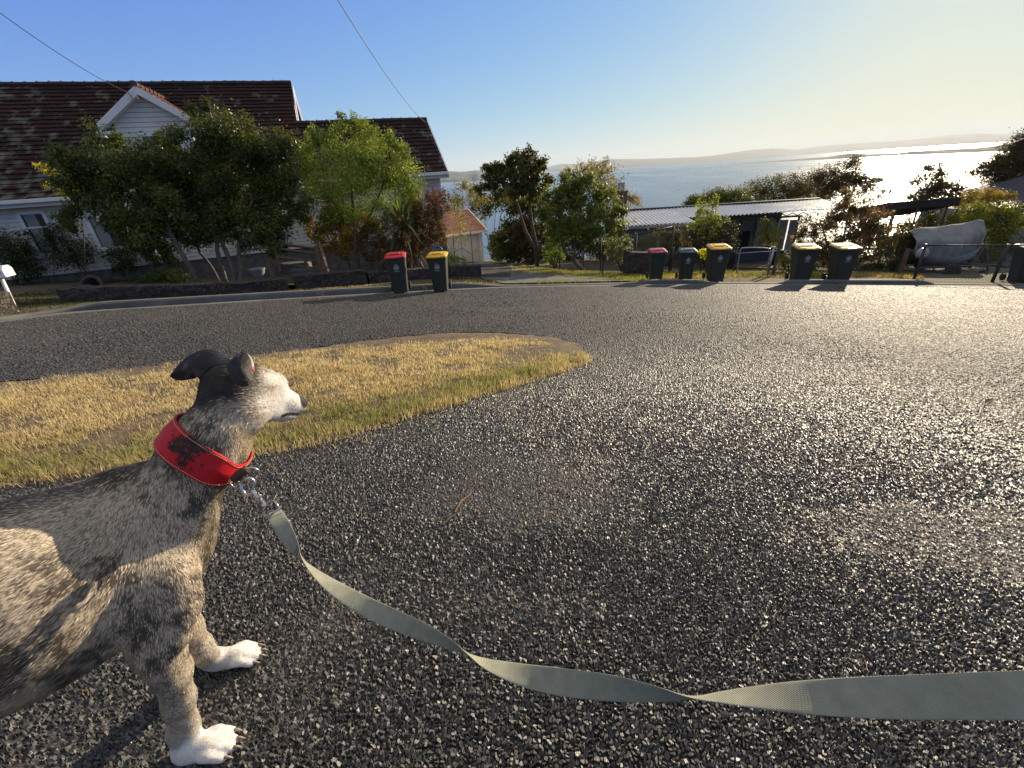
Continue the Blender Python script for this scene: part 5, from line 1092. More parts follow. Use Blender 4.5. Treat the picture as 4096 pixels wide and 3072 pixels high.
# ------------------------------------------------------------------ chain link fences
WIRE = mottled('wire', (.06, .062, .064), (.15, .155, .16), 30, .45, .0, metal=.6)
POSTM = mottled('fence_post', (.03, .032, .034), (.075, .078, .08), 12, .55, .1, metal=.3)
def mesh_panel(a, b, ha, hb, name, parent, pitch=.075, r=.0028, low=.03):
    """two families of straight diagonal wires clipped to the panel from a to b, top heights ha / hb above each foot"""
    a, b = np.asarray(a, float), np.asarray(b, float); L = np.linalg.norm((b - a)[:2]); mb = MB(); hm = max(ha, hb)
    top = lambda u: ha + (hb - ha) * u / L
    def pt(u, v): q = a + (b - a) * (u / L); return q + np.array([0, 0, v])
    c = -hm
    while c < L + hm:
        for sg in (1, -1):
            seg = []
            for k in range(25):
                v = low + (hm - low) * k / 24; u = c + v if sg > 0 else c + hm - v
                if 0 <= u <= L and v <= top(u): seg.append((u, v))
            if len(seg) > 1: mb.tube([pt(*seg[0]), pt(*seg[-1])], r, 3, False)
        c += pitch
    return mb.build(name, WIRE, parent, world=True)
def pole(a, b, r, parent, name='post', m=None): return MB().tube([a, b], r, 8).build(name, m or POSTM, parent, smooth=True, world=True)
def fence(name, label, feet, heights, rail=True, pr=.024, pitch=.075, low=.03, rail_r=.018):
    feet = [np.asarray(f, float) for f in feet]; t = thing(name, label, 'fence', feet[0])
    for f, h in zip(feet, heights): pole(f - np.array([0, 0, .15]), f + np.array([0, 0, h + .04]), pr, t)
    for i in range(len(feet) - 1):
        mesh_panel(feet[i], feet[i + 1], heights[i], heights[i + 1], 'wire_mesh', t, pitch, low=low)
        if rail: pole(feet[i] + np.array([0, 0, heights[i]]), feet[i + 1] + np.array([0, 0, heights[i + 1]]), rail_r, t, 'top_rail')
    return t
def hgt(foot, px, py):                             # height over a foot of a point seen at a pixel
    d = depth(foot); q = pd(px, py, d); return float(q[2] - foot[2])
f1 = [down(gg(*p), 0) for p in [(2240, 1082), (2402, 1090), (2530, 1094)]]
fence('chain_link_fence', 'chain link fence behind the crooked trunk tree and verge', f1, [hgt(f1[0], 2240, 950), hgt(f1[1], 2402, 945), hgt(f1[2], 2527, 925)], rail=False)
for lab, px, y0, y1 in (('thin black steel picket left of the chain link post', 2332, 1078, 1010), ('short black picket on the verge between trunk and white flowered shrub', 2410, 1096, 1008), ('black picket nearest the three trunked tree', 2182, 1058, 1005)):
    a = down(gg(px, y0)); props(MB().tube([a, a + np.array([0, 0, hgt(a, px, y1)])], .03, 6).build('picket', POSTM), lab, 'picket', 'black pickets on the verge')
f2 = [f1[2] + np.array([.06, .02, 0]), down(gp(2676, 1092), 0)]
fence('fence_panel', 'tall chain link panel with a rising top rail beside the hut', f2, [hgt(f2[0], 2530, 928), hgt(f2[1], 2690, 895)], pr=.035, rail_r=.028)
f3 = [f2[1] + np.array([.07, 0, 0]), down(gp(2800, 1090), 0), down(gp(2935, 1092), 0)]
fence('wire_fence', 'low wide meshed wire fence behind the pink, teal and yellow bins', f3, [hgt(f3[0], 2690, 985), hgt(f3[1], 2806, 985), hgt(f3[2], 2945, 985)], rail=False, pitch=.12)
def gate():
    a, b = down(gp(2945, 1100), -.05), down(gp(3062, 1102), -.05); t = thing('garden_gate', 'grey tubular garden gate with rounded corners and wire mesh', 'gate', a)
    h = hgt(a, 2962, 982); A, B_2 = a + np.array([0, 0, h]), b + np.array([0, 0, h * .98]); e = (b - a) / np.linalg.norm(b - a) * .12
    MB().tube(list(catmull([a, A - np.array([0, 0, .12]), A + e, B_2 - e, B_2 - np.array([0, 0, .12]), b], 5)) + [a], .02, 7).build('frame', METAL, t, smooth=True, world=True)
    mesh_panel(a, b, h * .97, h * .95, 'wire_mesh', t, .10)
    pole(b + np.array([.07, 0, -.1]), b + np.array([.12, .02, h * 1.05]), .032, t, 'gate_post', METAL)
    MB().tube([b + np.array([.0, -.05, .15]), b + np.array([.02, -.05, h * .8])], .012, 5).box(tuple(b + np.array([0, -.06, .3])), (.06, .04, .16)).build('latch', METAL, t, world=True)
gate()
a = down(gp(3090, 1104)); props(MB().tube([a, a + np.array([.10, .1, hgt(a, 3125, 940)])], .05, 6).build('leaning_post', TIMB), 'tilted dark timber post right of the garden gate', 'post')
a = down(gp(3598, 1098)); props(MB().tube([a, a + np.array([.10, .1, hgt(a, 3655, 985)])], .075, 7).build('leaning_post', TIMB), 'thick dark timber post leaning among the flower candles', 'post')
f4 = [down(gp(3655, 1118), 0), down(gp(3968, 1128), 0), down(gp(4260, 1140), 0)]
fence('chain_link_fence', 'chain link fence with a pale top rail before the covered boat', f4, [hgt(f4[0], 3665, 970), hgt(f4[1], 4008, 968), hgt(f4[2], 4300, 955)], pr=.04, rail_r=.022)
# ------------------------------------------------------------------ navy trailer, carport, covered boat, tiled house
def utility_trailer():
    d = depth(gp(3020, 1085)) + 1.0; p = pd(3035, 1045, d); t = thing('utility_trailer', 'dark navy box trailer parked behind the garden gate', 'trailer', down(p, 0)); z = float(G(p[0], p[1])); NAVY = mottled('navy_paint', (.012, .018, .04), (.02, .03, .065), 4, .45, .1)
    b = MB(); b.box((p[0], p[1] + .5, p[2] + .02), (1.9, 1.1, .05)); 
    for sx in (-1, 1): b.box((p[0] + sx * .93, p[1] + .5, p[2] + .22), (.04, 1.1, .36))
    for sy in (-.05, 1.05): b.box((p[0], p[1] + sy, p[2] + .22), (1.82, .04, .36))
    b.build('tray', NAVY, t, bevel=.008, world=True)
    for sx in (-.5, .5):
        n = 16; loft(MB(), [[(p[0] + sx * 1.9 + dx, p[1] + .5 + r * math.cos(6.283 * k / n), z + .28 + r * math.sin(6.283 * k / n)) for k in range(n)] for dx, r in ((-.08, .2), (-.06, .28), (.06, .28), (.08, .2))]).build('wheel', RUBB, t, world=True)
    MB().tube([(p[0] - .9, p[1] + .5, p[2] - .05), (p[0] - 1.7, p[1] + .3, p[2] - .08)], .035, 6).build('drawbar', METAL, t, world=True)
utility_trailer()
def carport():
    d = 20.0; t = thing('carport', 'flat dark roofed carport behind the covered boat', 'carport', down(pd(3700, 1000, d), 0)); a, b = pd(3540, 846, d), pd(3838, 816, d); dr = np.array([.25, 3.2, -.75]); up = np.array([0, 0, .30])
    z = max(a[2], b[2]) + .02; a[2] = b[2] = (a[2] + b[2]) / 2
    MB().hexa([a, b, b + dr, a + dr, a + up, b + up, b + dr + up, a + dr + up]).build('roof', mottled('dark_fascia', (.025, .021, .018), (.05, .042, .036), 4, .8, .3), t, bevel=.01, world=True)
    MB().hexa([a + up + np.array([-.05, -.06, .003]), b + up + np.array([.05, -.06, .003]), b + dr + up + np.array([.05, 0, .003]), a + dr + up + np.array([-.05, 0, .003]), a + up + np.array([-.05, -.06, .05]), b + up + np.array([.05, -.06, .05]), b + dr + up + np.array([.05, 0, .05]), a + dr + up + np.array([-.05, 0, .05])]).build('roof_sheet', mottled('roof_felt', (.05, .045, .04), (.09, .085, .08), 6, .95, .4), t, world=True)
    for px, off in ((3585, .1), (3680, .1), (3800, .1), (3640, 3.0), (3790, 3.0)):
        q = a + (b - a) * ((px - 3540) / 298) + dr * (off / 3.2); MB().tube([(q[0], q[1], -6), (q[0], q[1], q[2] + .01)], .06, 4).build('post', TIMB, t, world=True)
carport()
TARP = NT('grey_tarp'); TARP.col(TARP.ramp(TARP.noise(2.5, 6), [(.3, (.17, .17, .167)), (.7, (.27, .266, .258))])).rough(.62).bump(TARP.noise(9, 5), .5, .04); TARP.b.inputs['Specular IOR Level'].default_value = .08; TARP.rough(.9); TARP = TARP.m
def boat():
    d = depth(gp(3800, 1105)) + 1.5; t = thing('covered_boat', 'boat under a draped grey tarpaulin on its trailer behind the right fence', 'boat', down(pd(3800, 1075, d), 0))
    # stations along the boat: pixel x, ridge y, hem y, half width
    st = [(3640, 925, 1015, .55), (3680, 912, 1035, .75), (3725, 906, 1050, .85), (3780, 903, 1050, .88), (3830, 896, 1042, .82), (3880, 884, 1025, .66), (3915, 879, 1010, .46), (3935, 884, 1000, .26), (3945, 930, 992, .10)]
    secs = []; sh = np.array([.25, 1.0, 0]); sh /= np.linalg.norm(sh); xs = np.array([s[0] for s in st], float); fine = np.linspace(3640, 3945, 60); n = 25
    for i, x in enumerate(fine):
        ry, hy, hw = (np.interp(x, xs, [s[k] for s in st]) for k in (1, 2, 3)); top = pd(x, ry, d + .2); hem = pd(x, hy, d); zh = hem[2]; c = np.array([top[0], top[1], 0]); row = []
        for k in range(n):
            u = -1 + 2 * k / (n - 1); w = abs(u); y = math.copysign(min(1, (w / .74)) ** .95 if w < .74 else 1 + .12 * (w - .74), u) * hw
            z = top[2] - (top[2] - zh) * (.36 * (w / .74) ** 1.15 if w < .74 else .36 + .64 * (w - .74) / .26)
            fold = .065 * math.sin(x * .16 + 1.2 * math.sin(u * 3)) * smooth(.3, 1, np.array(w)) * (1 + 1.5 * smooth(3850, 3930, np.array(x))); row.append(c + sh * (y + fold) + np.array([0, 0, z + .02 * math.sin(x * .05 + u * 4) + (.06 * math.sin(x * .11 + u) if w > .97 else 0)]))
        secs.append(row)
    V = np.array(secs).reshape(-1, 3); Fq = np.array([(i * n + k, i * n + k + 1, (i + 1) * n + k + 1, (i + 1) * n + k) for i in range(59) for k in range(n - 1)])
    o = mesh_np('tarpaulin', V, Fq, TARP, t, smooth=True, world=True)
    # hull under the hem
    hl = MB(); secs = []
    for x, hw, zk in ((3650, .62, .35), (3700, .72, .42), (3800, .70, .42), (3870, .5, .36), (3925, .15, .22)):
        hem = pd(x, np.interp(x, xs, [s[2] for s in st]) - 6, d); c = np.array([hem[0], hem[1], hem[2]]) + sh * .2; secs.append([tuple(c + sh * (hw * a) + np.array([0, 0, -zk * b + .12])) for a, b in ((-1, 0), (-.85, .6), (0, 1), (.85, .6), (1, 0))])
    loft(hl, secs).build('hull', mottled('hull_paint', (.06, .062, .065), (.10, .10, .10), 3, .4), t, smooth=True, world=True)
    fr = MB(); zg = lambda q: float(G(q[0], q[1]))
    A, Bq = pd(3640, 1062, d), pd(3960, 1058, d)
    for off in (-.45, .45): fr.tube([A + sh * off, Bq + sh * off * .2], .04, 4)
    fr.tube([Bq, Bq + (Bq - A) * .25 + np.array([0, 0, -.1])], .045, 4); fr.tube([pd(3935, 985, d), pd(3880, 1070, d)], .04, 5); fr.tube([pd(3948, 1000, d), pd(3950, 1085, d)], .035, 5); fr.build('trailer_frame', POSTM, t, world=True)
    for off in (-.85, .85):
        q = pd(3745, 1068, d) + sh * off; n2 = 18; ax = (Bq - A) / np.linalg.norm(Bq - A); w = MB(); secs = [[q + sh * dx + r * (math.cos(6.283 * k / n2) * ax + math.sin(6.283 * k / n2) * np.array([0, 0, 1])) for k in range(n2)] for dx, r in ((-.08, .2), (-.06, .28), (.06, .28), (.08, .2))]; loft(w, secs).build('wheel', RUBB, t, world=True)
    q = pd(3928, 1092, d - .3); w = MB(); secs = [[q + sh * dx + r * (math.cos(6.283 * k / 14) * np.array([1, 0, 0]) + math.sin(6.283 * k / 14) * np.array([0, 0, 1])) for k in range(14)] for dx, r in ((-.04, .07), (-.03, .11), (.03, .11), (.04, .07))]; loft(w, secs).build('jockey_wheel', RUBB, t, world=True)
    b = MB(); q = pd(3690, 1008, d - .75); secs = [[q + np.array([rr * math.cos(6.283 * k / 16), rr * .7 * math.sin(6.283 * k / 16), z]) for k in range(16)] for z, rr in ((-.2, .12), (-.14, .2), (0, .21), (.1, .15), (.14, .05))]; loft(b, secs); ob = b.build('outboard_cowl', mottled('pale_cowl', (.3, .3, .29), (.4, .4, .39), 4, .35), smooth=True); ob.parent = t; ob.matrix_parent_inverse = pm(t).inverted()
boat()
def tiled_house():
    d = 22.0; t = thing('tiled_house', 'house corner with a glinting low pitched tiled roof at the right edge', 'house', down(pd(4096, 1000, d), 0)); A, Bq, Cq, Dq = pd(3905, 770, d + 4), pd(4420, 560, d + 4.5), pd(4480, 780, d - 2), pd(3985, 830, d - 1)
    A, Bq, Cq, Dq = (np.array(v) for v in (pd(3830, 768, d + 5), pd(4330, 640, d + 5), pd(4420, 760, d - 1), pd(4010, 838, d - 1))); V = []; cols = []; nr, nc = 30, 60
    for i in range(nr):
        for fr in (0, .94):
            u = (i + fr) / nr
            for j in range(nc + 1):
                v = j / nc; q = (A * (1 - v) + Bq * v) * (1 - u) + (Dq * (1 - v) + Cq * v) * u; V.append(q + np.array([0, 0, .045 * (1 - fr) * -1 + .05 + .02 * abs(math.sin(v * 90))])); cols.append(np.array([.10, .075, .065]) * rng.uniform(.6, 1.3))
    K = nc + 1; Fq = np.array([(i * K + j, i * K + j + 1, (i + 1) * K + j + 1, (i + 1) * K + j) for i in range(nr * 2 - 1) for j in range(nc)])
    gt = NT('glazed_tile'); gt.col(gt.attr()).rough(.38); mesh_np('roof', np.array(V), Fq, gt.m, t, col=np.array(cols), world=True)
    e = Dq - np.array([0, 0, .05]); f = Cq - np.array([0, 0, .05]); MB().hexa([e - np.array([0, 0, .22]), f - np.array([0, 0, .22]), f + np.array([0, .08, -.22]), e + np.array([0, .08, -.22]), e, f, f + np.array([0, .08, 0]), e + np.array([0, .08, 0])]).build('fascia', POSTM, t, world=True)
    w = MB(); e2, f2 = e + np.array([.5, .9, -.15]), f + np.array([0, .9, -.15]); w.hexa([(e2[0], e2[1], -7), (f2[0], f2[1], -7), (f2[0], f2[1] + 4, -7), (e2[0], e2[1] + 4, -7), tuple(e2), tuple(f2), (f2[0], f2[1] + 4, f2[2]), (e2[0], e2[1] + 4, e2[2])]).build('wall', HWALL, t, world=True)
tiled_house()
# ------------------------------------------------------------------ overhead wires
def wire(label, pts, r=.009, sag=.3):
    A = np.array(pts[0]); Bq = np.array(pts[1]); q = [A + (Bq - A) * k / 24 - np.array([0, 0, sag * 4 * (k / 24) * (1 - k / 24)]) for k in range(25)]
    props(MB().tube(q, r, 5).build('service_wire', BLACKM), label, 'wire', 'overhead service wires')
e0 = pd(0, 30, 9.5); wire('thin black service wire running up left from the dormer peak', [LEAD, LEAD + (e0 - LEAD) * 1.25], .010, .22)
e0 = pd(1372, 0, 9.0); e1 = fac(1700, 492, 2.6); e1 = HP(e1[0], 2.6, e1[1] + .05); wire('thin dark wire dropping from the top of the sky to the right wing gable', [e1, e1 + (e0 - e1) * 1.2], .010, .35)
a1 = HP(*[fac(1765, 690)[0], -.5, 1.42]); props(MB().tube([e1, a1 + np.array([.1, 0, .1]), a1 + np.array([.05, 0, -.1])], .010, 5).build('gable_cable', BLACKM), 'slack cable hanging down the right wing roof edge', 'cable')
e0 = pd(4096, 540, 24); e1 = pd(3880, 610, 40); wire('short dark wire before the headland at the far right', [e1, e0 + (e0 - e1) * .3], .03, .3)

# ------------------------------------------------------------------ verge turf, weeds, litter
def turf(name, label, poly, n, hmin, hmax, c1, c2, gmix=.5, lift=0.0, seed=0):
    P = np.array(poly)[:, :2]; lo, hi = P.min(0), P.max(0); x = rng.uniform(lo[0], hi[0], n); y = rng.uniform(lo[1], hi[1], n)
    ok = inpoly(x, y, [tuple(p) for p in P]) & (rng.random(n) < .25 + 1.1 * smooth(.3, .6, fbm(x * 2.5, y * 2.5, 200 + seed))); x, y = x[ok], y[ok]; g = smooth(.35, .65, fbm(x * 1.3, y * 1.3, 210 + seed) + gmix - .5)[:, None]
    col = (np.array(c1) * (1 - g) + np.array(c2) * g) * rng.uniform(.6, 1.3, (len(x), 1))
    props(blades(name, x, y, G(x, y) + lift, rng.uniform(hmin, hmax, len(x)), rng.uniform(.008, .018, len(x)), col, .9), label, 'grass', kind='stuff')
STRAW, GRN, LAWN = (.50, .36, .14), (.19, .24, .05), (.05, .07, .018)
turf('grass', 'sunlit green and straw grass on the verge under the middle trees', [gg(*p) for p in [(2030, 1098), (2200, 1108), (2540, 1128), (2640, 1112), (2500, 1092), (2250, 1082), (2090, 1064), (2060, 1080)]], 26000, .03, .10, STRAW, (.26, .29, .05), .6, seed=1)
turf('grass', 'dry straw strip between the left kerb and the stone walls', [gp(*p) for p in [(1000, 1168), (1500, 1148), (1960, 1138), (2015, 1132), (1930, 1112), (1800, 1122), (1470, 1142), (1180, 1156), (1000, 1164)]], 11000, .015, .05, STRAW, (.25, .24, .07), .4, .03, seed=2)
turf('grass', 'bright grass around the garden gate and behind the right kerb', [gp(*p) for p in [(2610, 1118), (2800, 1114), (2900, 1112), (3150, 1112), (3500, 1112), (3700, 1118), (3640, 1096), (3300, 1092), (2930, 1090), (2660, 1092)]], 30000, .03, .14, STRAW, (.22, .24, .04), .55, seed=3)
turf('lawn', 'shaded green lawn between the house wall and the left kerb', [gp(*p) for p in [(60, 1262), (240, 1235), (380, 1200), (660, 1170), (860, 1130), (560, 1085), (100, 1140), (-200, 1200)]], 42000, .02, .05, LAWN, (.075, .085, .02), .5, seed=4)
def weeds():
    rs = np.random.default_rng(9); X, Y = [], []
    for px, py, k, sx in [(920, 1196, 20, 40), (1560, 1165, 30, 25), (1690, 1158, 40, 25), (1860, 1146, 60, 35), (1760, 1152, 30, 30), (2120, 1134, 60, 60), (2200, 1131, 110, 50), (2260, 1130, 90, 60), (2360, 1128, 70, 60), (2470, 1122, 120, 50), (2550, 1120, 130, 50), (2690, 1122, 60, 18), (2806, 1122, 60, 18), (2620, 1128, 30, 20), (3535, 1132, 50, 15), (3580, 1132, 40, 15), (3620, 1134, 20, 12), (3160, 1128, 30, 20), (2950, 1124, 40, 40), (1300, 1180, 12, 30)]:
        for _ in range(k):
            p = gp(px + rs.normal(0, sx), py + rs.normal(0, 2.5)); X.append(p[0]); Y.append(p[1])
    X, Y = np.array(X), np.array(Y); h = rs.uniform(.04, .2, len(X)); g = rs.random((len(X), 1)); col = np.array([.30, .30, .08]) * g + np.array([.16, .22, .04]) * (1 - g)
    props(blades('weeds', X, Y, plane(X, Y), h, rs.uniform(.008, .016, len(X)), col, 1.1), 'sparse weed tufts growing along the gutter joint', 'weeds', kind='stuff')
weeds()
def litter():
    """pine needles, dead leaves and a bark curl lying on the asphalt"""
    NEED = mottled('dry_needle', (.16, .085, .04), (.30, .17, .09), 30, .7, 0); rs = random.Random(21)
    k = 0
    spots = [(1850, 2020, 60, 70, 'longest curl of dry bark lying in the middle of the asphalt'), (1795, 2085, 45, 40, 'bent dry leaf at the lower end of the bark curl'), (2250, 2190, 12, 40, 'pale straw bit right of the bark curl'), (1525, 2485, 40, -15, 'orange pine needle pair below the leash bend'), (2410, 2530, 40, -12, 'short rust needle right of the leash middle'), (3100, 2480, 8, 50, 'upright rust needle above the leash right half'), (3450, 2670, 10, 45, 'lone rust needle just above the leash at right'), (990, 2005, 8, 30, 'rust needle just below the leash clip'), (3800, 2690, 30, 20, 'rust needle touching the leash edge at far right'), (340, 2780, 40, -20, 'needle on the asphalt under the dog belly'), (1840, 2130, 30, 10, 'tiny twig below the bark curl')]
    for px, py, dx, dy, lab in spots:
        a, b = gp(px - dx / 2, py + dy / 2), gp(px + dx / 2, py - dy / 2); m_ = (a + b) / 2 + np.array([rs.uniform(-.01, .01), rs.uniform(-.01, .01), .006]); up = np.array([0, 0, .010])
        big = 'bark' in lab and 'curl of' in lab
        o = MB().tube(list(catmull([a + up, m_ + up, b + up], 4)), .0035 if big else .0014 if dx < 45 else .002, 5).build('needle' if not big else 'bark_curl', NEED); props(o, lab, 'needle' if not big else 'bark', 'dry litter on the asphalt')
    for px, py, s, lab in ((2230, 1232, .05, 'dark dead leaf far out on the road straight ahead'), (2380, 1228, .045, 'dark dead leaf beyond the island tip'), (3262, 1342, .06, 'dark leaf on the bright road before the paired bins'), (3955, 1610, .06, 'dark leaf on the bright asphalt near the right edge'), (4030, 1345, .05, 'dark flat leaf at the far right of the road'), (3510, 1330, .035, 'small dark leaf right of the bright road centre')):
        p = gp(px, py); an = rs.uniform(0, 3); c, s_ = math.cos(an), math.sin(an); V = [(p[0] + c * a * s - s_ * b * s, p[1] + s_ * a * s + c * b * s, p[2] + .012 + z) for a, b, z in ((-1, 0, 0), (-.2, .4, .01), (1, 0, .012), (-.2, -.4, .006))]
        props(MB().add(V, [(0, 1, 2), (0, 2, 3)]).build('dead_leaf', mottled('dead_leaf', (.02, .015, .01), (.04, .03, .02), 20, .8, 0)), lab, 'leaf', 'dead leaves on the road')
litter()
# ------------------------------------------------------------------ the dog: one implicit body, meshed as one surface
HD = math.radians(60); DU = np.array([math.cos(HD), math.sin(HD), -.10]); DU /= np.linalg.norm(DU); DV = np.array([-math.sin(HD), math.cos(HD), 0.0]); DW = np.cross(DU, DV)
PRIM = []                                          # (p0, r0, p1, r1, k, squash, flow)
def cone(a, ra, b, rb, k=.03, sq=1.0, flow=None):
    a, b = np.array(a, float), np.array(b, float); f = b - a if flow is None else np.array(flow, float); PRIM.append((a, ra, b, rb, k, sq, f / (np.linalg.norm(f) + 1e-9)))
def pc(*s, k=.03, sq=1.0, flow=None):              # chain given as (px, py, depth, radius in photo pixels)
    for q, w_ in zip(s[:-1], s[1:]): cone(pd(*q[:3]), q[3] * q[2] / F, pd(*w_[:3]), w_[3] * w_[2] / F, k, sq, flow)
BACK = -DU
# barrel, loin and rump (the rear is beside the photographer, outside the frame)
pc((520, 2190, .945, 315), (290, 2325, .85, 355), (0, 2445, .745, 385), k=.05, sq=.62, flow=BACK + .25 * -DW)
rear0 = pd(0, 2445, .745); rl = rear0 + BACK * .24 + DW * .035; rr_ = rl + BACK * .22 + DW * .0
cone(rear0, .165, rl, .13, .07, .66, BACK); cone(rl, .135, rr_, .125, .07, .8, BACK)
for sg in (-1, 1):                                 # hind legs: stifle forward and high, hock back and low
    hip = rr_ + DV * .06 * sg - DW * .02; st = hip + DU * .12 - DW * .24 + DV * .03 * sg; hk = st - DU * .17 - DW * .17
    ft = hk + DU * .03; ft[2] = plane(ft[0], ft[1]) + .028; tp = ft + DU * .06
    cone(hip, .105, st, .06, .05, .75, -DW); cone(st, .06, hk, .026, .03, 1, -DW); cone(hk, .027, ft, .022, .02, 1, -DW); cone(ft, .026, tp, .022, .015, 1, DU)
t0_ = rr_ + BACK * .10; cone(t0_, .03, t0_ + BACK * .08 - DW * .2, .018, .03, 1, -DW); cone(t0_ + BACK * .08 - DW * .2, .018, t0_ + BACK * .16 - DW * .34, .008, .01, 1, -DW)
# shoulders, chest, neck
pc((560, 2050, .94, 175), (640, 2090, .955, 165), k=.05, sq=.8, flow=BACK - .5 * DW)
pc((645, 2085, .955, 152), (600, 2250, .955, 158), (600, 2400, .96, 118), k=.045, sq=.85, flow=-DW - .3 * DU)
pc((540, 2110, .915, 105), (640, 2340, .895, 112), (640, 2510, .89, 92), k=.04, flow=-DW + .1 * DU)
pc((700, 2010, .945, 155), (815, 1800, .94, 124), (884, 1650, .945, 94), k=.045, sq=.95, flow=pd(740, 2000, .94) - pd(875, 1620, .94))
# head
HB = pd(905, 1500, .94) - pd(1205, 1610, 1.14)
pc((915, 1548, .945, 96), (985, 1545, .98, 85), (1060, 1545, 1.03, 70), k=.025, flow=HB)
pc((985, 1635, .965, 73), (1045, 1628, 1.02, 63), k=.03, flow=HB)
pc((1065, 1588, 1.045, 61), (1140, 1610, 1.105, 47), (1192, 1618, 1.14, 36), k=.018, flow=HB)
pc((1070, 1640, 1.045, 49), (1130, 1656, 1.095, 28), (1168, 1663, 1.125, 19), k=.012, flow=HB)
pc((1105, 1515, 1.085, 29), (1128, 1530, 1.105, 23), k=.02, flow=HB); pc((1035, 1522, .975, 28), (1062, 1530, .99, 20), k=.02, flow=HB)
pc((955, 1690, .955, 62), (885, 1770, .95, 92), k=.045, flow=-DW)
# fore legs
NP, FP = gp(828, 3010), gp(945, 2650)
dn, df = depth(NP), depth(FP)
pc((640, 2560, .895, 80), (688, 2690, .96, 62), (715, 2800, 1.01, 52), (735, 2915, dn - .025, 50), (748, 2985, dn - .01, 46), k=.022, flow=-DW)
cone(pd(578, 2610, .885), .024, pd(625, 2635, .905), .03, .03, 1, -DW)              # point of the elbow
pc((660, 2420, 1.00, 85), (735, 2520, 1.07, 60), (790, 2592, 1.12, 47), (842, 2635, df - .015, 40), k=.025, flow=-DW)
def paw(c, fwd, wid, pads):
    """pad block and four arched toes, claws out in front"""
    f = np.array(fwd); f /= np.linalg.norm(f); s = np.array([f[1], -f[0], 0]); s /= np.linalg.norm(s); claws = []
    cone(c - f * .035 + np.array([0, 0, .026]), .032, c + f * .015 + np.array([0, 0, .025]), .031, .02, 1, f)
    for i, o in enumerate((-1.5, -.5, .5, 1.5)):
        fr = .052 if abs(o) < 1 else .038; b = c + f * .012 + s * o * wid * 1.0 + np.array([0, 0, .032]); kn = c + f * (fr * .75) + s * o * wid * 1.1 + np.array([0, 0, .033]); t = c + f * (fr + .016) + s * o * wid * 1.16 + np.array([0, 0, .017])
        cone(b, .0150, kn, .0142, .0045, 1, f); cone(kn, .0142, t, .0115, .003, 1, f); claws.append((t + f * .008 + np.array([0, 0, .004]), t + f * .026 + np.array([0, 0, -.006])))
    return claws
fn_ = pd(925, 2970, dn + .01) - pd(760, 3010, dn); fn_[2] = plane(fn_[0], fn_[1]); ff_ = pd(1035, 2610, df + .02) - pd(880, 2655, df); ff_[2] = plane(ff_[0], ff_[1])
CLAWS = paw(NP + np.array([.0, 0, .004]), fn_, .0175, 4) + paw(FP + np.array([0, 0, .004]), ff_, .0165, 4)

def smin(a, b, k): h = np.clip(k - np.abs(a - b), 0, None) / k; return np.minimum(a, b) - h * h * k * .25
def cone_sd(P, pr):
    a, ra, b, rb, k, sq, fl = pr
    if sq != 1.0:
        S = lambda q: q + (q @ DV)[..., None] * DV * (1 / sq - 1)
        P = S(P); a = S(a); b = S(b)
    ab = b - a; L2 = ab @ ab + 1e-12; t = np.clip(((P - a) @ ab) / L2, 0, 1); d = np.linalg.norm(P - a - t[..., None] * ab, axis=-1) - (ra + (rb - ra) * t)
    return d * (1.0 if sq == 1.0 else (.5 + .5 * sq))
def sdf(P):
    D = np.full(P.shape[:-1], 1.0)
    for pr in PRIM: D = smin(D, cone_sd(P, pr), pr[4])
    return D
def muscle(*pts, lift=.008, k=.035):                # a low ridge laid on the flank: photo points and radii, sunk so that only lift metres stand out
    q = []
    for x, y, rp in pts:
        t = np.linspace(.72, 1.15, 300); s = sdf(CAM + ray(x, y)[None] * t[:, None]); i = int(np.argmax(s < 0)); ds = t[i] if s.min() < 0 else .9
        r = rp * ds / F; q.append((x, y, ds + r - lift, rp))
    pc(*q, k=k, flow=-DW - .2 * DU)
muscle((470, 1945, 45), (540, 2080, 60), (600, 2220, 55), lift=.007)                 # shoulder blade
muscle((520, 2420, 60), (560, 2330, 70), (650, 2300, 55), lift=.009)                 # triceps
muscle((690, 2300, 50), (720, 2420, 55), (700, 2540, 45), lift=.007)                 # upper arm
muscle((905, 1735, 28), (850, 1880, 40), (770, 2050, 55), (720, 2200, 45), lift=.006)  # line of the neck down to the point of shoulder
muscle((640, 2650, 30), (672, 2740, 26), lift=.004)
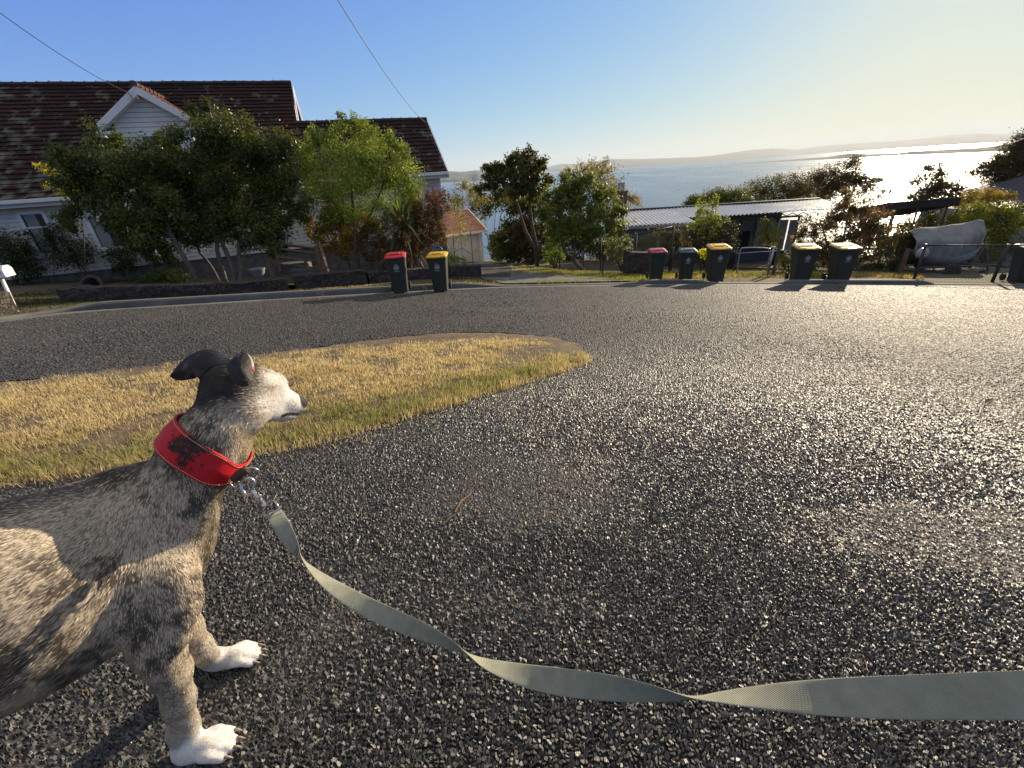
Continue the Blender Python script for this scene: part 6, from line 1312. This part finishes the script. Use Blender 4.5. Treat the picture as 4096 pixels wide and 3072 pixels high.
def mesh_body(h=.0052):
    lo = np.min([np.minimum(p[0] - p[1], p[2] - p[3]) for p in PRIM], 0) - .03; hi = np.max([np.maximum(p[0] + p[1], p[2] + p[3]) for p in PRIM], 0) + .03
    n = np.ceil((hi - lo) / h).astype(int) + 1; D = np.full(n, .2, np.float32); ax = [lo[i] + h * np.arange(n[i]) for i in range(3)]
    for pr in PRIM:
        m = pr[4] + .025; a = np.minimum(pr[0] - pr[1], pr[2] - pr[3]) - m; b = np.maximum(pr[0] + pr[1], pr[2] + pr[3]) + m
        i0 = np.maximum(((a - lo) / h).astype(int), 0); i1 = np.minimum(((b - lo) / h).astype(int) + 2, n)
        sl = tuple(slice(i0[i], i1[i]) for i in range(3)); g = np.stack(np.meshgrid(*[ax[i][sl[i]] for i in range(3)], indexing='ij'), -1)
        D[sl] = smin(D[sl], cone_sd(g, pr), pr[4])
    # surface nets
    ins = D < 0; c = sum(ins[i:n[0] - 1 + i, j:n[1] - 1 + j, k:n[2] - 1 + k].astype(np.int8) for i in (0, 1) for j in (0, 1) for k in (0, 1)); act = (c > 0) & (c < 8)
    I = np.argwhere(act); idx = np.full(act.shape, -1, np.int64); idx[act] = np.arange(len(I)); acc = np.zeros((len(I), 3)); cnt = np.zeros(len(I))
    cor = [(i, j, k) for i in (0, 1) for j in (0, 1) for k in (0, 1)]; val = {q: D[I[:, 0] + q[0], I[:, 1] + q[1], I[:, 2] + q[2]] for q in cor}
    for a in cor:
        for b in cor:
            if sum(abs(x - y) for x, y in zip(a, b)) == 1 and a < b:
                x = (val[a] < 0) != (val[b] < 0); t = np.where(x, val[a] / (val[a] - val[b] + 1e-12), 0); acc += np.where(x[:, None], np.array(a) + t[:, None] * (np.array(b) - np.array(a)), 0); cnt += x
    V = lo + h * (I + acc / cnt[:, None]); Fq = []
    for d in range(3):
        e = np.zeros(3, int); e[d] = 1; u, v = [q for q in range(3) if q != d]; sl0 = tuple(slice(0, n[q] - e[q]) for q in range(3)); s0 = ins[sl0]; s1 = ins[tuple(slice(e[q], None) for q in range(3))]
        for flip in (0, 1):
            E = np.argwhere((s0 & ~s1) if not flip else (~s0 & s1)); E = E[(E[:, u] > 0) & (E[:, v] > 0)]
            du = np.zeros(3, int); du[u] = 1; dv = np.zeros(3, int); dv[v] = 1; q = [idx[tuple(np.minimum(w_, np.array(idx.shape) - 1).T)] for w_ in (E - du - dv, E - dv, E, E - du)]
            q = np.stack(q, 1); sign = (d == 1) ^ bool(flip); Fq.append(q[:, ::-1] if sign else q)
    Fq = np.concatenate(Fq); Fq = Fq[(Fq >= 0).all(1)]
    for _ in range(5):                             # relax the lattice marks
        s = np.zeros_like(V); w_ = np.zeros(len(V))
        for a, b in ((0, 1), (1, 2), (2, 3), (3, 0)):
            np.add.at(s, Fq[:, a], V[Fq[:, b]]); np.add.at(s, Fq[:, b], V[Fq[:, a]]); np.add.at(w_, Fq[:, a], 1); np.add.at(w_, Fq[:, b], 1)
        lam = .55 * np.where((_ > 1) & (V[:, 2] - plane(V[:, 0], V[:, 1]) < .085), .08, 1.0)[:, None]; V = V * (1 - lam) + lam * s / w_[:, None]
    return V, Fq
def vnormals(V, Fq):
    n = np.cross(V[Fq[:, 2]] - V[Fq[:, 0]], V[Fq[:, 3 if Fq.shape[1] > 3 else 1]] - V[Fq[:, 1 if Fq.shape[1] > 3 else 0]]); N = np.zeros_like(V)
    for k in range(Fq.shape[1]): np.add.at(N, Fq[:, k], n)
    return N / (np.linalg.norm(N, axis=1)[:, None] + 1e-12)
def ear(px, d0, bulge, th=.006, rings=7, sub=4, tilt=None):
    """a flap: outline points at their own depths, cupped by bulge metres and given thickness"""
    O = catmull([pd(x, y, d) for x, y, d in px] + [pd(*px[0])], sub)[:-1]; c = O.mean(0); n = len(O); nv = np.zeros(3)
    for i in range(n): nv += np.cross(O[i] - c, O[(i + 1) % n] - c)
    nv /= np.linalg.norm(nv); nv = nv if nv @ (CAM - c) > 0 else -nv; V, Fs = [], []
    for side in (1, -1):
        b = len(V); V.append(c + nv * (bulge + side * th / 2)); 
        for k in range(1, rings + 1):
            u = k / rings; V += [c + (o - c) * u + nv * (bulge * (1 - u * u) + side * th / 2 * math.sqrt(max(0, 1 - u ** 4))) for o in O]
        for i in range(n):
            f = (b, b + 1 + i, b + 1 + (i + 1) % n, b + 1 + (i + 1) % n); Fs.append(f[:3] + (f[2],))
        for k in range(rings - 1):
            for i in range(n): Fs.append((b + 1 + k * n + i, b + 1 + (k + 1) * n + i, b + 1 + (k + 1) * n + (i + 1) % n, b + 1 + k * n + (i + 1) % n))
    return np.array(V), Fs
BV, BF = mesh_body()
_N = vnormals(BV, BF)
if (_N * (BV - BV.mean(0))).sum() < 0: BF = BF[:, ::-1]; _N = -_N

def pxy(P): q = P - CAM; dz = q @ _fw; return 2048 + F * (q @ RT) / dz, 1536 - F * (q @ UP) / dz, dz
def coat(P, N):
    """brindle on tan grey: dark back and nape, black skull cap, white blaze, throat, chest stripe and paws"""
    s = (P - pd(600, 2200, .93)) @ DU; v = (P - pd(600, 2200, .93)) @ DV; z = P[:, 2]; g = z - plane(P[:, 0], P[:, 1])
    n1 = fbm(s * 13 + z * 5 + 40, z * 4.5 - s * 2 + v * 3 + 40, 301, 4); n2 = fbm(s * 34 + 9, z * 26 + v * 20 + 5, 302, 3); n3 = fbm(P[:, 0] * 60 + 9, P[:, 2] * 60 + P[:, 1] * 30, 303, 2)
    up = np.clip(N @ DW, -1, 1)
    nf = fbm(s * 75 + z * 20, z * 48 + v * 40, 305, 3); dark = smooth(.46, .66, n1 * .42 + n2 * .33 + nf * .25) * .72 + .07
    ridge = smooth(.72, .99, up) * (s < .16) * (.55 + .5 * n1)
    dark = np.clip(np.maximum(dark, ridge), 0, 1)                                    # along the spine
    hs = (P - pd(905, 1500, .94)) @ (-HB / np.linalg.norm(HB)); hq, hr, hd = pxy(P)
    inhead = smooth(.60, .66, g) * (s > .0)
    q = hq + .35 * (hr - 1550); cap = smooth(1015 + 28, 985, q - 25 * smooth(1480, 1520, hr) + 50 * (n3 - .5)) * smooth(1690, 1560, hr + 90 * (n2 - .5) - .45 * (900 - hq)) * inhead
    dark = np.clip(np.maximum(dark, cap * (1.0 + .3 * (n3 - .5))), 0, 1)
    tan = np.array([.52, .43, .315]); drk = np.array([.042, .034, .030]); col = tan * (1 - dark[:, None]) + drk * dark[:, None]
    col = col * (.82 + .36 * n3[:, None])
    gold = smooth(70, 20, np.hypot((hq - 985), (hr - 1735) * .55)) * (hd < .97) * .8; col = col * (1 - gold[:, None]) + np.array([.52, .38, .20]) * gold[:, None]
    white = np.maximum.reduce([smooth(1085, 1130, q) * inhead * smooth(1740, 1700, hr), .78 * smooth(1000, 1075, q) * inhead * smooth(.36, .60, n3 * .5 + n2 * .5 + .06) * smooth(1730, 1690, hr),
        smooth(.115, .07, g + .03 * (n2 - .5)) * 1.0, smooth(.42, .12, g) * .62 * smooth(.36, .56, nf * .5 + n2 * .3 + n3 * .2), smooth(.52, .78, N @ (DU * .80 + DV * .25 - DW * .30) + .10 * (n2 - .5)) * (s > .03) * smooth(.70, .60, g)])
    white = np.clip(white, 0, 1); dark = dark * (1 - white)
    col = col * (1 - white[:, None]) + np.array([.90, .865, .81]) * (.84 + .16 * n3[:, None]) * (1 - .22 * smooth(.45, .62, n2) * (g < .2))[:, None] * white[:, None]
    return np.clip(col, 0, .85), dark, white
col, drk_, wht_ = coat(BV, _N)
# black nose leather, dark lip line, pink lip
qx, qy, qd = pxy(BV); nose = smooth(.027, .019, np.linalg.norm(BV - pd(1224, 1600, 1.136), axis=1))
for m_, c_ in ((nose, (.012, .011, .012)), (smooth(9, 4, np.abs(qy - (1660 - .12 * (qx - 1150)) - 3 * np.sin(qx * .08))) * smooth(1118, 1130, qx) * smooth(1200, 1190, qx) * (qd > .99), (.03, .02, .02)), (smooth(16, 6, np.hypot(qx - 1152, qy - 1672)) * (qd > .99) * .5, (.45, .22, .20))):
    col = col * (1 - m_[:, None]) + np.array(c_) * m_[:, None]
earR, fR = ear([(905, 1462, .905), (935, 1430, .893), (966, 1411, .889), (978, 1403, .888), (988, 1414, .893), (1003, 1438, .903), (1010, 1490, .895), (1006, 1526, .88), (988, 1545, .872), (952, 1540, .870), (926, 1508, .882)], .885, .007, sub=2)
earL, fL = ear([(680, 1504, .975), (712, 1460, .975), (760, 1421, .97), (805, 1399, .965), (850, 1397, .955), (900, 1418, .945), (925, 1450, .935), (915, 1520, .93), (870, 1560, .915), (820, 1535, .925), (800, 1500, .945), (780, 1514, .955), (765, 1517, .96), (730, 1522, .97), (700, 1519, .975)], .95, .018)
earI, fI = ear([(985, 1410, .915), (1005, 1430, .93), (1015, 1455, .94), (1018, 1485, .935), (1008, 1495, .93), (1003, 1450, .92)], .93, -.006, .004)
def ear_col(V, tipx=None):
    q = fbm(V[:, 0] * 70, V[:, 2] * 70, 311, 3)[:, None]; return np.array([.026, .024, .026]) * (.6 + .8 * q) + np.array([.10, .095, .09]) * smooth(.52, .75, q)
eL = ear_col(earL); lx, ly, _q = pxy(earL); e_ = smooth(1470, 1420, ly) * smooth(820, 900, lx) * .7; eL = eL * (1 - e_[:, None]) + np.array([.22, .20, .18]) * e_[:, None]
eI = np.tile(np.array([[.62, .58, .53]]), (len(earI), 1)); ix, iy, _q = pxy(earI); e_ = smooth(22, 8, np.hypot(ix - 1012, iy - 1478)); eI = eI * (1 - e_[:, None]) + np.array([.36, .10, .05]) * e_[:, None]
V = np.concatenate([BV, earR, earL, earI]); o1, o2, o3 = len(BV), len(BV) + len(earR), len(BV) + len(earR) + len(earL)
tri = lambda Fs, o: (np.array([f[:3] for f in Fs if f[2] == f[3]]) + o, np.array([f for f in Fs if f[2] != f[3]]) + o)
FUR = NT('dog_coat'); FUR.col(FUR.attr()).rough(.62); FUR.b.inputs['Specular IOR Level'].default_value = .22; FUR.b.inputs['Sheen Weight'].default_value = .12; FUR.bump(FUR.noise(500, 2), .25, .001); FUR = FUR.m
dog = thing('dog', 'lean brindle grey dog with folded black ears, white paws and a grey white muzzle', 'dog', (NP + FP) / 2)
mesh_np('body', V, [BF] + [x for a_, o in ((fR, o1), (fL, o2), (fI, o3)) for x in tri(a_, o) if len(x)], FUR, dog, col=np.concatenate([col, ear_col(earR), eL, eI]), smooth=True, world=True)
cl = 0
CLAWM = mottled('claw_horn', (.20, .16, .13), (.35, .29, .24), 90, .4, 0)
for a, b in CLAWS: MB().tube([a, (a + b) / 2 + np.array([0, 0, .002]), b], [.0042, .0036, .0012], 6).build('claw', CLAWM, dog, smooth=True, world=True)
ec = pd(1068, 1528, .955); n = 10
em = MB(); em.tube([pd(1114, 1540, 1.065), pd(1122, 1541, 1.06)], [.011, .006], 10); em.build('eye', mottled('eye', (.02, .01, .006), (.03, .015, .01), 20, .08, 0), dog, smooth=True, world=True)

FE = np.concatenate([np.array(f) + o for f, o in ((fR, o1), (fL, o2))]); NV = vnormals(V, np.concatenate([BF, FE])); VC = np.concatenate([col, ear_col(earR), eL, eI])
for q in (np.arange(o1, o2), np.arange(o2, o3)):
    if ((CAM - V[q].mean(0)) * NV[q[:len(q) // 2]].mean(0)).sum() < 0: NV[q] = -NV[q]
def make_fur(n=300000):
    """short coat: each lock a thin blade lying along the lie of the hair, pale or dark by the brindle"""
    r = np.random.default_rng(31); FQ = np.concatenate([BF, FE]); A = V[FQ]; ar = np.linalg.norm(np.cross(A[:, 2] - A[:, 0], A[:, 3] - A[:, 1]), axis=1) / 2
    face = (CAM - A.mean(1)); vis = (NV[FQ[:, 0]] * face).sum(1) > -.25 * np.linalg.norm(face, axis=1); ar = ar * np.where(vis, 1, .12)
    k = r.choice(len(FQ), n, p=ar / ar.sum()); u, v = r.random((n, 1)), r.random((n, 1)); Q = A[k]; P = (Q[:, 0] * (1 - u) + Q[:, 1] * u) * (1 - v) + (Q[:, 3] * (1 - u) + Q[:, 2] * u) * v
    isear = k >= len(BF); N = NV[FQ[k]].mean(1); N /= np.linalg.norm(N, axis=1)[:, None]
    W_ = np.zeros((n, 1)); Fl = np.zeros((n, 3))
    for pr in PRIM: w_ = np.exp(-np.clip(cone_sd(P, pr), -.05, .6) / .022)[:, None]; W_ += w_; Fl += w_ * pr[6]
    Fl = Fl / W_ + .16 * np.stack([fbm(P[:, 0] * 9 + q, P[:, 2] * 9 + P[:, 1] * 6, 330 + q, 2) - .5 for q in range(3)], -1) * 2 + r.normal(0, .10, (n, 3))
    Fl -= (Fl * N).sum(1)[:, None] * N; Fl /= np.linalg.norm(Fl, axis=1)[:, None] + 1e-9; S = np.cross(N, Fl)
    c, dk, wh = coat(P, N); g = P[:, 2] - plane(P[:, 0], P[:, 1]); hs = (P - pd(905, 1500, .94)) @ (-HB / np.linalg.norm(HB)); head = smooth(-.02, .08, hs) * smooth(.62, .7, g)
    c = np.where(isear[:, None], VC[FQ[k]].mean(1), c); dk = np.where(isear, .97, dk); wh = np.where(isear, 0, wh); head = np.where(isear, 1.1, head)
    L = (.0095 * (1 - .55 * head) * np.where(g < .10, .35, np.where(g < .42, .62, 1)) * r.uniform(.6, 1.3, n))[:, None]; wd = (.0009 * r.uniform(.7, 1.4, n))[:, None]
    pale = r.random(n) < np.clip(.74 - .78 * dk, .0, .9); lo_ = np.array([.055, .045, .040]); hi_ = np.array([.70, .59, .44])
    cc = np.where(pale[:, None], c * .35 + hi_ * .65, c * .55 + lo_ * .45); cc = np.where(wh[:, None] > .5, c * r.uniform(.85, 1.1, (n, 1)), cc) * r.uniform(.75, 1.2, (n, 1))
    fx, fy, fd = pxy(P); lip_ = smooth(9, 4, np.abs(fy - (1660 - .12 * (fx - 1150)) - 3 * np.sin(fx * .08))) * smooth(1118, 1130, fx) * smooth(1200, 1190, fx) * (fd > .99); cc = cc * (1 - .93 * lip_[:, None]); L = L * (1 - .5 * lip_[:, None])
    ok = np.linalg.norm(P - pd(1224, 1600, 1.136), axis=1) > .026
    P, N, Fl, S, L, wd, cc = (x[ok] for x in (P, N, Fl, S, L, wd, cc)); lift = r.uniform(.03, .13, (len(P), 1)); lift = np.where(r.random((len(P), 1)) < .018, r.uniform(.2, .5, (len(P), 1)), lift)
    a, b = P - S * wd + N * .0003, P + S * wd + N * .0003; mid_ = P + Fl * L * .55 + N * L * lift * .7; m1, m2 = mid_ - S * wd * .8, mid_ + S * wd * .8; tip = P + Fl * L + N * L * lift
    Vv = np.stack([a, b, m2, m1, tip], 1).reshape(-1, 3); i = np.arange(len(P))[:, None] * 5
    FM = NT('fur_lock'); FM.col(FM.attr()).rough(.55); FM.b.inputs['Specular IOR Level'].default_value = .25; tr = FM.n('BsdfTranslucent'); FM.l(FM.attr(), tr.inputs[0]); mx = FM.n('MixShader'); mx.inputs[0].default_value = .2; FM.l(FM.b.outputs[0], mx.inputs[1]); FM.l(tr.outputs[0], mx.inputs[2]); FM.l(mx.outputs[0], FM.out.inputs[0])
    o = mesh_np('fur', Vv, [i + np.array([[0, 1, 2, 3]]), i + np.array([[3, 2, 4]])], FM.m, dog, col=np.repeat(np.clip(cc, 0, .85), 5, 0), world=True); o['kind'] = 'stuff'
make_fur()

# ------------------------------------------------------------------ collar and leash
COL_C = pd(812, 1785, .94); COL_A = RT * .60 + UP * .78 + _fw * .12; COL_A /= np.linalg.norm(COL_A)
_e = RT * .78 - UP * .60; _e -= (_e @ COL_A) * COL_A; _e /= np.linalg.norm(_e); _f = np.cross(COL_A, _e)   # _e runs to the throat, at image lower right
_f = _f if _f @ (CAM - COL_C) > 0 else -_f         # _f looks to the camera
def neck_r(c, dv):
    t = np.linspace(.03, .22, 90); P = c[None] + dv[None] * t[:, None]; s = sdf(P); i = int(np.argmax(s > 0)); return t[i] if s.max() > 0 else .11
def collar():
    nphi, nw = 120, 14; phis = np.linspace(0, 2 * math.pi, nphi, endpoint=False); rad = np.array([[neck_r(COL_C + COL_A * h, math.cos(p) * _e + math.sin(p) * _f) for h in (-.034, 0, .034)] for p in phis])
    for _ in range(4): rad = (np.roll(rad, 1, 0) + 2 * rad + np.roll(rad, -1, 0)) / 4
    V, Cc = [], []; st = {-1: [], 1: []}
    for i, p in enumerate(phis):
        a = abs((p + math.pi) % (2 * math.pi) - math.pi); hw = .0205 + (.033 - .0205) * float(smooth(.12, .75, np.array(a))); dv = math.cos(p) * _e + math.sin(p) * _f
        for side in (0, 1):
            for j in range(nw + 1):
                h = (-1 + 2 * j / nw) * hw; r = float(np.interp(h, (-.034, 0, .034), rad[i])) + (.0075 if side == 0 else .0035); V.append(COL_C + COL_A * h + dv * r)
        for sg in (-1, 1): h = sg * (hw - .004); st[sg].append(COL_C + COL_A * h + dv * (float(np.interp(h, (-.034, 0, .034), rad[i])) + .0082))
    K = 2 * (nw + 1); Fq = []
    for i in range(nphi):
        i2 = (i + 1) % nphi
        for j in range(nw): Fq += [(i * K + j, i * K + j + 1, i2 * K + j + 1, i2 * K + j), (i * K + nw + 1 + j, i2 * K + nw + 1 + j, i2 * K + nw + 2 + j, i * K + nw + 2 + j)]
        Fq += [(i * K, i2 * K, i2 * K + nw + 1, i * K + nw + 1), (i * K + nw, i * K + 2 * nw + 1, i2 * K + 2 * nw + 1, i2 * K + nw)]
    k = NT('red_leather'); tc = k.pos(); wn = k.noise(46, 11, .78, vec=tc); wl = k.n('VectorMath'); wl.operation = 'DISTANCE'; k.l(k.n('NewGeometry').outputs['Position'], wl.inputs[0]); wc = COL_C + (math.cos(1.42) * _e + math.sin(1.42) * _f) * .10 + COL_A * .022; wl.inputs[1].default_value = tuple(wc)
    worn = k.ramp(k.math('ADD', k.math('MULTIPLY', wl.outputs['Value'], 3.4), k.math('MULTIPLY', wn, .80)), [(.530, 1.0), (.545, 0.0)])
    k.col(k.mix(worn, k.ramp(k.noise(16, 5, vec=tc), [(.3, (.40, .008, .014)), (.7, (.56, .014, .022))]), k.ramp(wn, [(.3, (.016, .012, .011)), (.7, (.06, .038, .032))]))).rough(k.ramp(worn, [(.4, .5), (.6, .8)])).bump(k.math('SUBTRACT', k.noise(260, 3, vec=tc), k.math('MULTIPLY', worn, .8)), .45, .0015); k.b.inputs['Specular IOR Level'].default_value = .25
    t = thing('dog_collar', 'wide red leather hound collar with worn black patches round the dog neck', 'collar', COL_C)
    mesh_np('band', np.array(V), np.array(Fq), k.m, t, smooth=True, world=True)
    THR = mottled('thread', (.50, .28, .16), (.62, .40, .25), 60, .7, 0)
    for sg in (-1, 1):
        mb = MB(); L = st[sg]; fine = []
        for i in range(nphi):
            for q in (0, .5): fine.append(L[i] * (1 - q) + L[(i + 1) % nphi] * q)
        for i in range(0, len(fine), 2):
            a, b = fine[i], fine[(i + 1) % len(fine)]; mb.tube([a, a + (b - a) * 1.35], .0009, 4)
        mb.build('stitching', THR, t, world=True)
    return t
CO = collar()
CHROME = NT('nickel'); CHROME.col((.55, .52, .48)).rough(.25).set(Metallic=.95); CHROME = CHROME.m
BRN = mottled('brown_leather', (.05, .025, .018), (.10, .05, .035), 40, .6, .2)
tr = COL_C + _e * (neck_r(COL_C, _e) + .012) + _f * .015
d_ring = pd(1003, 1893, depth(tr) - .02)
k_ = MB(); k_.tube(list(catmull([pd(942, 1916, depth(tr) - .018), pd(960, 1896, depth(tr) - .024), pd(990, 1878, depth(tr) - .022)], 4)), .010, 8); k_.build('leather_loop', BRN, CO, smooth=True, world=True)
k_ = MB(); k_.ring(d_ring + np.array([0, 0, -.002]), _fw * .9 + UP * .5 - RT * .3, .0165, .0022, 24, 8); k_.build('ring', CHROME, CO, smooth=True, world=True)
k_ = MB(); k_.ring(pd(938, 1932, depth(tr) - .018), _fw * .9 + UP * .5 + RT * .2, .013, .0022, 24, 8); k_.build('ring', CHROME, CO, smooth=True, world=True)
leash = thing('dog_leash', 'pale grey green webbing leash twisting from the collar clip to the right edge', 'leash', pd(1085, 2045, .86))
dh = depth(d_ring) - .008
hk = MB(); hk.tube(list(catmull([pd(1012, 1962, dh), pd(1018, 1930, dh), pd(995, 1912, dh - .004), pd(968, 1925, dh), pd(966, 1955, dh), pd(985, 1978, dh + .002), pd(1010, 1975, dh)], 5)), .0034, 8)
hk.tube([pd(1006, 1958, dh), pd(1024, 1980, dh), pd(1060, 2022, dh - .006)], [.0052, .005, .004], 10); hk.tube([pd(1030, 1972, dh - .006), pd(1043, 1985, dh - .008), pd(1036, 1996, dh - .008)], .0025, 6)
hk.build('snap_hook', CHROME, leash, smooth=True, world=True)
sv = MB(); P4 = [pd(1038, 2028, dh - .008), pd(1096, 2002, dh - .008), pd(1122, 2034, dh - .016), pd(1064, 2066, dh - .016), pd(1038, 2028, dh - .008)]; sv.tube(P4, .0028, 8); sv.tube([pd(1046, 2014, dh - .004), pd(1066, 2026, dh - .01)], .0062, 10); sv.build('swivel', CHROME, leash, smooth=True, world=True)
def strap():
    W2, d0 = .0155, dh - .014
    C0 = [(1092, 2046, d0), (1135, 2118, d0 - .012), (1178, 2190, d0 - .03), (1215, 2240, d0 - .045), (1265, 2290, d0 - .06), (1340, 2350, d0 - .085), (1450, 2418, d0 - .12), (1570, 2476, d0 - .15), (1700, 2530, d0 - .185), (1800, 2575, d0 - .21), (1872, 2614, d0 - .225), (1960, 2657, d0 - .245), (2090, 2698, d0 - .275), (2250, 2728, d0 - .31), (2450, 2752, d0 - .355), (2620, 2772, d0 - .39), (2765, 2787, d0 - .415), (2900, 2786, d0 - .435), (3080, 2787, d0 - .46), (3300, 2788, d0 - .485), (3600, 2788, d0 - .515), (3900, 2783, d0 - .54), (4200, 2775, d0 - .56), (4700, 2740, d0 - .58)]
    TW = np.interp(np.arange(len(C0)), [0, 3, 10, 16, 20, 23], [-118, 0, 180, 360, 445, 455])
    ctl = [pd(*c) for c in C0] + [np.array(p) for p in ((.72, .08, 1.0), (1.0, -.10, 1.04), (1.3, -.40, 1.02))]; TW = list(TW) + [455, 450, 440]
    cen = catmull(ctl, 12); th = np.radians(catmull([np.array([t]) for t in TW], 12)[:, 0]); T = np.gradient(cen, axis=0); T /= np.linalg.norm(T, axis=1)[:, None]; V = []; m = 33
    for i, c in enumerate(cen):
        vw = CAM - c; vw -= (vw @ T[i]) * T[i]; vw /= np.linalg.norm(vw); nu = np.cross(T[i], vw); nu = nu if nu @ UP > 0 else -nu; N = math.cos(th[i]) * nu + math.sin(th[i]) * vw; S = np.cross(T[i], N)
        for side in (1, -1):
            for j in range(m):
                u = -1 + 2 * j / (m - 1); e = 1 - .75 * abs(u) ** 10; rib = .00022 * math.sin(j * math.pi * .5 * 1.02 * 2) ; V.append(c + S * u * W2 + N * side * (.00085 * e + rib * (abs(u) < .93)))
    K = 2 * m; n = len(cen); Fq = []
    for i in range(n - 1):
        for j in range(m - 1): Fq += [(i * K + j, i * K + j + 1, (i + 1) * K + j + 1, (i + 1) * K + j), (i * K + m + j, (i + 1) * K + m + j, (i + 1) * K + m + j + 1, i * K + m + j + 1)]
        Fq += [(i * K, (i + 1) * K, (i + 1) * K + m, i * K + m), (i * K + m - 1, i * K + 2 * m - 1, (i + 1) * K + 2 * m - 1, (i + 1) * K + m - 1)]
    k = NT('webbing'); g_ = k.n('TexWave', wave_type='BANDS', bands_direction='DIAGONAL'); g_.inputs['Scale'].default_value = 240; g_.inputs['Distortion'].default_value = .4; k.l(k.pos(), g_.inputs['Vector'])
    k.col(k.ramp(k.noise(60, 4), [(.3, (.225, .23, .18)), (.7, (.29, .295, .235))])).rough(.8).bump(k.math('ADD', g_.outputs[0], k.noise(700, 2)), .4, .0006); k.b.inputs['Specular IOR Level'].default_value = .2
    SM = mottled('seam_thread', (.05, .055, .045), (.09, .095, .08), 40, .8, 0)
    for i in (26, 28, 3):
        for side in (0, 1): sm = MB(); sm.tube([np.array(V[i * K + side * m + j]) + (np.array(V[i * K + side * m + j]) - np.array(V[i * K + (1 - side) * m + j])) * .15 for j in range(2, m - 2, 3)], .0006, 4); sm.build('seam', SM, leash, world=True)
    mesh_np('strap', np.array(V), np.array(Fq), k.m, leash, smooth=True, world=True)
strap()
